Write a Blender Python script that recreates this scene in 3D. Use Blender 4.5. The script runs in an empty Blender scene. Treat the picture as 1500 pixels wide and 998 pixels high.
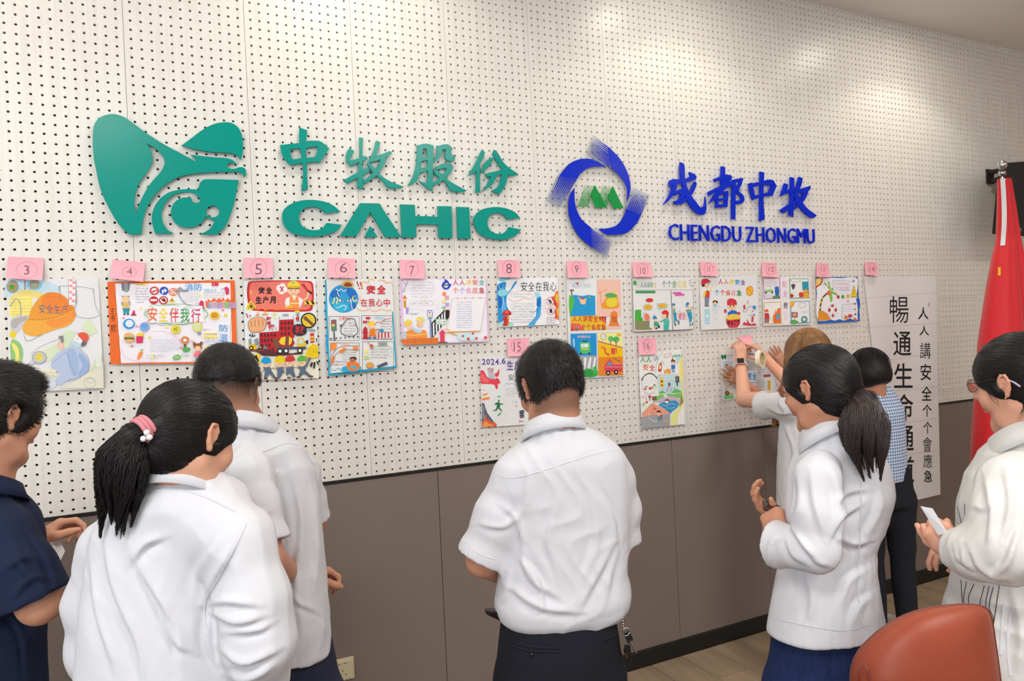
import bpy, bmesh, math, random
import numpy as np
from mathutils import Vector, Matrix
from mathutils.bvhtree import BVHTree
from mathutils.geometry import tessellate_polygon

# ------------------------------------------------------------------ camera, world, lights, exposure
S = 0.034                                   # hole pitch of the perforated wall boards, metres
RC = np.array([[0.89752196, 0.04669505, -0.43849048],
               [-0.04267714, 0.99890784, 0.01902067],
               [0.43889975, 0.00164205, 0.89853454]])   # rows: camera right, down, forward in (along wall, down, into wall)
FPX = 1040.0
CAM = np.array([0.4851, -2.9435, 1.6676])
scene = bpy.context.scene
col = scene.collection
cd = bpy.data.cameras.new('camera')
cam = bpy.data.objects.new('camera', cd)
col.objects.link(cam)
def _w(r): return Vector((r[0], r[2], -r[1]))
_x, _d, _f = _w(RC[0]), _w(RC[1]), _w(RC[2])
_m = Matrix((( _x[0], -_d[0], -_f[0], CAM[0]), (_x[1], -_d[1], -_f[1], CAM[1]), (_x[2], -_d[2], -_f[2], CAM[2]), (0, 0, 0, 1)))
cam.matrix_world = _m
cd.sensor_width = 36.0
cd.sensor_fit = 'HORIZONTAL'
cd.lens = 36.0 * FPX / 1500.0
cd.clip_start = 0.05
scene.camera = cam

CEIL = 3.567
world = bpy.data.worlds.new('world')
scene.world = world
world.use_nodes = True
bg = world.node_tree.nodes['Background']
bg.inputs[0].default_value = (0.98, 0.97, 0.95, 1)
bg.inputs[1].default_value = 0.52
def light(name, kind, loc, energy, color, rot=(0, 0, 0), **kw):
    l = bpy.data.lights.new(name, kind)
    l.energy = energy
    l.color = color
    for k, v in kw.items(): setattr(l, k, v)
    o = bpy.data.objects.new(name, l)
    o.location = loc
    o.rotation_euler = rot
    col.objects.link(o)
    return o
# ceiling panel lamps of the meeting room behind the viewer, and the daylight windows on its left side
light('panel_light', 'AREA', (-0.2, -3.4, CEIL - 0.05), 58, (1.0, 0.97, 0.92), (0, 0, 0), shape='RECTANGLE', size=1.2, size_y=0.6)
light('panel_light', 'AREA', (2.6, -3.4, CEIL - 0.05), 58, (1.0, 0.97, 0.92), (0, 0, 0), shape='RECTANGLE', size=1.2, size_y=0.6)
light('panel_light', 'AREA', (5.2, -3.4, CEIL - 0.05), 16, (1.0, 0.97, 0.92), (0, 0, 0), shape='RECTANGLE', size=1.2, size_y=0.6)
light('window_light', 'AREA', (-2.0, -4.6, 2.1), 62, (0.92, 0.96, 1.0), (math.radians(78), 0, math.radians(-38)), shape='RECTANGLE', size=2.6, size_y=1.8)
for lx, le, ls in ((-0.5, 8, 150), (1.22, 8, 150), (2.94, 9, 126), (4.65, 12, 124)):   # recessed downlights close to the wall
    light('downlight_beam', 'SPOT', (lx, -0.6, CEIL - 0.03), le, (1.0, 0.97, 0.82), (0, 0, 0), spot_size=math.radians(ls), spot_blend=0.3, shadow_soft_size=0.05)
scene.view_settings.view_transform = 'Standard'
scene.view_settings.look = 'None'
scene.view_settings.gamma = 1.0
scene.view_settings.exposure = 0.2
scene.view_settings.use_curve_mapping = False
scene.cycles.max_bounces = 6
scene.cycles.diffuse_bounces = 4
scene.cycles.use_denoising = True

# ------------------------------------------------------------------ helpers
def ray(x, y):
    d = RC.T @ np.array([(x - 750) / FPX, (y - 499) / FPX, 1.0])
    return np.array([d[0], d[2], -d[1]])
def atY(x, y, Y=0.0):
    d = ray(x, y)
    return CAM + d * (Y - CAM[1]) / d[1]
def atD(x, y, D): return CAM + ray(x, y) * D
def proj(P):
    v = np.asarray(P, float) - CAM
    X = v[..., 0] * RC[0, 0] - v[..., 2] * RC[0, 1] + v[..., 1] * RC[0, 2]
    Y = v[..., 0] * RC[1, 0] - v[..., 2] * RC[1, 1] + v[..., 1] * RC[1, 2]
    Z = v[..., 0] * RC[2, 0] - v[..., 2] * RC[2, 1] + v[..., 1] * RC[2, 2]
    return 750 + FPX * X / Z, 499 + FPX * Y / Z, Z
def V(u, v): return (u * S, (85.5 - v) * S)      # grid units -> X, Z on the wall

def lin(c):
    c = [x / 255.0 for x in c[:3]]
    return tuple(x / 12.92 if x <= 0.04045 else ((x + 0.055) / 1.055) ** 2.4 for x in c)
MATS = {}
def mat(name, rgb=(200, 200, 200), rough=0.6, metal=0.0, coat=0.0, spec=0.5, bump=None, noise=None, attr=False, sss=0.0, trans=0.0,
        emit=0.0, sheen=0.0, coat_rough=0.1, ior=1.5):
    """bump=(scale xyz, strength, distance), noise=(scale xyz, other rgb, amount)"""
    if name in MATS: return MATS[name]
    m = bpy.data.materials.new(name)
    m.use_nodes = True
    nt = m.node_tree
    b = nt.nodes['Principled BSDF']
    b.inputs['Base Color'].default_value = (*lin(rgb), 1)
    b.inputs['Roughness'].default_value = rough
    b.inputs['Metallic'].default_value = metal
    b.inputs['Specular IOR Level'].default_value = spec
    b.inputs['Coat Weight'].default_value = coat
    b.inputs['Coat Roughness'].default_value = coat_rough
    b.inputs['IOR'].default_value = ior
    b.inputs['Transmission Weight'].default_value = trans
    b.inputs['Sheen Weight'].default_value = sheen
    if sss:
        b.inputs['Subsurface Weight'].default_value = sss
        b.inputs['Subsurface Radius'].default_value = (0.012, 0.005, 0.003)
        b.inputs['Subsurface Scale'].default_value = 1.0
    if emit:
        b.inputs['Emission Color'].default_value = (*lin(rgb), 1)
        b.inputs['Emission Strength'].default_value = emit
    src = None
    if attr:
        a = nt.nodes.new('ShaderNodeVertexColor')
        a.layer_name = 'Col'
        src = a.outputs['Color']
        nt.links.new(src, b.inputs['Base Color'])
    if noise:
        tc = nt.nodes.new('ShaderNodeTexCoord')
        mp = nt.nodes.new('ShaderNodeMapping')
        mp.inputs['Scale'].default_value = noise[0]
        n = nt.nodes.new('ShaderNodeTexNoise')
        n.inputs['Scale'].default_value = 1.0
        n.inputs['Detail'].default_value = 5
        r = nt.nodes.new('ShaderNodeMapRange')
        r.inputs[1].default_value = 0.35
        r.inputs[2].default_value = 0.65
        r.inputs[4].default_value = noise[2]
        mx = nt.nodes.new('ShaderNodeMix')
        mx.data_type = 'RGBA'
        nt.links.new(tc.outputs['Object'], mp.inputs[0])
        nt.links.new(mp.outputs[0], n.inputs[0])
        nt.links.new(n.outputs[0], r.inputs[0])
        nt.links.new(r.outputs[0], mx.inputs[0])
        mx.inputs[6].default_value = (*lin(rgb), 1)
        mx.inputs[7].default_value = (*lin(noise[1]), 1)
        if src: nt.links.new(src, mx.inputs[6])
        nt.links.new(mx.outputs[2], b.inputs['Base Color'])
    if bump:
        tc = nt.nodes.new('ShaderNodeTexCoord')
        mp = nt.nodes.new('ShaderNodeMapping')
        mp.inputs['Scale'].default_value = bump[0]
        n = nt.nodes.new('ShaderNodeTexNoise')
        n.inputs['Scale'].default_value = 1.0
        n.inputs['Detail'].default_value = 4
        bp = nt.nodes.new('ShaderNodeBump')
        bp.inputs['Strength'].default_value = bump[1]
        bp.inputs['Distance'].default_value = bump[2]
        nt.links.new(tc.outputs['Object'], mp.inputs[0])
        nt.links.new(mp.outputs[0], n.inputs[0])
        nt.links.new(n.outputs[0], bp.inputs['Height'])
        nt.links.new(bp.outputs[0], b.inputs['Normal'])
    MATS[name] = m
    return m

def link_mesh(name, me, parent=None, loc=(0, 0, 0)):
    o = bpy.data.objects.new(name, me)
    o.location = loc
    col.objects.link(o)
    if parent is not None: o.parent = parent
    return o
def wloc(o):
    l = Vector(o.location)
    while o.parent is not None:
        o = o.parent
        l = l + Vector(o.location)
    return l
def mesh_obj(name, verts, faces, m, parent=None, smooth=False, cols=None):
    """verts in world coordinates; cols: one linear rgb per vertex"""
    verts = np.asarray(verts, dtype=np.float64).reshape(-1, 3)
    if parent is not None: verts = verts - np.array(wloc(parent))
    me = bpy.data.meshes.new(name)
    me.from_pydata(verts.tolist(), [], faces if isinstance(faces, list) else faces.tolist())
    if smooth: me.polygons.foreach_set('use_smooth', [True] * len(me.polygons))
    if cols is not None:
        ca = me.color_attributes.new('Col', 'FLOAT_COLOR', 'POINT')
        c = np.ones((len(verts), 4), np.float32)
        c[:, :3] = cols
        ca.data.foreach_set('color', c.ravel())
    me.materials.append(m)
    me.update()
    return link_mesh(name, me, parent)
def tag(o, label=None, cat=None, group=None, kind=None):
    if label: o['label'] = label
    if cat: o['category'] = cat
    if group: o['group'] = group
    if kind: o['kind'] = kind
    return o
def thing(name, label, cat, loc, group=None):
    o = bpy.data.objects.new(name, None)
    o.empty_display_size = 0.05
    o.location = [float(a) for a in loc]
    col.objects.link(o)
    return tag(o, label, cat, group)
class MB:
    """collects simple shapes; build() links them as one mesh object"""
    def __init__(s): s.v, s.f, s.c, s.cc = [], [], [], (1, 1, 1)
    def color(s, rgb): s.cc = lin(rgb); return s
    def add(s, vs, fs):
        o = len(s.v)
        s.v += [tuple(map(float, p)) for p in vs]
        s.c += [s.cc] * len(vs)
        s.f += [tuple(i + o for i in f) for f in fs]
        return s
    def box(s, lo, hi):
        x0, y0, z0 = lo; x1, y1, z1 = hi
        return s.add([(x0, y0, z0), (x1, y0, z0), (x1, y1, z0), (x0, y1, z0), (x0, y0, z1), (x1, y0, z1), (x1, y1, z1), (x0, y1, z1)],
                     [(0, 3, 2, 1), (4, 5, 6, 7), (0, 1, 5, 4), (1, 2, 6, 5), (2, 3, 7, 6), (3, 0, 4, 7)])
    def tube(s, pts, r, n=8, caps=True):
        pts = [Vector(p) for p in pts]
        rr = r if hasattr(r, '__len__') else [r] * len(pts)
        vs, fs = [], []
        up = None
        for i, p in enumerate(pts):
            t = (pts[min(i + 1, len(pts) - 1)] - pts[max(i - 1, 0)])
            t = t.normalized() if t.length > 1e-9 else Vector((0, 0, 1))
            if up is None: up = t.orthogonal().normalized()
            up = (up - t * up.dot(t))
            up = up.normalized() if up.length > 1e-9 else t.orthogonal().normalized()
            w = t.cross(up)
            for k in range(n):
                a = 2 * math.pi * k / n
                vs.append(p + (up * math.cos(a) + w * math.sin(a)) * rr[i])
        for i in range(len(pts) - 1):
            for k in range(n):
                fs.append((i * n + k, i * n + (k + 1) % n, (i + 1) * n + (k + 1) % n, (i + 1) * n + k))
        if caps:
            fs.append(tuple(range(n - 1, -1, -1)))
            fs.append(tuple(range((len(pts) - 1) * n, len(pts) * n)))
        return s.add(vs, fs)
    def ball(s, c, r, n=10, m=7):
        r = r if hasattr(r, '__len__') else (r, r, r)
        vs, fs = [], []
        for i in range(m + 1):
            t = math.pi * i / m
            for k in range(n):
                a = 2 * math.pi * k / n
                vs.append((c[0] + r[0] * math.sin(t) * math.cos(a), c[1] + r[1] * math.sin(t) * math.sin(a), c[2] + r[2] * math.cos(t)))
        for i in range(m):
            for k in range(n): fs.append((i * n + k, (i + 1) * n + k, (i + 1) * n + (k + 1) % n, i * n + (k + 1) % n))
        return s.add(vs, fs)
    def build(s, name, m, parent=None, smooth=False, attr=False):
        return mesh_obj(name, s.v, s.f, m, parent, smooth, np.array(s.c) if attr else None)
def bevel(o, w, seg=2):
    b = o.modifiers.new('bevel', 'BEVEL'); b.width = w; b.segments = seg; b.limit_method = 'ANGLE'
    return o
def catmull(pts, n=5, closed=True):
    """pts (x, y) smooth or (x, y, 1) corner"""
    out = []
    N = len(pts)
    for i in range(N if closed else N - 1):
        p1, p2 = pts[i], pts[(i + 1) % N]
        p0 = pts[(i - 1) % N] if (closed or i > 0) else p1
        p3 = pts[(i + 2) % N] if (closed or i + 2 < N) else p2
        c1, c2 = len(p1) > 2, len(p2) > 2
        a = np.array(p1[:2], float); b = np.array(p2[:2], float)
        L = np.linalg.norm(b - a) + 1e-9
        def tan(q0, q1, q2):
            q0, q1, q2 = (np.array(q[:2], float) for q in (q0, q1, q2))
            t = (q2 - q0)
            return t / (np.linalg.norm(t) + 1e-9) * L
        t1 = (b - a) if c1 else tan(p0, p1, p2)
        t2 = (b - a) if c2 else tan(p1, p2, p3)
        if c1 and c2:
            out.append(tuple(a)); continue
        for k in range(n):
            t = k / n
            h = (2 * t**3 - 3 * t**2 + 1) * a + (t**3 - 2 * t**2 + t) * t1 + (-2 * t**3 + 3 * t**2) * b + (t**3 - t**2) * t2
            out.append(tuple(h))
    if not closed: out.append(tuple(pts[-1][:2]))
    return out
def curve_mesh(polys, extrude, bev=0.0, res=1):
    """polys: closed outlines in a plane (holes allowed) -> (verts, faces) of an extruded plate"""
    c = bpy.data.curves.new('tmp', 'CURVE')
    c.dimensions = '2D'; c.fill_mode = 'BOTH'; c.extrude = extrude; c.bevel_depth = bev; c.bevel_resolution = res; c.offset = -bev
    for P in polys:
        s = c.splines.new('POLY')
        s.points.add(len(P) - 1)
        for i, p in enumerate(P): s.points[i].co = (p[0], p[1], 0, 1)
        s.use_cyclic_u = True
    return _eval(c)
def _eval(c):
    o = bpy.data.objects.new('tmp', c)
    col.objects.link(o)
    dg = bpy.context.evaluated_depsgraph_get()
    me = o.evaluated_get(dg).to_mesh()
    vs = [tuple(v.co) for v in me.vertices]
    fs = [tuple(p.vertices) for p in me.polygons]
    o.evaluated_get(dg).to_mesh_clear()
    bpy.data.objects.remove(o)
    bpy.data.curves.remove(c)
    return vs, fs
_TX = {}
def text_mesh(t, weight=0.0, extrude=0.0, spacing=1.0):
    k = (t, weight, extrude, spacing)
    if k not in _TX:
        c = bpy.data.curves.new('tmp', 'FONT')
        c.body = t; c.offset = weight; c.extrude = extrude; c.resolution_u = 2; c.space_character = spacing
        _TX[k] = _eval(c)
    return _TX[k]
rnd = random.Random(7)

# ------------------------------------------------------------------ the setting
M_peg = mat('pegboard_laminate', (236, 233, 228), rough=0.5, spec=0.3, coat=0.55, coat_rough=0.3, noise=((60, 1, 2.2), (222, 217, 208), 0.55), bump=((160, 3, 3), 0.04, 0.002))
M_hole = mat('hole_backing', (58, 48, 42), rough=0.9)
M_dado = mat('brown_fabric', (140, 126, 119), rough=0.62, spec=0.35, noise=((420, 10, 420), (114, 101, 94), 0.7), bump=((900, 10, 900), 0.25, 0.001))
M_black = mat('black_trim', (22, 20, 20), rough=0.5)
M_ceil = mat('ceiling_paint', (240, 236, 232), rough=0.9)
M_plank = mat('floor_laminate', (168, 146, 122), rough=0.42, noise=((9, 1.2, 3), (140, 120, 98), 0.8), bump=((60, 4, 4), 0.05, 0.001))
G = 1.376
PW = 11 + G
def peg_panel(r0, r1, top, bot):
    """board in pitch units; columns 0..11, rows r0..r1 (downwards); origin at column 0, row 0"""
    gap = 0.02
    xs = [-G / 2 + gap] + [i + 0.5 for i in range(11)] + [11 + G / 2 - gap]
    zs = [top] + [r + 0.5 for r in range(r0, r1)] + [bot]
    v, f = [], []
    rad = 0.145
    for j in range(12):
        for i in range(r1 - r0 + 1):
            cx, cz = j, r0 + i
            x0, x1, z0, z1 = xs[j], xs[j + 1], zs[i], zs[i + 1]
            b = len(v)
            outer = [(x1, cz), (x1, z1), (cx, z1), (x0, z1), (x0, cz), (x0, z0), (cx, z0), (x1, z0)]
            for (x, z) in outer: v.append((x * S, 0, -z * S))
            for dy in (0, 0.012):
                for k in range(8):
                    a = math.pi / 4 * k
                    v.append(((cx + rad * math.cos(a)) * S, dy, -(cz + rad * math.sin(a)) * S))
            for k in range(8):
                n = (k + 1) % 8
                f.append((b + k, b + 8 + k, b + 8 + n, b + n))
                f.append((b + 8 + k, b + 16 + k, b + 16 + n, b + 8 + n))
    b = len(v)                                   # edge returns so that the joints have depth
    for (x, z) in ((xs[0], top), (xs[-1], top), (xs[-1], bot), (xs[0], bot)):
        v.append((x * S, 0, -z * S)); v.append((x * S, 0.012, -z * S))
    for k in range(4):
        n = (k + 1) % 4
        f.append((b + 2 * k, b + 2 * n, b + 2 * n + 1, b + 2 * k + 1))
    me = bpy.data.meshes.new('wall_panel')
    me.from_pydata(v, [], f)
    me.materials.append(M_peg)
    return me
back = MB().box((-2.2, 0.014, 0), (7.3, 0.1, CEIL)).build('wall_back', M_hole)
tag(back, kind='structure')
TOPV = 85.5 - CEIL / S
full = peg_panel(-19, 52, TOPV + 0.02, 52.45)
low1, low2, low3 = peg_panel(-19, 32, TOPV + 0.02, 32.48), peg_panel(33, 50, 32.52, 50.48), peg_panel(51, 52, 50.52, 52.45)
for k in range(-4, 17):
    for me in ((low1, low2, low3) if k == 12 else (full,)):
        link_mesh('wall_panel', me, back, (k * PW * S, 0, 85.5 * S))
seams = [-64, -30, 7.5, 45, 82.6, 101.4, 136.8, 155.5, 193, 214.6]
for a, b in zip(seams[:-1], seams[1:]):
    x0, _ = V(a, 0); x1, _ = V(b, 0)
    o = MB().box((x0 + 0.0012, -0.004, V(0, 83.1)[1]), (x1 - 0.0012, 0.013, V(0, 52.84)[1])).build('dado_panel', M_dado, back)
    bevel(o, 0.0015, 1)
tag(MB().box((-2.2, -0.007, V(0, 52.84)[1]), (7.3, 0.013, V(0, 52.50)[1])).build('trim_1', M_black), kind='structure')
tag(bevel(MB().box((-2.2, -0.016, 0), (7.3, 0.0, V(0, 83.1)[1])).build('baseboard_back', M_black), 0.003), kind='structure')
fl = tag(MB().box((-2.2, -6.0, -0.1), (7.3, 0.1, -0.006)).build('floor', M_black), kind='structure')
pm = {}
for i in range(int(9.4 / 0.19)):
    x = -2.15 + i * 0.1902
    off = (0.0, 0.55, 0.28, 0.83)[i % 4]
    y = -0.016 + 0.0
    k = 0
    ys = [-0.016, -0.016 - off if off else -1.22]
    while ys[-1] > -3.6: ys.append(ys[-1] - 1.215)
    for a, b in zip(ys[:-1], ys[1:]):
        if x < 0.9 and b < -2.6: continue
        key = round(a - b, 3)
        if key not in pm:
            me = bpy.data.meshes.new('plank')
            w, l, t = 0.188, key - 0.0012, 0.006
            me.from_pydata([(0, 0, -t), (w, 0, -t), (w, -l, -t), (0, -l, -t), (0.001, -0.001, 0), (w - .001, -.001, 0), (w - .001, -l + .001, 0), (.001, -l + .001, 0)], [],
                           [(4, 7, 6, 5), (0, 1, 5, 4), (1, 2, 6, 5), (2, 3, 7, 6), (3, 0, 4, 7)][:5])
            me.flip_normals() if False else None
            me.materials.append(M_plank)
            pm[key] = me
        o = link_mesh('plank', pm[key], fl, (x, a, 0))
tag(MB().box((-2.2, -6.0, CEIL), (7.3, 0.1, CEIL + 0.1)).build('ceiling', M_ceil), kind='structure')
tag(MB().box((7.3, -6.0, 0), (7.4, 0.1, CEIL)).build('wall_right', mat('side_wall_paint', (196, 172, 144), rough=0.8)), kind='structure')
for lx, lw in ((-0.5, 'beyond the left edge of the drawings'), (1.22, 'above the large teal emblem'), (2.94, 'above the round blue emblem'), (4.65, 'above the calligraphy scroll')):
    t = thing('downlight', 'round white recessed ceiling downlight ' + lw, 'ceiling light', (lx, -0.6, CEIL), 'downlights along the wall')
    mb = MB()
    n = 24
    ring = []
    for k in range(n):
        a = 2 * math.pi * k / n
        for r, z in ((0.062, 0), (0.060, -0.006), (0.047, -0.006), (0.045, -0.001)):
            ring.append((lx + r * math.cos(a), -0.6 + r * math.sin(a), CEIL + z))
    mb.add(ring, [(4 * k + j, 4 * k + j + 1, 4 * ((k + 1) % n) + j + 1, 4 * ((k + 1) % n) + j) for k in range(n) for j in range(3)])
    mb.build('trim_ring', mat('lamp_ring', (235, 235, 232), rough=0.4), t, True)
    mb = MB()
    mb.add([(lx + 0.046 * math.cos(2 * math.pi * k / n), -0.6 + 0.046 * math.sin(2 * math.pi * k / n), CEIL - 0.0015) for k in range(n)], [tuple(range(n))])
    mb.build('lamp_lens', mat('lamp_glow', (255, 250, 235), emit=260.0), t)
# ------------------------------------------------------------------ raised acrylic signs on the wall
ACR = dict(rough=0.22, spec=0.2, coat=0.0)
M_teal = mat('teal_acrylic', (0, 150, 138), **ACR)
M_blue = mat('blue_acrylic', (8, 44, 205), **ACR)
M_green = mat('green_acrylic', (20, 150, 70), **ACR)
M_clear = mat('clear_acrylic', (235, 240, 250), rough=0.06, trans=0.92, ior=1.2)
M_edge = mat('lilac_edge', (150, 150, 215), rough=0.3)
def plate(name, polys, m, Y=-0.022, T=0.012, label=None, cat=None, group=None, parent=None, bev=0.0008):
    """polys in photo pixels, mapped on the plane of the plate's front"""
    P = []
    for q in polys:
        w = [atY(x, y, Y) for x, y in q]
        P.append([(p[0], p[2]) for p in w])
    vs, fs = curve_mesh(P, T / 2 - bev, bev)
    vs = [(x, Y + T / 2 - z, zz) for x, zz, z in vs]
    if parent is None:
        c = np.mean([p for q in P for p in q], axis=0)
        o = mesh_obj(name, np.array(vs) - np.array([c[0], 0, c[1]]), fs, m)
        o.location = (c[0], 0, c[1])
        if label: tag(o, label, cat, group)
    else:
        o = mesh_obj(name, vs, fs, m, parent)
    return o
def Z(ox, oy, s, pts, n=5, smooth=True):
    q = catmull(pts, n) if smooth else [p[:2] for p in pts]
    return [(ox + x / s, oy + y / s) for x, y in q]
def sgn(s):
    """'x,y x,y* ...' : * marks a corner"""
    r = []
    for t in s.split():
        c = t.endswith('*')
        x, y = t.rstrip('*').split(',')
        r.append((float(x), float(y), 1) if c else (float(x), float(y)))
    return r
A1 = (120, 150, 4.7536)
plate('sign_emblem', [Z(*A1, sgn('210,80 290,100 350,140 430,200 560,285 690,355* 785,408* 797,400 757,363* 830,372 930,382 1020,390 1060,408 1080,432* 1055,424 1030,420 1012,436 1022,456 1060,462 1100,450 1130,455 1145,485 1140,510 1126,521* 1120,497 1090,486 1000,484 850,490 700,512 600,560 520,630 460,720 428,810 416,920* 335,918 300,895 250,840 190,740 130,610 100,480 80,370 75,230 88,150 130,102')),
                      Z(*A1, sgn('455,290* 510,318 560,370 575,420 550,480 480,560 430,640 395,720 375,770* 366,720 370,650 395,570 440,505 480,440 492,390 480,335'))],
      M_teal, label='large dark teal wing and beak piece of the raised emblem, with a curved slit', cat='wall sign', group='teal emblem pieces')
plate('sign_emblem', [Z(*A1, sgn('692,300* 760,250 840,190 920,150 1000,137 1060,150 1105,200 1123,280 1120,350 1107,402* 1080,368 1035,354 900,345 780,325'))],
      M_teal, label='teal half-leaf piece on the upper right of the raised emblem', cat='wall sign', group='teal emblem pieces')
plate('sign_emblem', [Z(*A1, sgn('1093,540* 860,535 830,550 815,580 812,608* 750,603 660,610 580,640 520,700 490,770 487,830 510,915* 640,915* 590,880 560,820 557,760 580,700 630,650 700,628 770,630 810,655 823,680 810,697 785,697 766,685 765,665* 710,662 650,690 620,750 630,810 670,855 740,872 810,855 850,820 862,795* 900,815 928,822* 890,880 820,920* 940,920* 1000,860 1040,770 1065,680')),
                      Z(*A1, [(911 + 46 * math.cos(a * math.pi / 8), 760 + 40 * math.sin(a * math.pi / 8)) for a in range(16)], n=2)],
      M_teal, label='teal spiral piece with a round hole on the lower right of the raised emblem', cat='wall sign', group='teal emblem pieces')
A2 = (390, 170, 3.846)
LG = 'raised teal Latin letters'
for nm, polys in (
    ('C, the first letter of the row, left of the pointed A', ['420,540* 332,548* 310,525 265,512 220,520 190,550 188,590 210,625 260,642 310,635 340,602* 428,612* 400,645 340,670 260,680 180,672 120,640 92,590 98,530 150,490 230,472 320,480 380,505']),
    ('A with no crossbar, over a small triangle', ['415,677* 530,490* 637,492* 762,683* 672,683* 587,542* 508,678*']),
    ('triangle standing between the legs of the letter A', ['587,618* 628,682* 553,682*']),
    ('H, the middle letter of the row', ['755,497* 838,500* 840,562* 970,567* 966,507* 1045,508* 1050,688* 972,688* 970,612* 845,610* 845,684* 765,684*']),
    ('I, a plain upright bar right of the H', ['1073,511* 1145,514* 1152,692* 1080,690*']),
    ('C, the last letter of the row, right of the plain I', ['1432,575* 1360,582* 1335,555 1295,545 1255,570 1248,610 1270,650 1320,664 1350,650 1368,625* 1438,640* 1410,670 1350,695 1290,695 1220,675 1180,630 1170,580 1200,535 1260,515 1330,515 1400,540'])):
    plate('sign_letter', [Z(*A2, sgn(p)) for p in polys], M_teal, label='raised teal ' + nm, cat='sign letter', group=LG)
def brush(A, strokes, m, label, group, Y=-0.022):
    """one character: every brush stroke a plate, joined as one mesh"""
    V_, F_ = [], []
    for i, s in enumerate(strokes):
        q = Z(*A, sgn(s), n=4)
        P = [(p[0], p[2]) for p in (atY(x, y, Y) for x, y in q)]
        vs, fs = curve_mesh([P], 0.0052, 0.0008)
        o = len(V_)
        V_ += [(x, Y + 0.006 - z + i * 0.00003, zz) for x, zz, z in vs]
        F_ += [tuple(a + o for a in f) for f in fs]
    c = np.mean(np.array(V_), axis=0)
    c[1] = 0
    o = mesh_obj('sign_character', np.array(V_) - c, F_, m)
    o.location = c
    return tag(o, label, 'sign character', group)
g1 = 'raised teal Chinese characters'
brush(A2, ['187,63* 233,80* 226,140 228,262 231,330 236,415* 198,421* 208,340 205,265 188,150', '80,162* 130,157 190,150 225,140 300,140 325,155 357,183* 335,188 290,172 228,178 180,182 130,188 90,190', '78,165* 132,186 140,225 146,250 140,277* 115,255 92,220', '290,170* 357,183* 330,222 303,263* 280,255 275,232 288,200', '125,248* 190,238 230,236 285,232 303,263* 285,258 228,262 190,266 140,277*'],
      M_teal, 'raised teal character like a box cut by an upright, beside the emblem', g1)
brush(A2, ['465,183* 495,196 482,222 472,240 462,262 450,238 455,205', '455,250* 500,243 560,226 572,243 520,262 475,284*', '435,362* 500,325 575,290 580,312 520,345 460,380*', '525,120* 546,122* 543,200 543,300 548,412* 512,402* 522,300 527,200', '618,140* 644,147* 632,190 605,240 575,268 572,262 592,225 610,180', '598,226* 650,215 700,197 706,215 650,243 588,262*', '648,232* 675,236 655,290 610,345 555,380 545,372 600,320 635,270', '575,255* 600,280 640,328 700,368 778,398* 760,406 690,403 660,370 610,325 572,275'],
      M_teal, 'raised teal character for herding, second in the row, above the A', g1)
brush(A2, ['850,165* 882,168 874,260 866,330 838,375 797,393* 825,345 845,280 852,200', '850,165* 900,155 943,165* 940,192 900,184 862,190*', '905,168* 943,165* 940,260 938,422* 900,400 862,365* 905,372 908,260', '868,222* 890,235 912,222* 912,245 868,256*', '862,282* 885,296 912,282* 912,305 862,322*', '962,165* 992,178 987,215 962,250 935,265* 948,240 962,215', '970,168* 1020,158 1052,182* 1030,188 985,190*', '1012,168* 1050,180* 1042,212 1065,228* 1060,252 1022,250 1008,230 1012,195', '955,285* 1000,267 1040,268 1052,285 1040,318 1000,360 945,390 895,388 940,372 990,335 1015,297 990,295 960,305*', '945,298* 975,312 1040,370 1133,420* 1110,428 1040,418 1015,375 950,325'],
      M_teal, 'raised teal character for share, third in the row, above the H', g1)
brush(A2, ['1213,193* 1233,205 1205,270 1180,315 1137,335* 1160,300 1190,245', '1182,272* 1206,262* 1204,350 1206,428* 1180,433* 1185,350', '1270,232* 1280,240 1250,290 1208,325* 1225,280 1250,245', '1285,188* 1307,210 1345,270 1423,328* 1400,335 1355,328 1310,270 1278,215', '1235,325* 1290,312 1355,300 1352,325 1300,332 1245,345*', '1335,303* 1366,310* 1348,390 1315,442* 1270,420* 1310,395 1325,345', '1275,322* 1302,322 1272,388 1215,425* 1245,385'],
      M_teal, 'raised teal character for portion, last in the row, above the final letters', g1)
A3 = (790, 180, 3.488)
# round blue emblem: four striped clear blades
em = thing('round_emblem', 'round blue emblem of four swirling striped blades around a green zigzag', 'wall sign', (float(atY(879, 289)[0]), 0, float(atY(879, 289)[2])))
blades = [('340,224* 280,190 220,183 160,205 110,255 80,310 38,397* 120,434* 150,360 180,310 215,255 260,228', (0.36, 38, 397, 120, 434, 105, 262, 200, 275)),
          ('278,65* 350,120 410,180 450,250 467,320 460,375 447,402* 445,330 410,270 370,235 320,210 250,160*', (0.4, 278, 65, 250, 160, 432, 215, 395, 255)),
          ('482,335* 565,370* 540,430 500,510 450,560 400,572 340,570 300,542* 350,538 400,520 435,470 445,420', (0.4, 565, 370, 482, 335, 490, 520, 435, 475)),
          ('370,600* 345,692* 270,640 200,575 160,500 148,430 156,370 180,330* 185,420 215,490 265,535 310,560', (0.4, 345, 692, 370, 600, 190, 560, 240, 510))]
solid = ['340,224* 280,190 220,183 160,205 118,250 103,272* 195,285* 215,255 260,228', '350,120* 410,180 450,250 467,320 460,375 447,402* 445,330 410,270 370,235*',
         '300,542* 350,538 400,520 435,470 443,440* 520,470* 500,510 450,560 400,572 340,570', '270,640* 200,575 160,500 148,430 156,370 180,330* 185,420 215,490 265,535*']
for (b, tip), so in zip(blades, solid):
    plate('clear_blade', [Z(*A3, sgn(b))], M_clear, Y=-0.020, T=0.008, parent=em)
    plate('blue_blade', [Z(*A3, sgn(so))], M_blue, Y=-0.0225, T=0.0022, parent=em, bev=0.0003)
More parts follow.
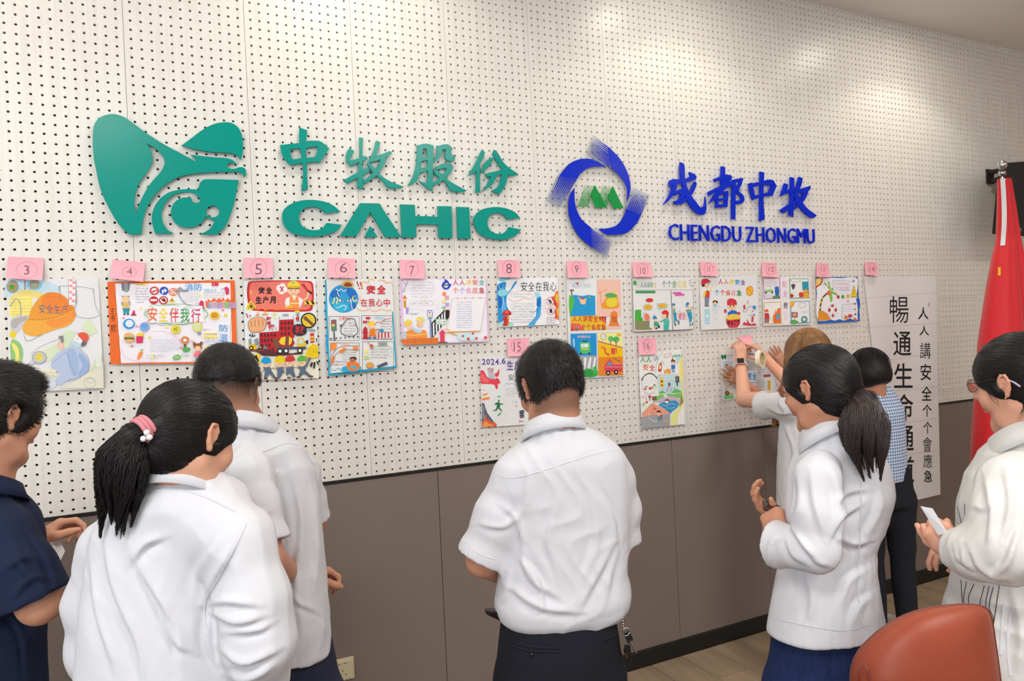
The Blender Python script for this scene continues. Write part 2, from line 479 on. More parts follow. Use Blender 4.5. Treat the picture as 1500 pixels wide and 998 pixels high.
def stripes(a, b, c, d, n, m, parent, name, w0=0.62, w1=0.1):
    """tapering stripes from edge c-d (solid side) to edge a-b (tip)"""
    mb = MB()
    for i in range(n):
        for t0, t1 in (((i + 0.5) / n, 0),):
            e, q = [], []
            for (p0, p1, w) in ((c, d, 0.78), (a, b, w1)):
                for s in (-1, 1):
                    t = t0 + s * w * 0.5 / n
                    q.append((p0[0] + (p1[0] - p0[0]) * t, p0[1] + (p1[1] - p0[1]) * t))
            e = [A3[0] + 0, 0]
            pts = [atY(A3[0] + x / A3[2], A3[1] + y / A3[2], -0.0235) for x, y in (q[0], q[1], q[3], q[2])]
            mb.add(pts, [(0, 1, 2, 3)])
    return mb.build(name, m, parent)
stripes((48, 392), (112, 422), (104, 268), (196, 283), 9, M_blue, em, 'blue_stripes')
stripes((280, 75), (256, 152), (366, 130), (360, 230), 9, M_blue, em, 'blue_stripes')
stripes((558, 376), (490, 345), (520, 470), (444, 440), 9, M_blue, em, 'blue_stripes')
stripes((348, 682), (366, 608), (268, 636), (262, 537), 9, M_blue, em, 'blue_stripes')
for q in ('285,318* 345,432* 290,434* 262,368*', '376,322* 432,437* 380,437* 350,378*'):
    plate('green_bar', [Z(*A3, sgn(q))], M_green, Y=-0.0225, T=0.004, parent=em)
stripes((232, 316), (280, 320), (196, 428), (250, 430), 7, M_green, em, 'green_stripes', w1=0.25)
stripes((322, 318), (372, 324), (300, 412), (346, 430), 7, M_green, em, 'green_stripes', w1=0.25)
g2 = 'raised blue Chinese characters'
brush(A3, ['668,328* 670,292 735,288 800,268 799,290 740,305 688,316*', '690,305* 706,310 692,360 660,400 636,417* 665,370 680,330', '690,352* 735,335 748,345 738,395 715,412 688,404 712,392 720,362 695,372*', '722,200* 741,212 746,280 765,350 800,400 835,432 850,375* 855,440 840,470 800,455 758,400 735,330 722,260', '795,298* 806,312 780,368 735,412 690,418* 750,380', '768,250* 798,266 796,286 775,275'],
      M_blue, 'first raised blue character, with a long hooked sweep, beside the round emblem', g2, -0.026)
brush(A3, ['893,286* 930,272 962,263 966,280 900,302*', '932,220* 951,226* 948,310 930,316*', '864,352* 920,325 985,298 1001,312 920,345 868,374*', '975,263* 987,280 925,368 868,412* 900,362', '903,362* 918,362* 918,432* 904,432*', '950,348* 969,352* 963,430* 947,426*', '903,358* 966,346* 968,360* 905,372*', '908,388* 960,380* 960,392* 908,400*', '905,418* 963,412* 963,428* 905,434*', '988,290* 1006,288* 1003,495* 985,490*', '998,288* 1042,280* 1040,298 1003,306*', '1040,282* 1036,312 1022,345 1045,372 1048,400 1022,416 1003,402 1030,392 1028,375 1005,350 1018,312'],
      M_blue, 'second raised blue character, the densest of the four', g2, -0.026)
brush(A3, ['1130,248* 1151,254* 1146,370 1153,495* 1127,502* 1130,370', '1070,310* 1089,304* 1106,386* 1090,390*', '1072,312* 1130,300 1190,290 1213,320* 1150,318 1088,330*', '1193,298* 1214,322* 1192,375* 1170,370*', '1090,374* 1140,362 1185,350* 1188,370 1140,378 1097,392*'],
      M_blue, 'third raised blue character, like a box cut by an upright', g2, -0.026)
brush(A3, ['1255,308* 1272,318 1257,360 1233,377* 1245,340', '1248,348* 1320,324* 1318,345* 1244,368*', '1285,276* 1304,282* 1300,400 1300,482* 1279,470* 1285,380', '1230,446* 1280,412 1328,386* 1322,408 1250,462*', '1328,276* 1347,285 1322,360 1298,388* 1315,330', '1318,343* 1388,320* 1382,345 1318,364*', '1360,333* 1377,345 1352,400 1288,458* 1330,400', '1308,363* 1327,370 1362,428 1420,474* 1395,487 1345,447 1310,392'],
      M_blue, 'last raised blue character, for herding, farthest from the round emblem', g2, -0.026)
def text_on_wall(t, x0, y0, x1, y1, Y, T, m, labels, cat, group, name, weight=0.0):
    """letters of t fitted between two photo points (top left, bottom right), each letter its own object"""
    a, b = atY(x0, y0, Y), atY(x1, y1, Y)
    ws = []
    for ch in t:
        if ch == ' ': ws.append(None); continue
        vs, fs = text_mesh(ch, weight, 0.5)
        xs = [v[0] for v in vs]
        ws.append((min(xs), max(xs), vs, fs))
    adv, cur = [], 0.0
    for w in ws:
        if w is None: cur += 0.22; adv.append(None); continue
        adv.append(cur); cur += (w[1] - w[0]) + 0.13
    tot = cur - 0.13
    H = max(v[1] for w in ws if w for v in w[2])
    sx, sz = (b[0] - a[0]) / tot, (a[2] - b[2]) / H
    i = 0
    for w, ad in zip(ws, adv):
        if w is None: continue
        cx = a[0] + ad * sx
        vs = [((v[0] - w[0]) * sx, Y + T / 2 - v[2] * T, v[1] * sz) for v in w[2]]
        o = mesh_obj(name, vs, w[3], m)
        o.location = (cx, 0, b[2])
        tag(o, labels[i], cat, group)
        i += 1
words = {'C': 'C opening right', 'H': 'H', 'E': 'E', 'N': 'N', 'G': 'G', 'D': 'D', 'U': 'U', 'Z': 'Z', 'O': 'O', 'M': 'M'}
lw1 = ['raised blue %s of the first Latin word under the blue characters' % s for s in ('letter C', 'letter H', 'letter E', 'letter N', 'letter G', 'letter D', 'letter U')]
lw2 = ['raised blue %s of the second Latin word under the blue characters' % s for s in ('letter Z', 'letter H', 'letter O', 'letter N', 'letter G', 'letter M', 'letter U')]
text_on_wall('CHENGDU ZHONGMU', 980, 327.5, 1194.5, 357, -0.024, 0.012, M_blue, lw1 + lw2, 'sign letter', 'small raised blue Latin letters', 'sign_letter', 0.0)
# ------------------------------------------------------------------ papers pinned to the wall
PAL = dict(k=(38, 36, 40), r=(208, 48, 58), R=(225, 75, 65), o=(240, 112, 48), O=(250, 150, 70), y=(245, 215, 60), Y=(250, 235, 130), g=(70, 165, 85), G=(150, 205, 130), b=(38, 110, 205), B=(20, 160, 225),
           c=(130, 205, 235), C=(200, 228, 240), n=(125, 85, 62), s=(248, 205, 165), w=(240, 240, 242), p=(240, 160, 195), P=(235, 210, 235), v=(110, 80, 160), V=(190, 165, 225), e=(160, 162, 168), E=(208, 208, 212), d=(85, 88, 100),
           m=(222, 55, 105), t=(60, 180, 170), T=(30, 120, 90), a=(255, 190, 175), u=(120, 130, 150), f=(243, 168, 185))
M_paper = mat('paper', (236, 236, 238), rough=0.75, spec=0.3, noise=((5, 5, 5), (228, 228, 230), 0.5))
M_ink = mat('ink', rough=0.7, spec=0.3, attr=True)
M_note = mat('pink_note_paper', (250, 178, 192), rough=0.7, spec=0.3)
class Sheet:
    """flat drawing on a sheet: coordinates are those of an enlarged view, mapped once to the sheet's plane"""
    def __init__(s, zoom, plane): s.z, s.pl, s.mb, s.k = zoom, plane, MB(), 0
    def pt(s, x, y, off=0.0):
        px, py = s.z[0] + x / s.z[2], s.z[1] + y / s.z[2]
        return s.pl(px, py, off)
    def poly(s, c, pts, layer=True):
        if layer: s.k += 1
        s.mb.color(PAL[c] if isinstance(c, str) else c)
        s.mb.add([s.pt(x, y, 0.00065 + 0.00005 * s.k) for x, y in pts], [tuple(range(len(pts)))])
    def line(s, c, w, pts, layer=True, closed=False):
        if layer: s.k += 1
        s.mb.color(PAL[c] if isinstance(c, str) else c)
        P = np.array(pts, float)
        n = len(P)
        L, Rr = [], []
        for i in range(n):
            a = P[(i - 1) % n] if (i > 0 or closed) else P[i]
            b = P[(i + 1) % n] if (i < n - 1 or closed) else P[i]
            t = b - a
            t = t / (np.linalg.norm(t) + 1e-9)
            nn = np.array([-t[1], t[0]]) * w / 2
            L.append(P[i] + nn); Rr.append(P[i] - nn)
        off = 0.00065 + 0.00005 * s.k
        vs = [s.pt(*q, off) for q in L] + [s.pt(*q, off) for q in Rr]
        s.mb.add(vs, [(i, (i + 1) % n, n + (i + 1) % n, n + i) for i in range(n if closed else n - 1)])
    def text(s, c, x0, y0, x1, y1, t, weight=0.0):
        s.k += 1
        vs, fs = text_mesh(t, weight)
        if not vs: return
        xs = [v[0] for v in vs]; ys = [v[1] for v in vs]
        a, b, e, d = min(xs), max(xs), min(ys), max(ys)
        s.mb.color(PAL[c] if isinstance(c, str) else c)
        off = 0.00065 + 0.00005 * s.k
        s.mb.add([s.pt(x0 + (v[0] - a) / (b - a) * (x1 - x0), y1 - (v[1] - e) / (d - e) * (y1 - y0), off) for v in vs], fs)
    def run(s, src):
        for ln in src.strip().split('\n'):
            q = ln.split()
            if not q: continue
            op, c = q[0], q[1]
            if len(c) == 6: c = tuple(int(c[i:i + 2], 16) for i in (0, 2, 4))
            if op in 'Pp':
                pts = sgn(' '.join(q[2:]))
                s.poly(c, catmull(pts, 4) if op == 'p' else [a[:2] for a in pts])
            elif op in 'Ll':
                pts = sgn(' '.join(q[3:]))
                s.line(c, float(q[2]), catmull(pts, 4, False) if op == 'l' else [a[:2] for a in pts])
            elif op == 'C':
                x, y, r = map(float, q[2:5]); r2 = float(q[5]) if len(q) > 5 else r
                s.poly(c, [(x + r * math.cos(a * math.pi / 10), y + r2 * math.sin(a * math.pi / 10)) for a in range(20)])
            elif op == 'O':
                w, x, y, r = map(float, q[2:6]); r2 = float(q[6]) if len(q) > 6 else r
                s.line(c, w, [(x + r * math.cos(a * math.pi / 12), y + r2 * math.sin(a * math.pi / 12)) for a in range(24)], closed=True)
            elif op == 'R':
                x0, y0, x1, y1 = map(float, q[2:6])
                s.poly(c, [(x0, y0), (x1, y0), (x1, y1), (x0, y1)])
            elif op == 'B':
                w, x0, y0, x1, y1 = map(float, q[2:7])
                s.line(c, w, [(x0, y0), (x1, y0), (x1, y1), (x0, y1), (x0, y0)])
            elif op == 'T':
                s.text(c, *map(float, q[2:6]), q[6].replace('_', ' '), float(q[7]) if len(q) > 7 else 0.01)
            elif op == 'D':                                   # word by word: box list with one glyph each
                x0, y0, x1, y1 = map(float, q[2:6]); t = q[6]; w = float(q[7]) if len(q) > 7 else 0.02
                n = len(t); sl = float(q[8]) if len(q) > 8 else 0.0
                cw = (x1 - x0) / n
                for i, ch in enumerate(t):
                    cc = c[i % len(c)] if isinstance(c, str) else c
                    s.text(cc, x0 + cw * (i + .06), y0 + sl * i, x0 + cw * (i + .92), y1 + sl * i, ch, w)
            elif op == 'S':                                   # rows of tiny handwriting
                x0, y0, x1, y1 = map(float, q[2:6]); rows = int(q[6]); h = (y1 - y0) / rows
                s.k += 1
                for r in range(rows):
                    x = x0; y = y0 + (r + .5) * h
                    end = x1 if r < rows - 1 else x0 + (x1 - x0) * rnd.uniform(.5, 1)
                    while x < end:
                        g = h * rnd.uniform(.3, .55)
                        for _ in range(3):
                            a = (x + rnd.uniform(0, g), y + rnd.uniform(-.28, .28) * h)
                            b = (x + rnd.uniform(0, g), y + rnd.uniform(-.28, .28) * h)
                            s.line(c, max(h * .09, .8), [a, b], False)
                        x += g * 1.35
M_tape = mat('clear_tape', (235, 232, 225), rough=0.3, trans=0.5)
def paper(zoom, quad, src, label, y0=-0.004, lift=0.012, name='drawing_sheet', cat='poster', group='drawings taped to the wall', m=None, T=0.0005, art='drawing', curl=0.0):
    Q = [(zoom[0] + x / zoom[2], zoom[1] + y / zoom[2]) for x, y in quad]   # tl, tr, br, bl
    ztop = atY(*Q[0])[2]; zbot = atY(*Q[3])[2]
    kk = lift / (ztop - zbot)
    def plane(px, py, off=0.0):
        d = ray(px, py)
        def hit(yy): return CAM + d * ((yy - kk * (ztop - CAM[2]) - CAM[1]) / (d[1] - kk * d[2]))
        p = hit(y0 - off)
        if curl:
            t = max((ztop - p[2]) / (ztop - zbot), 0)
            p = hit(y0 - off - curl * t * t)
        return p
    c = atY(*Q[0])
    t = thing(name, label, cat, (c[0], 0, c[2]), group)
    n, mm = 8, 8
    vs, fs = [], []
    for s_ in (T, 0):
        for j in range(mm + 1):
            for i in range(n + 1):
                a, b = i / n, j / mm
                x = (Q[0][0] * (1 - a) + Q[1][0] * a) * (1 - b) + (Q[3][0] * (1 - a) + Q[2][0] * a) * b
                y = (Q[0][1] * (1 - a) + Q[1][1] * a) * (1 - b) + (Q[3][1] * (1 - a) + Q[2][1] * a) * b
                vs.append(plane(x, y, s_ if s_ else 0))
    N = (n + 1) * (mm + 1)
    for j in range(mm):
        for i in range(n):
            k = j * (n + 1) + i
            fs.append((k, k + n + 1, k + n + 2, k + 1)); fs.append((N + k, N + k + 1, N + k + n + 2, N + k + n + 1))
    bd = [i for i in range(n + 1)] + [(j + 1) * (n + 1) + n for j in range(mm)] + [mm * (n + 1) + n - 1 - i for i in range(n)] + [(mm - 1 - j) * (n + 1) for j in range(mm - 1)]
    for i in range(len(bd)):
        a, b = bd[i], bd[(i + 1) % len(bd)]
        fs.append((a, b, N + b, N + a))
    mesh_obj('sheet', vs, fs, m or M_paper, t, smooth=False)
    sh = Sheet(zoom, plane if not curl else (lambda a, b, o=0.0: plane(a, b, o + 0.0014)))
    sh.run(src)
    if sh.mb.v: sh.mb.build(art, M_ink, t, attr=True)
    return t, plane
Z3, Z4, Z5, Z6, Z7 = (0, 375, 4.868), (150, 375, 5.871), (350, 375, 5.392), (470, 375, 5.392), (580, 375, 7.131)
Z8, Z15, Z9, Z10, Z11 = (720, 375, 9.073), (695, 490, 6.88), (825, 375, 5.39), (920, 375, 8.314), (1020, 375, 8.68)
Z12, Z13, Z16, Z17, ZS = (1110, 375, 9.073), (1188, 375, 9.073), (925, 490, 6.88), (1040, 480, 6.236), (1220, 380, 2.626)
paper(Z3, [(52, 172), (700, 152), (742, 945), (62, 975)], '''
p C 52,178 180,172 330,180 430,250 300,262 60,300
C 8FA0A8 90 220 44 46
C C9A06A 88 222 34
P g 84,190* 92,212* 114,214* 96,228* 104,250* 84,236* 64,250* 72,226* 56,212* 78,210*
C c 245 208 55 38
C B89A78 245 205 36 30
P 8FC0A0 245,182 252,200 272,202 256,212 262,228 245,218 228,228 234,212 220,202 240,200
l e 12 178,175 178,240
p F3E08A 58,350 100,270 200,240 300,268 290,300 180,290 100,320
p Y 70,420 76,340 120,300 220,290 230,360 200,440 120,450
S A89870 80 300 220 430 6
l e 8 70,360 130,310 150,450
p E 80,450 150,425 230,430 240,470 170,500 110,560 80,540
p B9B4B0 80,470 130,440 200,440 140,480 100,520
C y 92 560 24 26
l E 6 160,560 420,470 520,440
l E 6 215,700 300,640 560,540
p G 82,600 140,620 165,690 150,760 110,790 84,770
p Y 84,620 120,640 140,700 120,770 110,700
l d 2 84,612 130,650 138,710 120,770
P DCE8C8 280,690* 470,590* 520,620* 340,760*
P DCE8C8 580,520* 630,440* 700,540* 640,570*
p D5E6C8 440,560 500,530 540,560 480,620 450,600
p F5B04A 160,520 200,450 300,420 520,370 540,420 500,490 380,530 260,572 190,560
p F0A040 205,440 240,350 300,280 370,258 440,275 500,330 530,390 440,425 330,450 230,460
p F28A3C 300,300 370,262 440,280 500,340 515,385 420,410 330,380
p F59A45 330,470 430,440 535,400 530,450 470,490 380,510
l C07830 3 205,455 300,455 420,430 520,372
l C07830 2 330,300 400,290 460,330 480,380
D C9A0A0 272 345 486 405 安全生产 0.0 2
D d 274 347 488 407 安全生产 -0.01 2
l u 2.5 425,250 425,215 665,235 665,262
l u 2.5 425,215 430,300
l u 2.5 545,250 548,330 530,420 700,430 680,350 665,240
R w 490 165 540 350
R F2A0A0 495 165 518 182
R F2A0A0 518 182 538 200
R F2A0A0 495 205 518 222
R F2A0A0 518 222 538 240
R F2A0A0 493 250 514 268
R F2A0A0 514 268 536 286
R F2A0A0 492 295 512 312
R F2A0A0 512 312 536 330
l u 2 488,165 490,360
l u 2 540,165 540,340
l d 2.5 172,570 192,608 300,560
C C9C9CE 280 725 50 44
O u 3 280 725 50 44
C F0DC60 278 722 28
S C8A020 258 702 300 742 2
P E 170,790* 232,740* 250,765* 190,805*
P EDE8D0 262,812* 400,808* 410,860* 265,868*
S d 275 822 400 860 2
p D8DCE8 200,880 300,860 400,900 380,945 220,965
p F0C8B8 410,620 440,600 455,640 440,680 425,660
P 8A8A92 418,572* 450,568* 454,612* 438,628* 432,595* 420,592*
p BCCBE6 365,770 400,700 480,660 530,640 600,690 635,760 620,830 540,870 480,890 420,925 400,880 430,840 370,800
p A8BEE2 480,680 520,660 560,760 540,860 500,800
p 9DB6E0 560,700 620,740 628,810 560,860 590,780
l 7D92C0 2.5 370,765 430,720 470,690 500,770 540,860
l 7D92C0 2 620,700 635,780 610,850 480,895
C w 555 600 32 34
p 6E6E76 560,560 610,575 618,620 600,645 580,640 592,600
p E86048 555,560 580,545 620,555 632,590 610,612 570,585
p C0DCE8 508,612 545,612 580,640 560,655 520,640
C k 552 592 3.5
P E6E4D2 430,945 560,880 640,820 735,760 740,942
P DCE0C8 640,830* 690,710* 720,700* 733,800*
l B0B090 2 420,948 640,825 700,770
O A0A090 2.5 640 905 42 36
O A0A090 2 645 890 26 16
R E8EDE4 685 700 720 790
''', 'pale pencil drawing of a big orange hard hat above a reclining worker', lift=0.01)
paper(Z4, [(42, 222), (1138, 210), (1162, 925), (70, 932)], '''
P o 42,222* 1138,210* 1162,925* 70,932*
P F5F2FA 108,238* 1100,232* 1118,905* 160,922*
l k 2 108,238 118,300 104,350 122,420 116,480 136,560 126,620 145,700 140,760 155,840 150,880 160,925
l k 2 112,236 400,232 700,240 1100,232 1108,500 1100,650 1110,780
D k 66 445 108 500 主 0.0
D k 66 505 110 565 书 0.0
D k 68 595 122 660 熙 0.0
P u 160,235* 200,225* 240,235* 230,300* 170,300*
P 9A9CA4 185,228* 220,228* 222,312* 190,312*
C E89090 203 238 9
C e 203 266 9
C G 203 292 9
P EDEDF2 155,335* 200,312* 242,330* 232,350* 165,352*
R u 166 345 232 357
C s 200 372 34 26
R s 185 390 212 402
P E0C070 175,402* 232,398* 240,470* 172,470*
P e 160,395* 180,395* 178,430* 165,425*
P e 222,385* 240,390* 242,420* 232,425*
R 2FA0B8 176 450 234 470
P 3098B0 178,450* 234,450* 228,500* 205,500* 204,470* 198,500* 180,500*
R n 182 498 198 510
R n 210 498 228 510
P m 252,505* 262,470* 278,470* 284,505*
R A04050 244 503 292 514
R Y 295 236 392 254
S u 300 236 390 256 1
S u 285 268 392 410 6
C r 447 300 40 36
C w 447 300 27 24
P r 425,306* 470,288* 472,300* 428,318*
C 2858C8 530 300 39 36
P w 512,325* 512,292* 535,292* 535,278* 556,298* 535,318* 535,306* 524,306* 524,325*
C o 610 310 38 34
L w 7 585,290 635,330
L w 7 635,290 585,330
O w 4 610 310 24 22
C r 441 381 39 34
R w 414 372 468 389
C r 525 382 40 36
C w 525 382 28 25
P k 505,372* 530,362* 548,385* 535,398* 515,390*
L r 7 500,362 550,402
P y 573,400* 598,352* 624,400*
O k 2 598 385 22 1
R k 595 368 601 390
O e 10 680 300 60 1
l 9AA8C0 9 652,300 660,340 690,390 730,420 790,432 830,425
l 8898B8 3 655,290 670,350 700,400 760,430
P e 640,285* 665,265* 700,290* 680,310* 655,300*
O e 3 815 412 14
D B 704 234 862 300 消防 0.0
S u 690 305 830 405 6
C Y 835 340 12
D c 870 282 985 310 消防安全 0.0
S u 870 308 1045 365 3
L e 6 1020,290 1060,270
P m 1048,275* 1070,262* 1090,285* 1088,330* 1065,335*
R m 940 228 998 258
C s 960 245 5
P o 890,420* 885,380* 905,395* 905,365* 930,390* 960,360* 985,385* 1000,360* 1020,380* 1045,355* 1050,390* 1080,360* 1095,385* 1110,362* 1110,440* 895,445*
P F2B090 905,420* 915,395* 945,410* 970,385* 1000,410* 1040,385* 1080,400* 1100,440* 905,445*
R C8B8D8 930 395 975 445
R e 905 405 930 448
R V 985 400 1030 448
R G 1050 395 1082 445
R C0A0C0 1085 400 1145 450
S v 935 405 1140 440 2
P m 835,395* 850,382* 870,392* 872,448* 832,448*
R A03050 826 440 878 450
O G 5 640 500 268 88
P F5F2FA 400,430* 860,430* 880,570* 400,575*
l g 3 395,440 440,420 490,425
l g 3 540,435 600,420 665,435
l g 3 700,445 740,438 775,450
l g 3 370,520 362,490 380,460
l g 3 380,560 420,585 470,575
l g 3 480,590 520,598 545,590
l g 3 560,592 610,600 645,590
l g 3 655,588 700,592 740,580
l g 3 800,470 850,450 885,480
l g 3 890,480 905,500 890,520
D oyRgm 385 440 850 562 安全伴我行 0.012 3
C y 965 512 42 36
C E0A030 965 512 32 27
S n 945 495 985 530 2
C B 228 584 50 44
C F2F2FA 232 582 34 31
S c 212 565 252 600 2
C V 362 610 42
C 70B0E8 362 610 36 32
S b 345 590 380 625 2
C E8D840 630 632 41 40
C F0E050 630 632 30
D k 610 612 655 655 校 0.0
C E8E060 816 612 42 42
C D8E8C0 814 612 30
S G 795 595 835 632 2
P e 812,660* 845,650* 852,678* 825,682*
D B 1000 590 1085 650 防 0.0
D B 1000 672 1080 742 溺 0.0
D B 1010 755 1075 800 水 0.02
S u 865 620 965 650 1
R Y 870 660 985 678
R Y 872 690 985 708
S n 875 660 985 710 2
S b 875 715 1000 770 3
R Y 878 778 1000 800
S v 880 778 1000 830 2
p E8B878 185,690 200,665 240,662 268,680 270,700 190,712
R 8CC060 188 694 272 704
R 8A4A3A 190 704 272 722
p E8B878 192,722 272,722 262,742 210,745
P y 292,690* 296,662* 312,672* 318,655* 328,672* 348,655* 350,690*
P m 290,690* 352,690* 345,748* 292,750*
p O 330,820 345,830 330,870 305,892 298,885 312,840
l G 5 335,822 330,800 348,815
l G 4 338,818 350,800
C F07090 253 775 10
C F07090 180 535 8
C y 1058 510 13
C F07090 1036 466 9
C y 405 700 11
C F0A0C0 296 605 10
C Y 326 452 11
C Y 550 614 12
C F0A0C0 772 735 9
C F07090 680 790 9
l F5A0D0 3 160,790 180,850 240,890 340,912 450,905
l F5B0D8 3 440,650 520,645 600,680 660,720 690,800
S 9098C8 410 710 670 830 7
S u 375 845 540 890 3
R Y 425 845 442 890
C n 710 724 36 33
O O 13 710 724 30 27
C F5F2FA 710 724 17 15
R n 700 755 720 795
p 58B060 690,800 715,785 755,795 745,820 700,825
p G 604,885 620,855 660,850 672,880 640,895
O g 3 638 872 28 20
O g 2 700 855 16 10
O g 2 730 858 12 9
p 9A5A3A 785,790 800,758 830,752 850,770 852,800
C 9A5A3A 790 758 12 18
C 9A5A3A 850 752 14 16
C s 820 796 26 22
P F08090 780,850* 805,820* 840,820* 868,845* 850,870* 790,870*
L s 6 770,820 795,840
L s 6 865,820 848,838
l 60A8C8 4 770,870 800,882 860,875
P F0F0F8 765,878* 860,876* 850,895* 770,892*
''', 'landscape sheet with orange edge strips, multicoloured title and round traffic signs', lift=0.01)
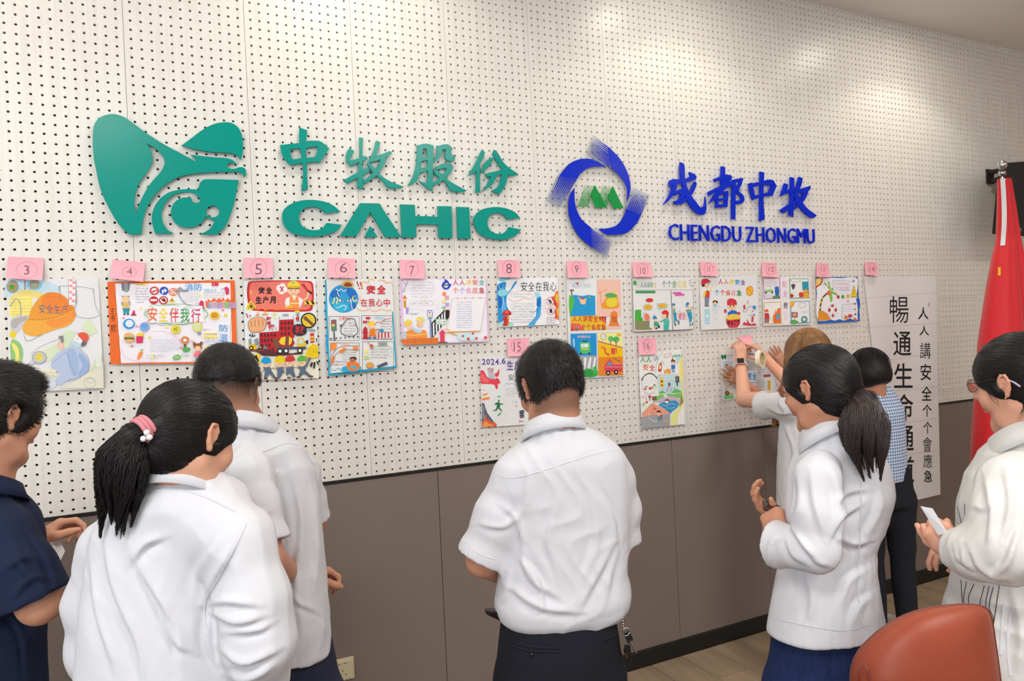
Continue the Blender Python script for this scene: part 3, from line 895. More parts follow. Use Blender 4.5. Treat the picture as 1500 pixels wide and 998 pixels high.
paper(Z5, [(35, 195), (605, 180), (632, 965), (60, 985)], '''
P E8F0F4 35,195* 605,180* 632,965* 60,985*
P F6F2DE 62,770* 622,740* 632,965* 66,985*
p r 70,215 120,198 560,198 588,230 582,420 540,440 110,432 72,380
p F08072 90,225 140,208 545,208 572,240 565,400 520,425 130,412 92,360
D k 150 245 268 300 安全 0.05
D k 128 320 296 378 生产月 0.05
S y 80 262 130 320 1
P y 60,400* 92,352* 142,412* 62,432*
P k 72,412* 95,368* 128,414*
P y 78,408* 95,376* 120,409*
C k 97 398 10
C F8F0F0 320 255 26
C F8F0F0 345 240 24
C F8F0F0 360 265 24
C F8F0F0 338 278 26
L r 9 325,242 352,282
L r 9 352,240 328,282
P C03A38 490,225* 512,215* 552,275* 540,285*
C s 430 275 44 40
C s 388 280 9
C s 474 280 8
P n 386,262* 390,246* 470,246* 474,262*
p y 384,245 395,210 430,196 466,208 480,245
R E0B830 384 238 482 252
C G 428 212 12
C k 412 273 4
C k 448 272 4
l r 3 415,295 430,301 446,294
P w 362,375* 372,335* 420,315* 460,315* 498,340* 505,365* 480,412* 370,412*
P O 400,320* 420,318* 438,355* 452,318* 470,322* 478,410* 400,412*
R F8E0B0 408 370 474 380
L s 14 500,355 540,330 550,290
P k 545,268* 580,290* 575,305* 548,285*
L s 12 372,380 378,410
C F0C040 400 402 25 12
l O 8 140,425 180,412 215,425 255,410 300,425 350,415 400,425 500,420
P y 515,360* 600,355* 605,385* 520,390*
P k 525,358* 545,358* 560,385* 542,385*
P k 565,356* 585,356* 600,380* 582,384*
P k 520,395* 535,392* 530,380*
L r 9 58,455 72,490
L r 7 82,465 95,482
p F0B080 72,525 100,495 160,482 205,500 215,545 195,585 110,605 80,580
l k 3 72,525 100,495 160,482 205,500 215,545 195,585 110,605 80,580 72,525
l k 3 95,515 100,560
l k 3 125,505 130,560
l k 3 155,500 160,555
l k 3 185,500 190,550
P O 128,472* 148,438* 165,470*
P O 182,470* 205,428* 232,465*
R w 135 452 160 458
R w 192 448 222 455
D r 212 480 262 545 警 0.02
D r 228 540 285 590 惕 0.02
L y 6 265,470 300,462
L y 6 270,485 300,498
L y 6 262,455 290,448
R e 345 460 392 474
L d 3 318,480 322,510
L d 3 430,475 432,505
L d 3 290,555 294,595
R 9A9AA2 455 440 476 520
P y 440,432* 480,430* 478,448* 445,450*
C r 462 495 14
P C82830 160,605* 315,595* 318,505* 432,500* 438,640* 300,760* 190,770* 165,740*
R 58282E 330 520 346 545
R 58282E 358 518 374 545
R 58282E 386 518 402 542
R 58282E 410 518 426 542
R 58282E 330 560 346 586
R 58282E 358 560 374 586
R 58282E 386 558 402 584
R 58282E 330 602 346 628
R 58282E 358 602 374 628
R 58282E 386 600 402 626
R 58282E 170 615 186 640
R 58282E 196 614 212 640
R 58282E 222 614 238 640
R 58282E 250 612 266 636
R 58282E 276 612 290 636
R 58282E 172 654 188 680
R 58282E 198 654 214 680
R 58282E 224 654 240 680
R 58282E 252 650 268 676
R 58282E 176 694 192 720
R 58282E 204 694 220 720
R 58282E 232 692 248 718
R 58282E 210 732 224 756
R 58282E 238 730 252 756
R 58282E 262 728 276 752
p 35353C 420,580 440,545 490,540 530,565 532,610 490,632 445,625
D r 442 552 520 615 事故 0.02
C k 550 510 60 60
C E8C838 550 510 51 51
O B08020 4 530 500 14
P n 505,490* 525,475* 592,538* 575,552*
O k 4 550 510 60 60
P e 545,580* 575,575* 610,585* 600,598* 560,600*
P D83A30 562,612* 592,610* 594,685* 566,688*
R y 564 635 592 648
R y 565 660 593 670
P 5A3038 75,738* 175,730* 300,760* 420,770* 500,755* 505,775* 300,792* 190,790* 140,760*
P 8A4A40 60,745* 200,742* 200,752* 70,756*
P E8C020 78,700* 130,695* 142,738* 82,742*
P 90949C 120,660* 150,648* 160,700* 130,705*
P 90949C 78,660* 95,650* 100,700* 80,700*
C k 98 728 19
C y 98 728 9
C k 168 722 15
C y 168 722 7
P u 192,735* 205,700* 228,738*
P n 262,655* 310,650* 320,740* 290,745*
P B82830 310,690* 330,650* 380,632* 425,650* 440,690* 420,720* 330,722*
P y 315,680* 335,645* 370,636* 362,705* 335,700*
P n 368,636* 396,635* 392,710* 366,706*
P y 396,636* 420,655* 415,690* 394,708*
R d 300 718 530 738
P E8C830 460,655* 505,645* 528,690* 528,715* 462,718*
P C8E0E8 470,665* 500,655* 512,690* 472,695*
C k 325 752 23
C w 325 752 12
C k 372 750 23
C w 372 750 12
C k 482 748 23
C w 482 748 12
P F0D020 520,795* 548,715* 585,695* 625,705* 628,800* 580,812*
S 8A7010 545 725 618 790 3
P k 78,630* 90,612* 96,640*
P k 98,640* 108,605* 114,640*
P k 112,636* 128,618* 126,640*
P k 520,680* 545,660* 548,702*
P k 608,655* 618,650* 612,690*
P y 100,780* 162,770* 168,860* 140,830*
P k 118,790* 140,782* 160,830* 150,840*
P k 560,865* 575,835* 585,845* 572,885*
P k 590,840* 605,838* 600,890* 586,888*
P k 612,835* 622,828* 632,858* 625,865*
L A06848 5 160,945 200,895 300,885 470,880 560,800
P 5E7088 190,880* 240,870* 262,915* 292,960* 275,972* 240,930* 215,975* 196,970* 205,915*
P 5E7088 295,885* 345,875* 360,920* 340,935* 322,970* 300,965* 305,920*
P 5E7088 375,885* 430,872* 435,915* 450,955* 430,965* 400,925* 385,945* 372,940*
P 5E7088 465,880* 530,860* 525,905* 575,950* 560,962* 510,930* 482,962* 466,955* 485,905*
P 5E7088 510,890* 560,800* 570,806* 535,880*
C s 214 852 34 28
C s 324 850 38 28
C s 404 846 36 28
C s 496 846 32 28
p B 180,845 190,805 215,798 245,810 250,845
p E8D020 284,838 296,800 325,788 358,800 366,836
p D03A40 366,832 378,795 404,785 432,795 440,828
p 60B850 462,830 474,795 500,786 524,798 530,826
C k 204 858 3
C k 224 857 3
C k 314 856 3
C k 334 855 3
C k 396 850 3
C k 414 850 3
C k 488 850 3
C k 505 850 3
C 6A3030 212 970 16 7
C 6A3030 295 968 18 7
C 6A3030 395 962 16 7
C 6A3030 470 958 16 7
C 6A3030 572 952 16 7
''', 'portrait sheet with red banner, red building site and four workers pulling a rope', lift=0.01)
paper(Z6, [(32, 190), (562, 178), (600, 885), (60, 950)], '''
l B 12 36,192 44,300 38,420 52,560 46,700 66,840 62,945
P 28A8D0 32,190* 44,190* 72,945* 60,950*
P 28A8D0 60,950* 600,885* 598,868* 66,930*
P 28A8D0 562,440* 572,440* 600,885* 588,885*
C 2F9FD8 180 338 118 112
p 2470C8 75,300 110,270 150,290 140,330 90,330
p 2470C8 200,260 260,270 280,330 230,330
p 35B8E0 100,390 160,370 220,400 180,440 120,430
p 2470C8 230,380 280,380 260,420
l w 5 120,260 140,275 160,262 180,280 205,268
l w 5 130,280 140,310 150,322
l w 5 120,410 150,405 170,392 200,400 185,430
l w 5 238,350 240,385 250,420
l Y 9 88,375 100,370 108,330
l Y 9 120,325 134,345 122,380
l Y 8 255,320 252,345 275,358 285,345
C Y 268 318 5
P w 142,340* 178,348* 175,362* 150,362*
P w 208,348* 240,340* 238,360* 212,362*
C k 166 354 7
C k 225 352 7
l k 3 138,336 178,348
l k 3 208,348 244,334
p E8C060 165,235 175,205 215,195 250,208 258,240 215,250
p 9A5038 180,238 192,215 215,208 238,218 246,240
C k 205 232 4
C k 225 232 4
L r 9 285,200 298,240
L r 9 312,205 320,240
C r 304 256 6
C r 324 256 6
D r 355 230 520 302 安全 0.04
D r 312 338 552 400 在我心中 0.015
l F0B030 5 330,255 325,215 350,205 375,215 375,195 400,182 425,195
l F0B030 5 450,200 470,190 510,200 510,215 540,208 560,218
l F0B030 5 285,408 300,428 360,432 380,420 420,438 480,420 510,430 560,428
D O 300 285 322 380 小心 0.0
B k 3 65 478 303 668
B k 3 322 472 564 658
B k 3 76 688 304 930
B k 3 330 678 575 915
D R 140 482 240 508 交通安全 0.0
P 70747C 80,505* 122,502* 126,590* 84,592*
C r 97 524 11
C y 99 548 11
C g 101 572 11
P 70747C 98,592* 108,592* 116,670* 100,672*
l 6A7078 7 190,520 210,500 262,500 275,535 292,580 285,615 250,632 190,628 158,600 165,560 190,520
P 6A7078 148,545* 170,540* 172,560* 152,562*
S k 180 518 272 628 5
P k 70,650* 90,648* 80,665*
P k 115,646* 130,645* 122,662*
P k 150,643* 164,642* 156,659*
P k 184,640* 198,640* 190,656*
P k 218,638* 232,638* 224,654*
P k 252,636* 266,636* 258,654*
P k 284,634* 298,634* 290,652*
D c 422 478 510 502 消防安全 0.0
D r 332 512 384 532 119 0.0
C r 372 492 20 10
P C02838 334,580* 350,555* 368,575* 368,650* 336,655*
R C02838 328 600 376 610
R C02838 330 642 374 655
C s 402 555 24 20
p y 375,545 385,520 410,515 425,538 400,548
P F08030 385,580* 425,575* 430,610* 440,640* 415,650* 402,625* 385,650* 375,640* 385,610*
L F08030 10 420,585 465,580
R 2F80C0 378 640 398 656
R 2F80C0 412 640 435 655
P 30A8D0 462,580* 490,575* 505,605* 480,630* 455,620*
P E8E0E0 440,605* 560,600* 560,650* 442,655*
R r 450 608 462 652
R r 476 607 488 650
R r 502 606 514 648
R r 528 605 540 646
R u 440 600 560 606
l r 4 425,545 450,520 480,530 500,505 555,492
S k 470 505 555 590 4
P O 78,690* 122,688* 128,710* 108,745* 80,745*
C O 98 710 20
D O 160 692 232 710 防溺水 0.0
P O 145,750* 180,725* 205,728* 180,762* 150,770*
P O 252,715* 292,712* 295,742* 255,745*
P O 80,810* 100,790* 115,795* 95,850* 82,858*
l k 3 82,870 110,790 160,750 240,742 300,745
l k 3 80,800 130,730 200,712 300,708
S k 170 750 280 830 4
S k 105 825 200 870 2
p 30B0D8 160,895 200,870 250,890 310,870 315,900 250,915 180,912
p F08038 205,850 240,835 300,850 302,890 255,910 215,895
C B87850 252 822 24 18
p 40302E 228,815 240,800 275,800 280,822 255,808
p 50B8D8 230,875 260,868 285,880 258,892
l 40B0D8 4 85,892 110,905 130,888 160,900
P D04838 385,700* 410,698* 415,725* 392,728*
L d 4 368,680 388,702
B u 3 455 680 525 708
R e 460 684 520 704
P Y 345,742* 372,738* 376,765* 350,768*
P C8D890 340,790* 375,785* 385,815* 350,820*
S k 395 725 525 815 4
S c 528 720 562 800 3
l G 3 380,720 450,712 540,715 560,740
C F0A840 388 865 26 20
O n 3 388 865 30 23
P 5A6068 440,868* 520,835* 530,858* 455,888*
''', 'portrait sheet with an angry blue globe above four framed panels', lift=0.014)
paper(Z7, [(30, 240), (945, 232), (975, 895), (62, 930)], '''
P E8C8E8 30,240* 945,232* 975,895* 62,930*
P F4F2FC 66,246* 932,240* 955,885* 90,915*
S e 160 262 400 440 6
l V 2 90,246 460,242 465,540 100,550
p C8C8D0 70,255 90,290 88,330 62,360 66,385 100,375 95,345 112,310 130,280 120,262 100,285
P O 66,455* 90,405* 120,452*
R k 88 418 93 440
R E8B828 80 462 108 545
D n 84 470 104 540 警 0.0
R V 102 535 132 610
S v 104 540 130 608 3
S g 145 585 245 625 1
l u 3 150,605 190,618 240,595
P F4F2FC 140,495* 168,470* 196,495* 168,520*
O G 2 168 495 28 25
O V 2 232 495 28 25
O r 2 296 495 28 25
O b 2 360 495 28 25
O y 2 425 495 28 25
B E0D890 3 252 440 332 468
S e 152 485 440 508 1
p 3848C8 478,320 490,280 520,268 545,275 510,290 495,330
p 3848C8 505,248 545,262 560,300 572,290 555,330 540,285
p 3848C8 572,290 555,340 515,350 500,325 530,335
p 3848C8 480,300 490,335 548,355 520,350 495,345
O 3848C8 10 522 305 34 38
D g 505 292 542 315 M 0.03
D mryot 590 245 930 305 人人讲安全 0.01
D oVpor 590 328 930 392 个个会应急 0.01
R O 485 378 522 416
R p 516 416 554 454
R Y 485 455 522 490
R V 516 490 554 528
C G 500 542 18
R R 522 560 558 605
P k 370,700* 500,568* 560,568* 558,640* 390,852* 375,850*
P F4F2FC 385,705* 400,690* 402,830* 388,840*
P F4F2FC 415,675* 430,660* 432,795* 418,812*
P F4F2FC 445,645* 460,630* 462,760* 448,778*
P F4F2FC 475,615* 488,600* 490,725* 477,742*
P F4F2FC 502,585* 515,575* 517,690* 505,705*
P A8DCA8 415,658* 530,658* 526,718* 418,718*
P F4F2FC 425,668* 520,668* 516,708* 428,708*
D g 430 672 475 705 出 0.0
L g 5 480,688 512,688
L g 5 500,678 513,688 500,698
P 8090C0 325,585* 335,565* 375,565* 385,600* 380,655* 335,662*
P F4F2FC 332,590* 342,575* 370,575* 376,600* 372,648* 340,652*
C r 352 592 9
C y 354 618 9
C g 356 642 9
P 8098C0 352,662* 368,662* 378,852* 358,852*
p F0E080 88,720 95,680 125,662 160,675 170,700 120,712
C s 140 730 32
P EAD860 84,722* 95,690* 165,690* 172,702* 100,742*
p F0E080 212,675 225,640 260,635 292,650 298,680
C s 250 715 36 32
C k 130 722 4
C k 240 712 4
C R 228 728 5
P O 108,790* 160,765* 205,800* 290,770* 320,790* 328,858* 110,862*
L Y 6 110,822 200,830 318,815
P BCD8F0 76,790* 105,785* 100,862* 78,866*
p BCD8F0 172,745 230,770 265,775 260,805 200,795
P E88038 60,870* 440,852* 440,915* 98,932* 60,905*
L C05828 3 62,888 440,872
L C05828 3 70,905 440,892
L C05828 3 120,868 122,930
L C05828 3 200,864 202,925
L C05828 3 290,860 290,920
L C05828 3 370,856 370,918
P E84860 445,810* 486,768* 525,808* 508,810* 510,900* 462,902* 460,812*
R n 440 898 535 912
P F6F4FA 590,440* 935,435* 882,785* 530,795*
L E09070 3 590,445 935,438
L E8A888 2.5 935,438 882,785
L E8A888 2.5 590,445 530,795
L F0A830 9 530,795 882,785
O E08050 3 645 443 9
O E08050 3 725 441 9
O E08050 3 800 440 9
O E08050 3 880 439 9
S b 635 470 790 760 12
l F0B840 8 500,765 545,770 600,820 640,830 560,800 530,800
p CDEBF4 640,840 680,805 760,805 840,860 800,880 700,888 655,875
C E85840 700 838 14
C E85840 755 868 16
C E85840 805 810 13
C E85840 842 862 15
C E85840 935 855 18
l C 6 850,862 890,870 930,862
''', 'lilac-edged sheet with two helmeted figures behind an orange brick wall', lift=0.01)
paper(Z8, [(70, 302), (880, 282), (900, 908), (95, 945)], '''
P F4F4F8 70,302* 880,282* 900,908* 95,945*
p 2C98E0 72,400 110,365 190,350 185,440 220,480 300,360 330,330 340,345 290,420 230,500 205,540 200,650 230,720 250,760 180,800 150,870 100,905 84,700
p 1C70C8 85,400 130,390 120,520 140,600 110,700 90,600
p 58B8F0 150,400 170,460 160,560 200,700 170,760 150,650
l C 7 100,390 110,450 95,520
l C 7 150,540 160,620 140,700 150,780
l C 6 120,430 180,470 200,520
p 8CD8E8 90,300 170,295 260,300 200,325 110,340
p 8CD8E8 85,470 160,450 220,470 200,520 120,540 90,520
p 58B0E8 600,550 650,535 665,600 660,700 650,800 600,870 560,930 490,930 540,860 600,780 610,680
p 1C70C8 620,560 645,560 640,680 600,660
p 38A0E0 600,690 640,700 600,800 560,850 540,900 590,800
l b 6 500,740 540,750 590,735
p A8E0E8 570,490 620,480 650,520 620,550 590,540
D k 385 345 870 468 安全在我心 0.0
l F09090 3 245,520 270,480 330,490 360,465 430,470 500,480 540,530
l R 4 222,560 290,605 380,590 430,560 500,575 570,545
S e 250 495 540 560 2
S u 260 620 560 900 8
L E 2 300,668 560,662
L E 2 300,738 560,730
L E 2 300,806 560,800
L E 2 300,874 560,866
p A8E0D8 95,900 200,870 280,890 290,930 160,940
p C83838 145,780 160,740 200,718 250,735 262,780 200,795
p E87060 180,745 210,730 230,750 200,765
p C83838 165,810 200,800 240,815 225,860 240,900 200,930 150,925 165,880 150,840
C E8C050 228 825 20 14
C O 225 898 14 18
P F08040 885,460* 850,475* 835,530* 795,545* 835,590* 825,640* 860,680* 840,740* 850,790* 835,820* 895,855* 898,600*
P E85048 790,540* 835,580* 830,650* 865,690* 835,745* 860,790* 835,822* 870,840* 880,700* 850,600*
P F0D040 850,520* 885,500* 890,640* 860,590*
P F0C040 870,700* 892,680* 896,800* 862,750*
O R 6 785 602 50 56
L R 5 748,565 822,640
p 505058 755,590 775,580 800,610 785,640 770,615
O R 6 790 732 50 52
L R 5 752,695 828,768
p 383840 772,720 790,700 808,725 800,758 778,752
B d 4 738 820 842 890
L d 3 800,820 800,892
L d 3 800,856 842,852
S d 748 835 795 880 2
S e 690 570 715 760 5
''', 'landscape sheet with blue waves at left and orange flames at right', lift=0.008)
paper(Z15, [(60, 232), (480, 222), (560, 905), (72, 940)], '''
D v 72 245 250 308 2024 0.03
D v 270 235 320 300 6 0.03
C v 263 295 6
D v 320 265 475 362 生产 0.03
D d 338 402 470 465 安全 0.0
p E84858 62,370 90,365 130,430 200,450 232,440 262,490 240,500 225,555 200,510 130,500 75,500 62,480
p F07078 70,400 110,430 150,470 90,480
p E84858 205,400 232,380 248,348 245,410 225,430
p C0C0C8 135,350 160,335 195,345 190,385 210,430 180,450 150,440 140,400
C R 175 362 15
C E8D0D0 175 362 7
C R 140 345 8
P O 90,565* 97,550* 108,565*
P O 84,602* 130,592* 132,608* 84,618*
P O 72,645* 152,630* 152,655* 76,668*
P 6CC09C 228,620* 250,620* 250,610* 265,625* 250,640* 250,632* 228,632*
C 287850 246 670 10
P 287850 215,690* 240,682* 262,695* 290,698* 290,708* 262,708* 255,735* 280,772* 270,776* 240,745* 222,770* 190,772* 190,762* 214,758* 226,725* 224,705* 208,715* 202,708*
P 50B080 228,820* 245,800* 275,782* 268,800* 242,825*
B E 2 188 650 290 780
P 606878 75,690* 100,695* 110,740* 130,790* 165,840* 195,880* 225,905* 222,930* 78,935*
p 8A909C 80,720 100,740 95,800 115,830 90,860
P E86040 80,880* 100,860* 112,800* 122,850* 145,870* 150,850* 170,890* 190,885* 222,905* 222,930* 78,935*
P F0A050 90,900* 112,870* 140,900* 170,905* 200,920* 85,932*
l 70A8D8 4 305,520 325,492 350,505 375,490 400,505 440,492 
S e 312 535 440 630 4
S E 305 655 320 840 6
l 60A0D8 3 380,685 410,675 440,690
C F0B0B0 420 722 12
P 484858 452,770* 500,760* 500,840* 458,845*
S w 455 770 500 840 3
R E87060 446 870 492 880
''', 'sheet dated 2024.6 with a green running figure, half behind a man', lift=0.008)
paper(Z9, [(25, 185), (465, 178), (492, 948), (50, 975)], '''
P EDF2F4 48,192* 262,188* 262,330* 50,330*
p w 75,232 90,218 120,218 125,235 100,243
C R 112 218 10
l B 3 75,235 90,220 110,225 125,238 95,243 75,235
l 60C0B0 3 168,238 185,225 215,238 190,245 168,238
R n 52 266 84 278
R n 62 270 72 308
P 28A0DC 48,312* 90,308* 150,316* 200,308* 252,315* 255,470* 55,478*
p 58C048 48,312 70,320 88,350 80,400 65,450 52,472
p s 132,350 150,330 172,342 175,378 142,378
C C04848 152 335 15 9
L s 6 140,365 120,325
L s 6 168,365 186,335
C 90B850 208 326 9
P F6C8B8 265,185* 452,185* 460,480* 268,480*
L O 6 288,262 305,410
L O 5 275,300 350,260
p F0A030 300,390 325,355 350,320 420,315 435,360 438,405 380,418 310,412
p F0D840 345,345 420,335 415,395 350,395
p 60B060 330,310 370,292 425,310 400,330 350,328
p y 395,290 405,275 412,300
P F08840 355,555* 370,520* 375,450* 402,432* 428,450* 432,520* 446,555*
P F6C8B8 455,470* 460,580* 345,580* 345,560* 448,556*
D k 385 475 425 525 安全 0.0
P E8604C 58,490* 338,478* 342,580* 60,592*
P F0C030 55,478* 280,470* 285,515* 300,510* 342,540* 342,580* 170,588* 130,545* 60,540*
P E8705A 62,530* 130,535* 165,570* 90,580*
D r 70 470 278 522 人人讲安全 0.02
D r 142 538 338 588 个个会应急 0.02
P k 285,480* 298,480* 290,498*
P k 308,480* 320,480* 310,500*
P k 330,482* 340,482* 330,505*
P k 60,590* 72,575* 78,590*
P k 95,588* 108,575* 112,588*
C 40A0C0 106 574 12 6
P F0F0F0 262,590* 470,582* 470,600* 262,606*
P 2098E0 58,615* 262,610* 265,785* 64,790*
D F8B8A8 112 628 218 648 交通安全 0.03
P 58C878 130,690* 142,680* 205,680* 214,690* 216,770* 134,772*
P EAF8F8 142,695* 198,693* 200,722* 142,724*
R k 150 672 190 680
R F0E060 145 732 202 740
C k 140 772 7 10
C k 205 770 7 10
L k 3 155,715 165,700
P D8E8F8 78,655* 88,655* 90,720* 82,720*
P A8B0B8 64,790* 265,786* 268,945* 68,955*
P F4F4F6 165,805* 185,803* 175,905* 160,900*
P F4F4F6 208,803* 224,802* 212,890* 190,890*
P F4F4F6 244,802* 260,802* 250,880* 232,880*
P F4F4F6 120,808* 140,806* 140,900* 120,905*
p 38B050 165,910 180,890 215,892 240,905 262,890 268,945 160,952
p 58C050 240,880 258,870 266,920 250,925
C 30A048 205 925 34 28
P F6F0A0 272,610* 465,602* 470,725* 275,668*
P F8C820 275,680* 470,730* 472,800* 278,800*
P F08C28 278,800* 472,795* 474,940* 280,948*
L R 5 274,672 470,724
O d 3 318 640 21 24
C EAF2F8 318 640 18 21
L R 3 305,655 332,625
C 60C070 375 655 22
C 50B860 418 660 26 24
R n 372 672 378 695
R n 414 680 422 705
C O 368 660 5
C O 425 668 5
R E8C040 422 612 458 632
D R 378 728 428 778 119 0.0
l R 10 328,735 335,765 360,780
C R 330 735 9
C R 358 780 9
P E86848 298,715* 305,722* 312,708* 316,722* 325,716* 320,728* 302,730*
P E04858 325,870* 345,835* 385,832* 392,850* 465,848* 468,912* 330,918*
P 40A8E0 345,862* 355,842* 382,840* 382,865*
R F0A0A8 390 850 462 856
L d 4 390,802 455,838
R F0A0A8 330 875 465 880
R R 360 815 375 832
C k 355 925 17 19
C w 355 925 7
C k 418 918 17 19
C w 418 918 7
''', 'portrait sheet of bright blocks with a swimmer, green bus and red fire engine', lift=0.008)
paper(Z10, [(48, 262), (780, 250), (800, 890), (68, 925)], '''
L k 4 50,275 72,922
L k 3 50,262 760,252
L d 4 60,415 788,415
L d 8 522,420 545,905
L e 4 795,420 800,888
L k 4 75,924 545,910 798,890
p 48B048 62,330 75,300 98,310 105,345 90,360 70,350
C G 100 350 12
l V 3 110,290 125,285 130,300
l e 3 100,380 125,385 130,372
D TTggy 150 320 350 388 人人讲安全 0.0 0
D TTgyy 410 300 720 385 个个会应急 0.0 0
L k 4 740,305 765,292
L k 4 745,325 775,322
L k 4 750,345 778,372
L k 3 780,355 788,375
R 48A058 92 424 334 454
S T 98 430 330 450 1
P E060B8 542,442* 648,438* 650,458* 690,462* 688,484* 574,488* 572,462* 545,462*
C E03838 262 540 46 26
O A8D8E8 6 238 625 60 40
C F0B838 242 625 52 32
P A8D8E8 350,570* 375,580* 390,568* 410,578* 430,570* 450,575* 458,560* 465,582* 495,592* 475,605* 485,625* 465,635* 470,655* 445,640* 420,645* 375,660* 378,635* 350,640* 365,615* 348,600*
C F0B838 418 608 55 30
S n 210 612 275 638 1
S n 385 595 460 628 1
P 48B038 85,665* 110,655* 160,658* 162,740* 180,770* 180,792* 85,795*
S G 92 665 150 780 5
P 909068 85,795* 262,790* 262,870* 295,885* 290,898* 88,902*
S 6A6A40 90,800 0 0 1
'''.replace('S 6A6A40 90,800 0 0 1\n', '') + '''
S 6A7048 95 800 255 890 4
L V 6 185,690 230,695 235,740
L V 6 190,690 185,780
P F08060 200,720* 215,700* 250,710* 262,740* 255,785* 205,785*
L e 4 262,730 270,800
P 2F90C8 295,765* 318,718* 355,752* 350,770*
C s 335 785 20 18
P 40A090 322,800* 358,800* 388,850* 370,865* 340,850* 322,862* 315,830*
C k 345 882 14 10
C k 376 865 16 12
C F0B838 322 868 12
P s 365,785* 395,795* 390,806* 368,800*
p E03838 412,700 425,670 460,660 490,680 490,725 440,712
P E03838 408,702* 420,690* 450,710*
C s 445 738 30 28
C n 478 738 12 20
P 58C0A8 438,765* 490,760* 505,800* 500,840* 440,840*
P 58C8B8 385,795* 440,772* 445,795* 395,806*
P 40B8B0 432,840* 498,840* 495,905* 438,908*
p 3090C0 535,600 545,578 568,580 572,605 550,610
C s 550 622 14 18
P 80B098 548,640* 575,640* 580,690* 550,695*
P 2898C0 550,695* 588,690* 592,760* 612,795* 600,805* 582,775* 575,810* 562,812* 560,750*
P d 560,820* 575,815* 588,850* 575,855*
P d 612,790* 625,785* 625,835* 612,840*
p 3090C0 705,600 715,568 742,570 738,600 715,618
C s 740 615 16 20
P 80B098 715,655* 770,648* 775,690* 722,695*
L n 8 700,665 740,665
L n 8 770,630 795,632
P 2898C8 722,690* 775,685* 782,760* 765,815* 752,812* 745,760* 730,730*
P d 745,830* 758,828* 768,850* 760,855*
P d 780,815* 795,812* 785,845* 775,845*
l m 3 600,710 615,670 640,680 645,715 620,720 628,765 650,770
l m 3 645,740 680,690 700,740 720,780
D m 615 690 700 775 安全 0.0
''', 'black-framed landscape sheet split in two scenes with workers in teal', lift=0.01)
paper(Z11, [(38, 270), (765, 248), (792, 905), (62, 945)], '''
p D83848 62,360 70,305 110,288 155,300 182,332 140,345 75,375
C s 135 390 28 26
C k 90 378 22 14
C k 155 355 12 5
C s 72 400 10 12
P D84858 105,450* 150,435* 172,460* 170,530* 108,530*
P y 82,520* 95,460* 120,440* 125,470* 105,525*
P y 160,450* 185,425* 192,445* 172,475*
L s 8 190,430 200,385
P 808CA0 105,530* 168,530* 155,635* 108,635*
R n 105 635 162 645
l Y 3 215,370 240,385 262,372 250,400 225,395
D royBv 275 290 628 358 人人讲安全 0.02 3
D Bmopg 228 425 580 500 个个会应急 0.02 2
P E86030 632,445* 640,405* 680,380* 715,395* 728,440* 715,490* 680,510* 645,490*
C F0C030 680 445 40 55
L E86030 7 650,405 712,485
C s 240 600 30 28
p 3A3038 210,600 215,572 245,565 272,580 268,605 240,580
C 90C8E0 240 628 22 16
p D8E4EC 220,650 260,650 270,720 240,740 215,700
l 70B0D0 4 290,630 300,655 310,650
P A8DCEC 108,680* 170,678* 172,862* 110,866*
S w 115 690 168 860 4
C w 140 765 18 20
p D83848 392,610 395,565 420,545 450,540 500,560 515,595 510,625 400,615
C s 455 645 52 42
P D83848 392,612* 515,600* 515,622* 395,630*
C n 432 638 9 14
C n 476 636 9 14
l R 3 445,662 455,668 465,662
P 2870D0 400,720* 450,690* 500,695* 530,720* 520,760* 400,755*
C D84050 370 700 18 26
C D84050 540 732 22 20
p F0D050 378,790 420,750 480,738 540,755 560,795 540,815 400,815
P D84050 378,800* 420,815* 560,800* 555,870* 520,910* 420,915* 385,860*
D 3A2020 392 825 556 880 安全教育 0.04 -4
P D84050 598,630* 612,615* 625,640* 622,680* 602,680*
l 98A8B0 6 595,690 610,715 640,700 660,650 700,640 730,655
p 3090D8 720,640 735,628 750,640 765,650 750,665 755,680 730,675
L R 3 645,580 665,585
O R 3 655 590 12 20
L k 4 665,752 745,748
C d 738 750 9
P D84858 705,770* 730,765* 725,840* 700,845*
C R 718 705 9
P D83848 588,880* 598,850* 615,835* 628,855* 640,860* 655,800* 665,845* 700,870* 735,855* 778,882* 700,888*
S E 190 780 280 830 2
''', 'landscape sheet with two red-capped children, one hugging a red drum', lift=0.01)
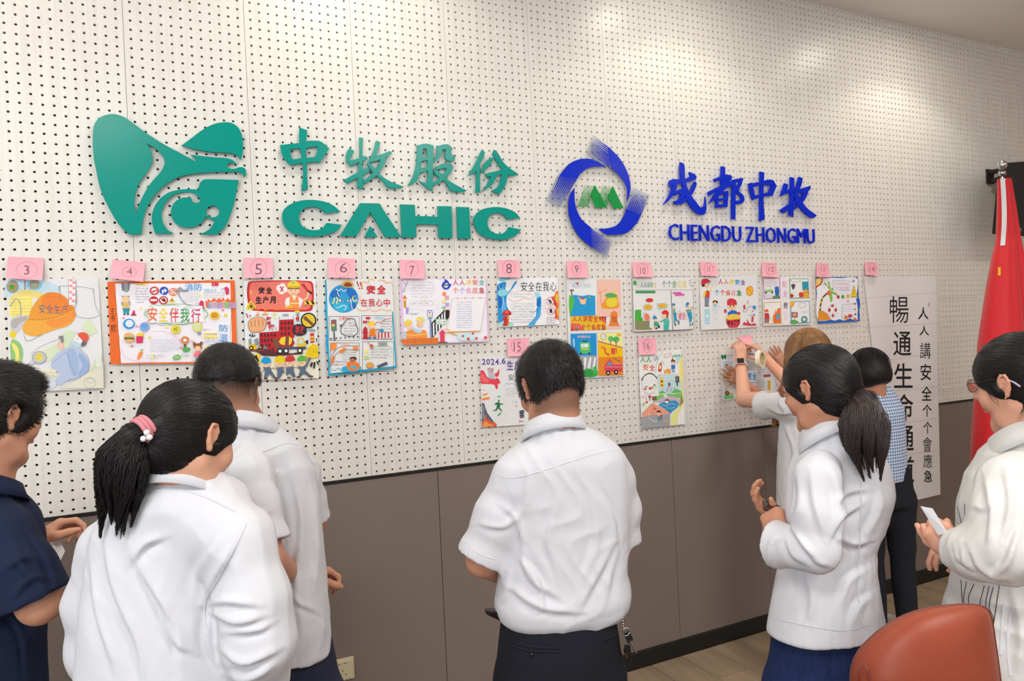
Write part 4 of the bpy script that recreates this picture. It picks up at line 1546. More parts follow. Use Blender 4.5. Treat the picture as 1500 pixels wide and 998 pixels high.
paper(Z12, [(60, 290), (690, 270), (715, 910), (78, 930)], '''
P F4F0F6 60,290* 690,270* 715,910* 78,930*
P C060B0 62,300* 295,290* 302,572* 82,578*
P F2EEF4 76,308* 285,300* 292,560* 92,568*
P E0E0E4 90,510* 190,500* 292,500* 292,560* 92,566*
P G 90,455* 200,445* 205,480* 92,490*
P F0F4F0 112,450* 120,405* 165,400* 172,445*
L d 3 112,450 120,405 165,402 172,448
C k 108 490 13
C k 192 485 13
P 2870C0 235,410* 275,405* 285,460* 280,545* 240,548* 225,470*
P 2870C0 220,420* 240,412* 242,440* 225,438*
p 50A050 195,545 230,530 290,535 292,560 200,562
S p 90 330 180 350 1
D E 222 335 255 400 字 0.0
L E 5 110,560 130,500
L E 5 150,558 160,500
P D8C090 78,615* 312,608* 320,905* 88,912*
P F6F2EE 90,628* 302,620* 308,892* 98,900*
P E87040 92,725* 115,702* 140,720* 145,745* 95,750*
P C84048 92,760* 145,758* 155,800* 150,890* 92,892*
R 808890 105 840 135 885
L e 6 150,800 180,850 215,870
P F07830 205,880* 200,800* 215,760* 215,800* 240,705* 245,760* 265,700* 300,690* 308,892* 215,895*
p 58A8D0 245,820 260,760 275,770 290,800 285,840 250,845
S E 110 640 200 660 1
P 78B878 418,300* 672,298* 688,562* 425,568*
P F2F2F0 430,310* 662,308* 675,550* 436,556*
l 78A050 5 425,322 460,345 520,345 575,328
p 584878 445,382 495,378 492,415 470,448 452,415
P 28A0C0 588,342* 672,342* 676,455* 595,460*
p F0A030 600,470 610,450 645,445 672,462 670,478
R 5A3020 602 482 678 492
p F0B040 602,498 678,496 678,550 606,552
p D84838 548,500 560,485 600,488 605,540 575,552 550,540
C C83840 452 530 26 24
l k 3 450,505 458,490
P 58A0A8 432,602* 690,598* 702,890* 440,902*
P F4F4F6 442,612* 682,608* 692,880* 450,892*
P F0C820 432,605* 482,605* 470,660* 430,675*
P E88030 480,620* 492,622* 470,670* 432,695* 432,680* 462,660*
l k 3 540,655 560,625 590,630 620,625 645,655 610,685 560,682 540,655
P B07868 448,745* 535,748* 532,820* 450,822*
C E8C0B0 490 782 18
L n 7 490,820 492,880
p 60B060 438,860 470,850 530,865 545,892 442,900
C 58A8A8 618 845 42 46
C F4F4F6 618 845 20 22
O d 3 618 845 42 46
O d 3 618 845 20 22
S b 575 735 680 770 2
D pPrp 318 335 390 420 安 0.0
D p 330 455 400 540 全 0.0
D d 340 615 405 700 教 0.0
S p 350 740 395 850 4
''', 'landscape sheet of four coloured frames: car, fruit, hydrant and fire, life ring', lift=0.01)
paper(Z13, [(58, 285), (620, 275), (650, 865), (92, 898)], '''
P 2868C0 58,285* 620,275* 650,865* 92,898*
P F4F4FA 75,300* 605,292* 620,860* 98,865*
p F4F4FA 90,300 200,290 400,295 600,290 620,400 610,500 622,640 615,800 600,850 500,835 400,860 300,850 100,860 80,500
p 2060C0 605,560 645,580 648,700 630,720 615,650
P 2068C8 95,870* 200,862* 270,845* 310,862* 380,842* 440,862* 520,830* 580,860* 625,850* 640,868* 95,900*
P D84038 65,300* 160,298* 155,340* 130,385* 65,432*
P Y 70,305* 142,305* 135,345* 110,378* 70,400*
P E89838 95,735* 160,730* 220,770* 268,850* 95,865*
l n 24 120,735 130,640 155,560 215,495
L y 24 122,700 124,675
L y 24 130,630 134,605
L y 22 150,575 158,552
p 90C850 245,440 215,390 180,350 180,375 210,400
p 90C850 250,450 235,390 232,335 252,400
p 90C850 255,455 300,420 345,438 300,450
p 90C850 255,470 300,475 350,520 290,505
p 90C850 250,480 285,540 268,615 250,560
C E87838 240 490 26 34
B 58B0B0 5 290 325 512 460
P F0ECF6 295,330* 508,325* 508,455* 298,462*
D pVpVp 312 350 500 392 人人讲安全 0.0
D VpVpp 315 408 500 450 个个会应急 0.0
B e 2 345 500 515 570
C D04040 362 545 20 24
C 40A850 423 542 20 24
C E0B830 490 536 20 24
P C8A820 528,545* 568,382* 618,535* 600,550*
P F0DC30 540,538* 569,410* 608,532*
D r 562 450 580 520 警 0.02
L v 4 560,290 560,325
P v 535,340* 585,320* 575,345*
O E 5 285 725 58 75
P C83040 265,650* 300,642* 300,678* 272,680*
P C83040 228,700* 260,698* 262,738* 230,742*
P C83040 312,702* 345,698* 345,738* 315,740*
P C83040 290,755* 312,808* 275,812*
L 58A8A8 5 415,840 412,650 580,635
C C860C8 585 635 15
C D8A830 586 706 14
C 3090C0 590 775 14
S V 425 665 560 745 4
C F0A0A0 492 602 20 10
P E87030 440,842* 450,780* 470,800* 485,790* 488,845*
P F0B040 450,845* 462,815* 480,845*
P E87030 560,850* 575,815* 590,830* 605,820* 605,855*
D r 495 775 560 820 119 0.0
''', 'blue-edged sheet with a palm tree leaning from an orange mound', lift=0.008)
paper(Z16, [(68, 205), (500, 150), (540, 905), (105, 950)], '''
P F2F4F4 68,205* 500,150* 540,905* 105,950*
D gg 85 218 205 284 人人 0.02
D v 222 215 272 270 讲 0.0
D oR 112 300 240 365 安全 0.02 4
l B8D0A0 6 320,180 275,230 250,320 245,390
P Y 480,270* 512,240* 520,560* 500,560* 480,400*
P F0EE98 500,540* 520,540* 528,680* 480,740* 430,780* 400,830* 395,915* 460,915* 470,820* 525,700*
P C8E4E8 265,410* 470,400* 505,480* 505,590* 275,600*
P C8E4E8 440,215* 500,210* 500,240* 465,300* 450,300*
L g 6 412,225 510,215
P g 420,222* 428,195* 436,222*
P g 444,222* 452,192* 460,220*
P g 470,220* 478,192* 486,218*
L g 8 412,225 416,290
P E8A0A0 322,208* 398,182* 402,215* 330,242*
P F4F0F0 330,212* 392,190* 395,210* 334,234*
P D85048 268,370* 272,320* 288,285* 308,295* 308,340* 298,382*
P F0E0A0 280,310* 302,312* 298,350* 278,348*
l d 4 295,285 310,275 328,298
P F0A040 325,395* 335,350* 350,370* 365,330* 372,360* 392,345* 395,398*
P F8D060 340,395* 352,370* 370,385* 385,397*
p 6A4038 398,275 410,250 438,262 438,285 410,290
C s 418 288 18 14
P 4078C8 400,310* 440,305* 442,345* 402,352*
P 98B8D8 405,352* 438,350* 438,385* 408,385*
L O 4 265,408 310,405
P F0D840 288,440* 322,438* 325,532* 290,530*
C C84048 306 474 13
P C84048 295,520* 308,495* 322,522*
C s 380 472 10
P 3870B8 368,492* 392,488* 396,515* 370,518*
R O 372 515 392 535
P 505860 442,425* 480,420* 482,485* 446,488*
C R 461 438 6
C y 461 456 6
C g 461 473 6
R 505860 456 485 468 520
P B0C8E0 320,545* 332,542* 322,585* 308,588*
P A0BCDC 358,540* 372,540* 368,580* 352,582*
P A0BCDC 395,540* 408,538* 404,580* 390,580*
P A0BCDC 430,535* 442,532* 442,575* 428,580*
p 70C060 275,595 305,570 345,590 335,600
p 70C060 410,590 440,555 480,560 505,590
L w 5 275,600 505,592
p 80C870 235,670 270,615 330,620 280,660
p 80C870 355,612 385,595 410,605 470,595 500,600 500,640 420,625
P D0B8C8 240,680* 300,640* 400,625* 490,660* 490,700* 300,690*
P 3898D0 270,712* 310,685* 380,672* 440,665* 482,700* 462,740* 420,770* 395,798* 330,745*
l C 4 300,710 350,720 400,700 450,710
l C 4 350,740 400,745 440,735
p 5A3A30 338,672 350,655 375,658 380,680 358,668
C F0E8E0 358 682 18 14
P F4A890 105,835* 110,790* 215,690* 330,755* 400,800* 395,805* 240,812*
P A8A8B0 102,838* 240,815* 390,798* 388,915* 110,950*
P n 206,628* 252,622* 254,660* 210,665*
R n 228 662 234 692
S y 212 632 250 656 2
C w 183 490 78 108
p 5A4038 105,470 120,420 180,388 230,405 262,450 225,415 180,400 130,425
O E 3 183 490 78 108
P F0F4F4 128,510* 250,490* 245,580* 140,590*
C R 140 550 12
C g 150 525 9
C R 190 545 14
C O 212 535 10
C g 232 512 11
S R 130 520 245 565 2
C C04048 185 628 14
R d 182 640 190 668
C R 155 685 12
L r 4 148,620 152,670
p F0B8B0 110,620 120,610 128,640 115,640
P B8C088 115,690* 135,685* 130,720* 112,730*
p 5A3A30 255,785 270,765 295,775 292,800 270,790
C s 278 805 20 18
P C85050 285,815* 308,810* 310,855* 290,850*
P 48A0A0 262,835* 300,840* 305,865* 268,868*
l F0F0D8 6 178,800 185,850 235,880 262,870
S v 205 715 220 810 4
P E86838 222,750* 235,728* 242,745* 252,740* 248,765*
P E8C850 330,880* 355,862* 362,880* 360,892*
l 90B870 3 110,810 160,740 215,690
''', 'tall narrow sheet with a blue pond and a pink tent shape', lift=0.012)
t17, pl17 = paper(Z17, [(92, 210), (575, 185), (600, 600), (108, 672)], '''
P T 100,262* 112,242* 125,262* 140,240* 152,262* 140,298* 128,278* 112,298*
D u 158 248 212 268 中牧 0.0
S u 160 274 215 290 1
D b 325 235 405 272 北都中 0.02
B c 3 120 308 205 460
P B8DCEC 122,310* 205,308* 205,400* 122,402*
C C05050 150 345 14
p 70B070 125,440 150,420 195,440 200,462 128,462
l E8B838 8 150,590 158,540 200,515
C k 158 600 20
C e 158 600 10
P 78D078 132,620* 215,615* 215,650* 132,655*
R E8B838 175 598 215 612
B 90B8D8 3 330 302 355 395
P A8D0E8 332,300* 354,300* 354,398* 332,398*
P CDE4F2 340,405* 432,402* 432,485* 342,488*
D 3870C8 345 412 425 478 安全 0.02
S u 365 310 425 390 4
S u 440 320 560 420 4
S r 440 410 480 440 1
P B05858 488,430* 555,425* 552,450* 492,455*
B u 2 435 485 498 540
S u 440 492 495 530 2
P E8B838 525,482* 552,480* 555,572* 530,575*
S n 528 490 550 565 4
S u 355 490 430 545 2
B u 2 345 505 430 560
''', 'sheet with blue and green boxes held flat by two hands', lift=0.004)
# calligraphy scroll: soft paper, fold shading drawn as pale grey lines
paper(ZS, [(118, 65), (396, 66), (414, 905), (226, 950)], '''
L E 2 122,150 400,128
L E 2 124,262 404,246
L E 2 200,390 408,360
L E 2 205,510 410,490
L E 2 215,640 412,610
L E 2 222,760 412,735
D k 214 142 298 245 暢 0.0
D k 228 278 308 372 通 0.010
D k 230 400 314 495 生 0.010
D k 234 518 316 622 命 0.010
D k 240 640 318 738 通 0.010
D k 238 758 320 860 道 0.010
D k 325 185 372 232 人 0.010
D k 330 256 374 294 人 0.010
D k 332 320 380 382 講 0.0
D k 334 402 382 466 安 0.010
D k 338 488 384 544 全 0.010
D k 342 558 384 606 个 0.010
D k 346 624 384 670 个 0.010
D k 344 684 384 742 會 0.0
D k 346 750 386 802 應 0.0
D k 348 812 386 858 急 0.010
R C89090 368 168 372 182
''', 'long white vertical scroll of black brush calligraphy', name='calligraphy_scroll', cat='scroll', group=None, lift=0.012, art='calligraphy', y0=-0.004)
NOTE_LIFT = 1
def note(zoom, quad, num, circ, txt, label, m=None):
    src = ''
    if num:
        x, y, rx, ry = circ
        src = 'O 705868 %.1f %g %g %g %g\nT 705868 %g %g %g %g %s %s' % (zoom[2] * 0.28, x, y, rx, ry, *txt, num, '-0.012')
    paper(zoom, quad, src, label, y0=-0.008, lift=0.003, curl=0.012, name='sticky_note', cat='sticky note', group='pink numbered notes', m=M_note, T=0.0003, art='handwriting')
note(Z3, [(57, 5), (312, 15), (302, 175), (42, 158)], '3', (190, 100, 76, 58), (172, 68, 208, 132), 'pink sticky note numbered 3, leftmost of all')
note(Z4, [(88, 30), (370, 57), (350, 223), (63, 190)], '4', (230, 136, 62, 42), (208, 108, 256, 158), 'pink sticky note numbered 4, tilted above the orange-edged sheet')
note(Z5, [(36, 14), (268, 16), (270, 172), (42, 176)], '5', (156, 96, 65, 72), (128, 62, 182, 146), 'pink sticky note numbered 5 above the red building site drawing')
note(Z6, [(60, 14), (272, 24), (272, 176), (60, 170)], '6', (172, 104, 60, 62), (150, 56, 208, 130), 'pink sticky note numbered 6 above the angry globe drawing')
note(Z7, [(38, 38), (298, 48), (302, 238), (50, 236)], '7', (168, 136, 68, 78), (145, 104, 190, 198), 'pink sticky note numbered 7 above the lilac-edged drawing')
note(Z8, [(78, 52), (365, 60), (390, 288), (100, 282)], '8', (232, 158, 86, 100), (195, 100, 270, 232), 'pink sticky note numbered 8 above the wave and flame drawing')
note(Z15, [(330, 42), (550, 36), (552, 218), (340, 222)], '15', (436, 118, 66, 70), (398, 78, 468, 172), 'pink sticky note numbered 15 beside the cropped head of the standing man')
note(Z9, [(26, 40), (182, 42), (200, 170), (38, 172)], '9', (105, 100, 36, 54), (92, 74, 120, 134), 'pink sticky note numbered 9 above the bright block drawing')
note(Z10, [(50, 78), (268, 76), (310, 258), (72, 258)], '10', (176, 174, 66, 84), (148, 138, 210, 222), 'pink sticky note numbered 10 above the black-framed drawing')
note(Z11, [(38, 72), (245, 84), (285, 258), (66, 250)], '11', (157, 164, 58, 74), (140, 130, 172, 205), 'pink sticky note numbered 11 above the red-capped children drawing')
note(Z12, [(52, 84), (235, 92), (275, 284), (60, 272)], '12', (172, 178, 62, 70), (146, 148, 212, 208), 'pink sticky note numbered 12 above the drawing of four coloured frames')
note(Z13, [(75, 92), (228, 100), (256, 284), (75, 274)], '13', (160, 188, 54, 70), (138, 152, 182, 212), 'pink sticky note above the palm tree drawing, number circled faintly')
note(ZS, [(122, 10), (170, 12), (173, 64), (126, 58)], '14', (151, 36, 15, 20), (143, 26, 160, 48), 'pink sticky note above the top left corner of the scroll')
note(Z16, [(62, 38), (242, 36), (256, 200), (78, 206)], '16', (158, 116, 46, 66), (132, 78, 182, 152), 'pink sticky note numbered 16 above the pond drawing')
note(Z17, [(245, 84), (380, 72), (395, 150), (325, 150)], '', None, None, 'blank-looking pink sticky note being pressed on by fingers, above the held sheet')
# ------------------------------------------------------------------ signed-distance modelling of bodies and clothes
def rotm(yaw=0, pitch=0, roll=0):
    """columns: right, front, up of a local frame; yaw about Z (degrees, 0 = facing +Y into the wall, positive turns left), pitch nods down"""
    return np.array((Matrix.Rotation(math.radians(yaw), 3, 'Z') @ Matrix.Rotation(math.radians(-pitch), 3, 'X') @ Matrix.Rotation(math.radians(roll), 3, 'Y')))
class Vol:
    def __init__(s, h): s.h, s.ops = h, []
    def _add(s, fn, lo, hi, k, op): s.ops.append((fn, np.array(lo, float), np.array(hi, float), k, op)); return s
    def cone(s, a, b, r1, r2, k=0.02, op='u', flat=None):
        a = np.array(a, float); b = np.array(b, float)
        R = max(r1, r2)
        def fn(X, Y, Z):
            ab = b - a
            L = ab @ ab + 1e-12
            t = np.clip(((X - a[0]) * ab[0] + (Y - a[1]) * ab[1] + (Z - a[2]) * ab[2]) / L, 0, 1)
            return np.sqrt((X - a[0] - t * ab[0]) ** 2 + (Y - a[1] - t * ab[1]) ** 2 + (Z - a[2] - t * ab[2]) ** 2) - (r1 + (r2 - r1) * t)
        return s._add(fn, np.minimum(a, b) - R, np.maximum(a, b) + R, k, op)
    def chain(s, pts, rs, k=0.02, op='u'):
        for i in range(len(pts) - 1): s.cone(pts[i], pts[i + 1], rs[i], rs[i + 1], k, op)
        return s
    def ell(s, c, r, R=None, k=0.02, op='u'):
        c = np.array(c, float); r = np.array(r, float); R = np.eye(3) if R is None else R
        m = max(r)
        def fn(X, Y, Z):
            x, y, z = X - c[0], Y - c[1], Z - c[2]
            q = [(x * R[0, i] + y * R[1, i] + z * R[2, i]) / r[i] for i in range(3)]
            k0 = np.sqrt(q[0] ** 2 + q[1] ** 2 + q[2] ** 2) + 1e-6
            k1 = np.sqrt((q[0] / r[0]) ** 2 + (q[1] / r[1]) ** 2 + (q[2] / r[2]) ** 2) + 1e-6
            return k0 * (k0 - 1) / k1
        return s._add(fn, c - m, c + m, k, op)
    def plane(s, p, n, op='s', k=0.004):
        """cuts away the side that n points to"""
        p = np.array(p, float); n = np.array(n, float); n = n / np.linalg.norm(n)
        return s._add(lambda X, Y, Z: -((X - p[0]) * n[0] + (Y - p[1]) * n[1] + (Z - p[2]) * n[2]), None or (-99,) * 3, (99,) * 3, k, op)
    def loft(s, st, k=0.03, op='u', n=2.3, zc=0.02):
        """st rows (z, cx, cy, a, b, yawdeg), any order; a along local right"""
        st = np.array(sorted(st), float)
        z = st[:, 0]
        zz = np.linspace(z[0], z[-1], 120)
        def sm(v):
            w = np.interp(zz, z, v)
            kk = np.hanning(11); kk /= kk.sum()
            return np.convolve(np.pad(w, 5, mode='edge'), kk, 'valid')
        C = [sm(st[:, i]) for i in range(1, 6)]
        R = max(C[2].max(), C[3].max())
        lo = (C[0].min() - R, C[1].min() - R, z[0]); hi = (C[0].max() + R, C[1].max() + R, z[-1])
        def fn(X, Y, Z):
            zf = Z.ravel()
            cx, cy, a, b, yw = [np.interp(zf, zz, c).reshape(Z.shape) for c in C]
            yw = np.radians(yw)
            x, y = X - cx, Y - cy
            u = (x * np.cos(yw) + y * np.sin(yw)) / a
            v = (-x * np.sin(yw) + y * np.cos(yw)) / b
            rr = (np.abs(u) ** n + np.abs(v) ** n) ** (1 / n) + 1e-6
            e = np.sqrt((u * a) ** 2 + (v * b) ** 2) / rr           # radius of the outline in this direction
            d = (rr - 1) * e * 0.9
            dz = np.maximum(z[0] - Z, Z - z[-1])
            q = np.maximum(d + zc, 0); w = np.maximum(dz + zc, 0)
            return np.where((d > -zc) | (dz > -zc), np.minimum(np.maximum(d, dz), 0) + np.sqrt(q * q + w * w) - zc + 0 * d, np.maximum(d, dz))
        return s._add(fn, lo, hi, k, op)
    def cut(s, c, n, R):
        """removes what lies beyond the plane through c with normal n, within R of c"""
        c = np.array(c, float); n = np.array(n, float); n = n / np.linalg.norm(n)
        def fn(X, Y, Z):
            x, y, z = X - c[0], Y - c[1], Z - c[2]
            return np.maximum(-(x * n[0] + y * n[1] + z * n[2]), np.sqrt(x * x + y * y + z * z) - R)
        return s._add(fn, c - R, c + R, .002, 's')
    def sleeve(s, pts, rs, rin, k=.03, deep=.03):
        """sleeve ending in an open cuff at the last point"""
        a, b = np.array(pts[-2], float), np.array(pts[-1], float)
        n = (b - a) / np.linalg.norm(b - a)
        s.chain(list(pts) + [b + n * rs[-1] * 1.1], list(rs) + [rs[-1]], k)
        s.cut(b, n, rs[-1] * 2.3)
        s.cone(b - n * deep, b + n * .05, rin, rin, .002, 's')
        return s
    def cuff(s, c, n, rin, R=.10, deep=.03):
        c = np.array(c, float); n = np.array(n, float); n = n / np.linalg.norm(n)
        s.cut(c, n, R)
        s.cone(c - n * deep + n * rin * .6, c + n * .05, rin, rin, .002, 's')
        return s
    def wob(s, amp, freq, seed=0, stretch=(1, 1, 1)):
        r = np.random.RandomState(seed)
        W = r.normal(size=(7, 3)) * freq * np.array(stretch); ph = r.uniform(0, 6.28, 7)
        s.ops.append(('w', amp, W, ph)); return s
    def mesh(s):
        h = s.h
        bb = [(o[1], o[2]) for o in s.ops if o[0] != 'w' and o[4] == 'u']
        lo = np.min([b[0] for b in bb], axis=0) - 4 * h
        hi = np.max([b[1] for b in bb], axis=0) + 4 * h
        N = np.ceil((hi - lo) / h).astype(int) + 1
        ax = [lo[i] + h * np.arange(N[i]) for i in range(3)]
        F = np.full(N, 0.2, np.float32)
        for o in s.ops:
            if o[0] == 'w':
                _, amp, W, ph = o
                m = np.abs(F) < 0.03
                I = np.nonzero(m)
                P = np.stack([ax[i][I[i]] for i in range(3)], 1)
                F[m] += (amp * np.sin(P @ W.T + ph).sum(1) / 7 * 1.6).astype(np.float32)
                continue
            fn, l, u, k, op = o
            mg = max(k * 1.6, 0.03) + 2 * h
            i0 = np.clip(np.floor((l - mg - lo) / h).astype(int), 0, N - 1); i1 = np.clip(np.ceil((u + mg - lo) / h).astype(int) + 1, 1, N)
            if (i1 <= i0).any(): continue
            sl = tuple(slice(i0[i], i1[i]) for i in range(3))
            X, Y, Z = np.meshgrid(*[ax[i][sl[i]].astype(np.float32) for i in range(3)], indexing='ij')
            d = fn(X, Y, Z).astype(np.float32)
            A = F[sl]
            k = max(k, 1e-5)
            if op == 'u':
                t = np.clip(0.5 + 0.5 * (A - d) / k, 0, 1); F[sl] = A + (d - A) * t - k * t * (1 - t)
            else:
                t = np.clip(0.5 - 0.5 * (A + d) / k, 0, 1); F[sl] = A + (-d - A) * t + k * t * (1 - t)
        return surface_nets(F, lo, h)
def surface_nets(F, lo, h):
    S_ = F < 0
    nx, ny, nz = F.shape
    c = [S_[i:nx - 1 + i, j:ny - 1 + j, k:nz - 1 + k] for i in (0, 1) for j in (0, 1) for k in (0, 1)]
    cnt = sum(a.astype(np.int8) for a in c)
    act = (cnt > 0) & (cnt < 8)
    I = np.argwhere(act)
    idx = -np.ones(act.shape, np.int64)
    idx[tuple(I.T)] = np.arange(len(I))
    acc = np.zeros((len(I), 3)); n = np.zeros(len(I))
    corners = [(i, j, k) for i in (0, 1) for j in (0, 1) for k in (0, 1)]
    for a in corners:
        for d in range(3):
            if a[d]: continue
            b = list(a); b[d] = 1
            fa = F[I[:, 0] + a[0], I[:, 1] + a[1], I[:, 2] + a[2]]; fb = F[I[:, 0] + b[0], I[:, 1] + b[1], I[:, 2] + b[2]]
            m = (fa < 0) != (fb < 0)
            t = np.where(m, fa / np.where(m, fa - fb, 1), 0)
            p = np.array(a, float)[None] + np.zeros((len(I), 3)); p[:, d] += t
            acc[m] += p[m]; n[m] += 1
    Vt = lo + (I + acc / n[:, None]) * h
    faces = []
    for d in range(3):
        e = [0, 0, 0]; e[d] = 1
        A = S_[:nx - e[0], :ny - e[1], :nz - e[2]]; B = S_[e[0]:, e[1]:, e[2]:]
        u, v = (d + 1) % 3, (d + 2) % 3
        for flip, M in ((False, A & ~B), (True, ~A & B)):
            J = np.argwhere(M)
            J = J[(J[:, u] > 0) & (J[:, v] > 0)]
            J = J[(J[:, u] < F.shape[u] - 1) & (J[:, v] < F.shape[v] - 1)]
            def at(du, dv):
                q = J.copy(); q[:, u] -= du; q[:, v] -= dv
                return idx[q[:, 0], q[:, 1], q[:, 2]]
            q = np.stack([at(1, 1), at(0, 1), at(0, 0), at(1, 0)], 1)
            if flip: q = q[:, ::-1]
            faces.append(q)
    return Vt, np.concatenate(faces)
def vnormals(Vt, Fq):
    n = np.cross(Vt[Fq[:, 2]] - Vt[Fq[:, 0]], Vt[Fq[:, 3]] - Vt[Fq[:, 1]])
    N = np.zeros_like(Vt)
    for i in range(4): np.add.at(N, Fq[:, i], n)
    return N / (np.linalg.norm(N, axis=1, keepdims=True) + 1e-12)
def relax(Vt, Fq, it=1, lam=0.5):
    for _ in range(it):
        A = np.zeros_like(Vt); c = np.zeros(len(Vt))
        for i in range(4):
            j = (i + 1) % 4
            np.add.at(A, Fq[:, i], Vt[Fq[:, j]]); np.add.at(A, Fq[:, j], Vt[Fq[:, i]])
            np.add.at(c, Fq[:, i], 1); np.add.at(c, Fq[:, j], 1)
        Vt = Vt + lam * (A / np.maximum(c, 1)[:, None] - Vt)
    return Vt
def segd(px, py, pl):
    """distance and signed side of pixels to a polyline, plus position along it (0..1)"""
    best = np.full(len(px), 1e9); sg = np.zeros(len(px)); tt = np.zeros(len(px))
    L = [math.dist(pl[i], pl[i + 1]) for i in range(len(pl) - 1)]
    tot = sum(L); acc = 0
    for i in range(len(pl) - 1):
        (ax, ay), (bx, by) = pl[i], pl[i + 1]
        dx, dy = bx - ax, by - ay
        t = np.clip(((px - ax) * dx + (py - ay) * dy) / (dx * dx + dy * dy + 1e-9), 0, 1)
        ex, ey = px - ax - t * dx, py - ay - t * dy
        d = np.hypot(ex, ey)
        m = d < best
        best[m] = d[m]; sg[m] = np.sign(dx * ey - dy * ex)[m]; tt[m] = (acc + t * L[i])[m] / tot
        acc += L[i]
    return best, sg, tt
def folds(Vt, Fq, FL):
    """creases of the cloth: rows (height m, width px, polyline px) on the side that faces the camera; a ridge with a furrow below it"""
    N = vnormals(Vt, Fq)
    px, py, D = proj(Vt)
    fac = np.einsum('ij,ij->i', N, (CAM - Vt) / np.linalg.norm(CAM - Vt, axis=1, keepdims=True))
    w = np.clip(fac * 3, 0, 1)
    off = np.zeros(len(Vt))
    for amp, wd, pl in FL:
        if isinstance(pl, str): pl = catmull(sgn(pl), 5, False)
        d, s_, t = segd(px, py, pl)
        e = np.sin(np.clip(t, 0.02, 0.98) * math.pi) ** 0.6
        off += 1.7 * amp * e * (np.exp(-np.abs((d * s_ + wd * .45) / (wd * .8)) ** 1.6) - 0.8 * np.exp(-np.abs((d * s_ - wd * .5) / (wd * .8)) ** 1.6))
    return Vt + N * (off * w)[:, None]
def wrinkles(Vt, Fq, amp, freq, seed, dirs=(1, 1, .35)):
    """fine ridged creases, mostly running down the cloth"""
    R = np.random.RandomState(seed)
    N = vnormals(Vt, Fq)
    f = np.zeros(len(Vt))
    for k in range(4):
        w = R.normal(size=3) * freq * np.array(dirs) * (1 + .6 * k); w2 = R.normal(size=3) * freq * .45; w3 = R.normal(size=3) * freq * .3
        ph = R.uniform(0, 6.28, 3)
        a = Vt @ w + 2.2 * np.sin(Vt @ w2 + ph[0]) + ph[1]
        m = .5 + .5 * np.sin(Vt @ w3 + ph[2])
        f += (1 - 2 * np.abs(np.sin(a)) ** .8) * m / (1 + .5 * k)
    return Vt + N * (f * amp * .5)[:, None]
def sdf_obj(name, vol, m, parent, FL=None, rel=1, cols=None, wrinkle=None):
    Vt, Fq = vol.mesh()
    if rel: Vt = relax(Vt, Fq, rel)
    if wrinkle: Vt = wrinkles(Vt, Fq, *wrinkle)
    if FL: Vt = folds(Vt, Fq, FL)
    c = cols(Vt) if cols is not None else None
    return mesh_obj(name, Vt, Fq, m, parent, True, c), Vt, Fq
class Surf:
    """finds points on built surfaces under photo positions, to lay seams, buttons and stripes on them"""
    def __init__(s, *vf):
        vs, fs = [], []
        for Vt, Fq in vf:
            o = len(vs); vs += Vt.tolist(); fs += (np.asarray(Fq) + o).tolist()
        s.t = BVHTree.FromPolygons(vs, fs)
    def hit(s, x, y, off=0.001):
        d = ray(x, y); d = d / np.linalg.norm(d)
        p, n, i, dist = s.t.ray_cast(Vector(CAM), Vector(d))
        if p is None: return None, None
        if n.dot(Vector(d)) > 0: n = -n
        return np.array(p + n * off), np.array(n)
    def strip(s, pl, w, off=0.0008, n=4, lift=0.0):
        """ribbon (world verts, faces) along a photo polyline, w wide in metres, following the surface"""
        P = catmull(sgn(pl), n, False) if isinstance(pl, str) else pl
        pts = [s.hit(x, y, off) for x, y in P]
        pts = [p for p in pts if p[0] is not None]
        vs, fs = [], []
        for i, (p, nn) in enumerate(pts):
            t = pts[min(i + 1, len(pts) - 1)][0] - pts[max(i - 1, 0)][0]
            b = np.cross(t, nn); b = b / (np.linalg.norm(b) + 1e-9) * w / 2
            vs += [p - b, p - b * .6 + nn * (lift + .0006), p + b * .6 + nn * (lift + .0006), p + b]
            if i:
                o = 4 * i
                for k in range(3): fs.append((o - 4 + k, o - 3 + k, o + 1 + k, o + k))
        return vs, fs
def strips_obj(name, surf, pls, w, m, parent, **kw):
    for pl in pls:
        v, f = surf.strip(pl, w, **kw)
        if f: MB().add(v, f).build(name, m, parent, True)

# ------------------------------------------------------------------ people
SKIN = dict(rough=0.52, sss=0.12, attr=True, spec=0.4)
M_skin = mat('skin', noise=None, bump=((260, 260, 260), 0.06, 0.0008), **SKIN)
M_hair = mat('black_hair', (20, 16, 17), rough=0.5, spec=0.3)
M_hairs = mat('black_hair_strands', (26, 21, 22), rough=0.45, spec=0.35)
M_brown = mat('brown_hair', (132, 90, 50), rough=0.42, spec=0.45, noise=((220, 220, 9), (104, 68, 36), .8))
M_white = mat('white_cotton', (212, 212, 218), rough=0.85, spec=0.2, bump=((30, 30, 9), 0.25, 0.006))
M_linen = mat('white_linen', (212, 210, 208), rough=0.9, spec=0.2, bump=((26, 26, 10), 0.3, 0.007))
M_navy = mat('navy_knit', (24, 34, 62), rough=0.85, spec=0.3, bump=((700, 700, 700), 0.2, 0.0006))
M_trouser = mat('black_wool', (22, 24, 34), rough=0.85, spec=0.3, bump=((14, 14, 5), 0.25, 0.006))
M_denim = mat('blue_denim', (24, 38, 78), rough=0.85, spec=0.25, noise=((90, 90, 20), (34, 50, 92), 0.7), bump=((20, 20, 8), 0.3, 0.006))
M_jean2 = mat('dark_jeans', (34, 36, 44), rough=0.85, spec=0.25, bump=((20, 20, 8), 0.3, 0.006))
M_shoe = mat('black_leather', (18, 18, 20), rough=0.35)
M_wshoe = mat('white_sneaker', (225, 224, 222), rough=0.6)
M_steel = mat('steel', (190, 190, 192), rough=0.25, metal=1.0)
M_glass = mat('spectacle_glass', (245, 248, 250), rough=0.03, trans=0.95, ior=1.15)
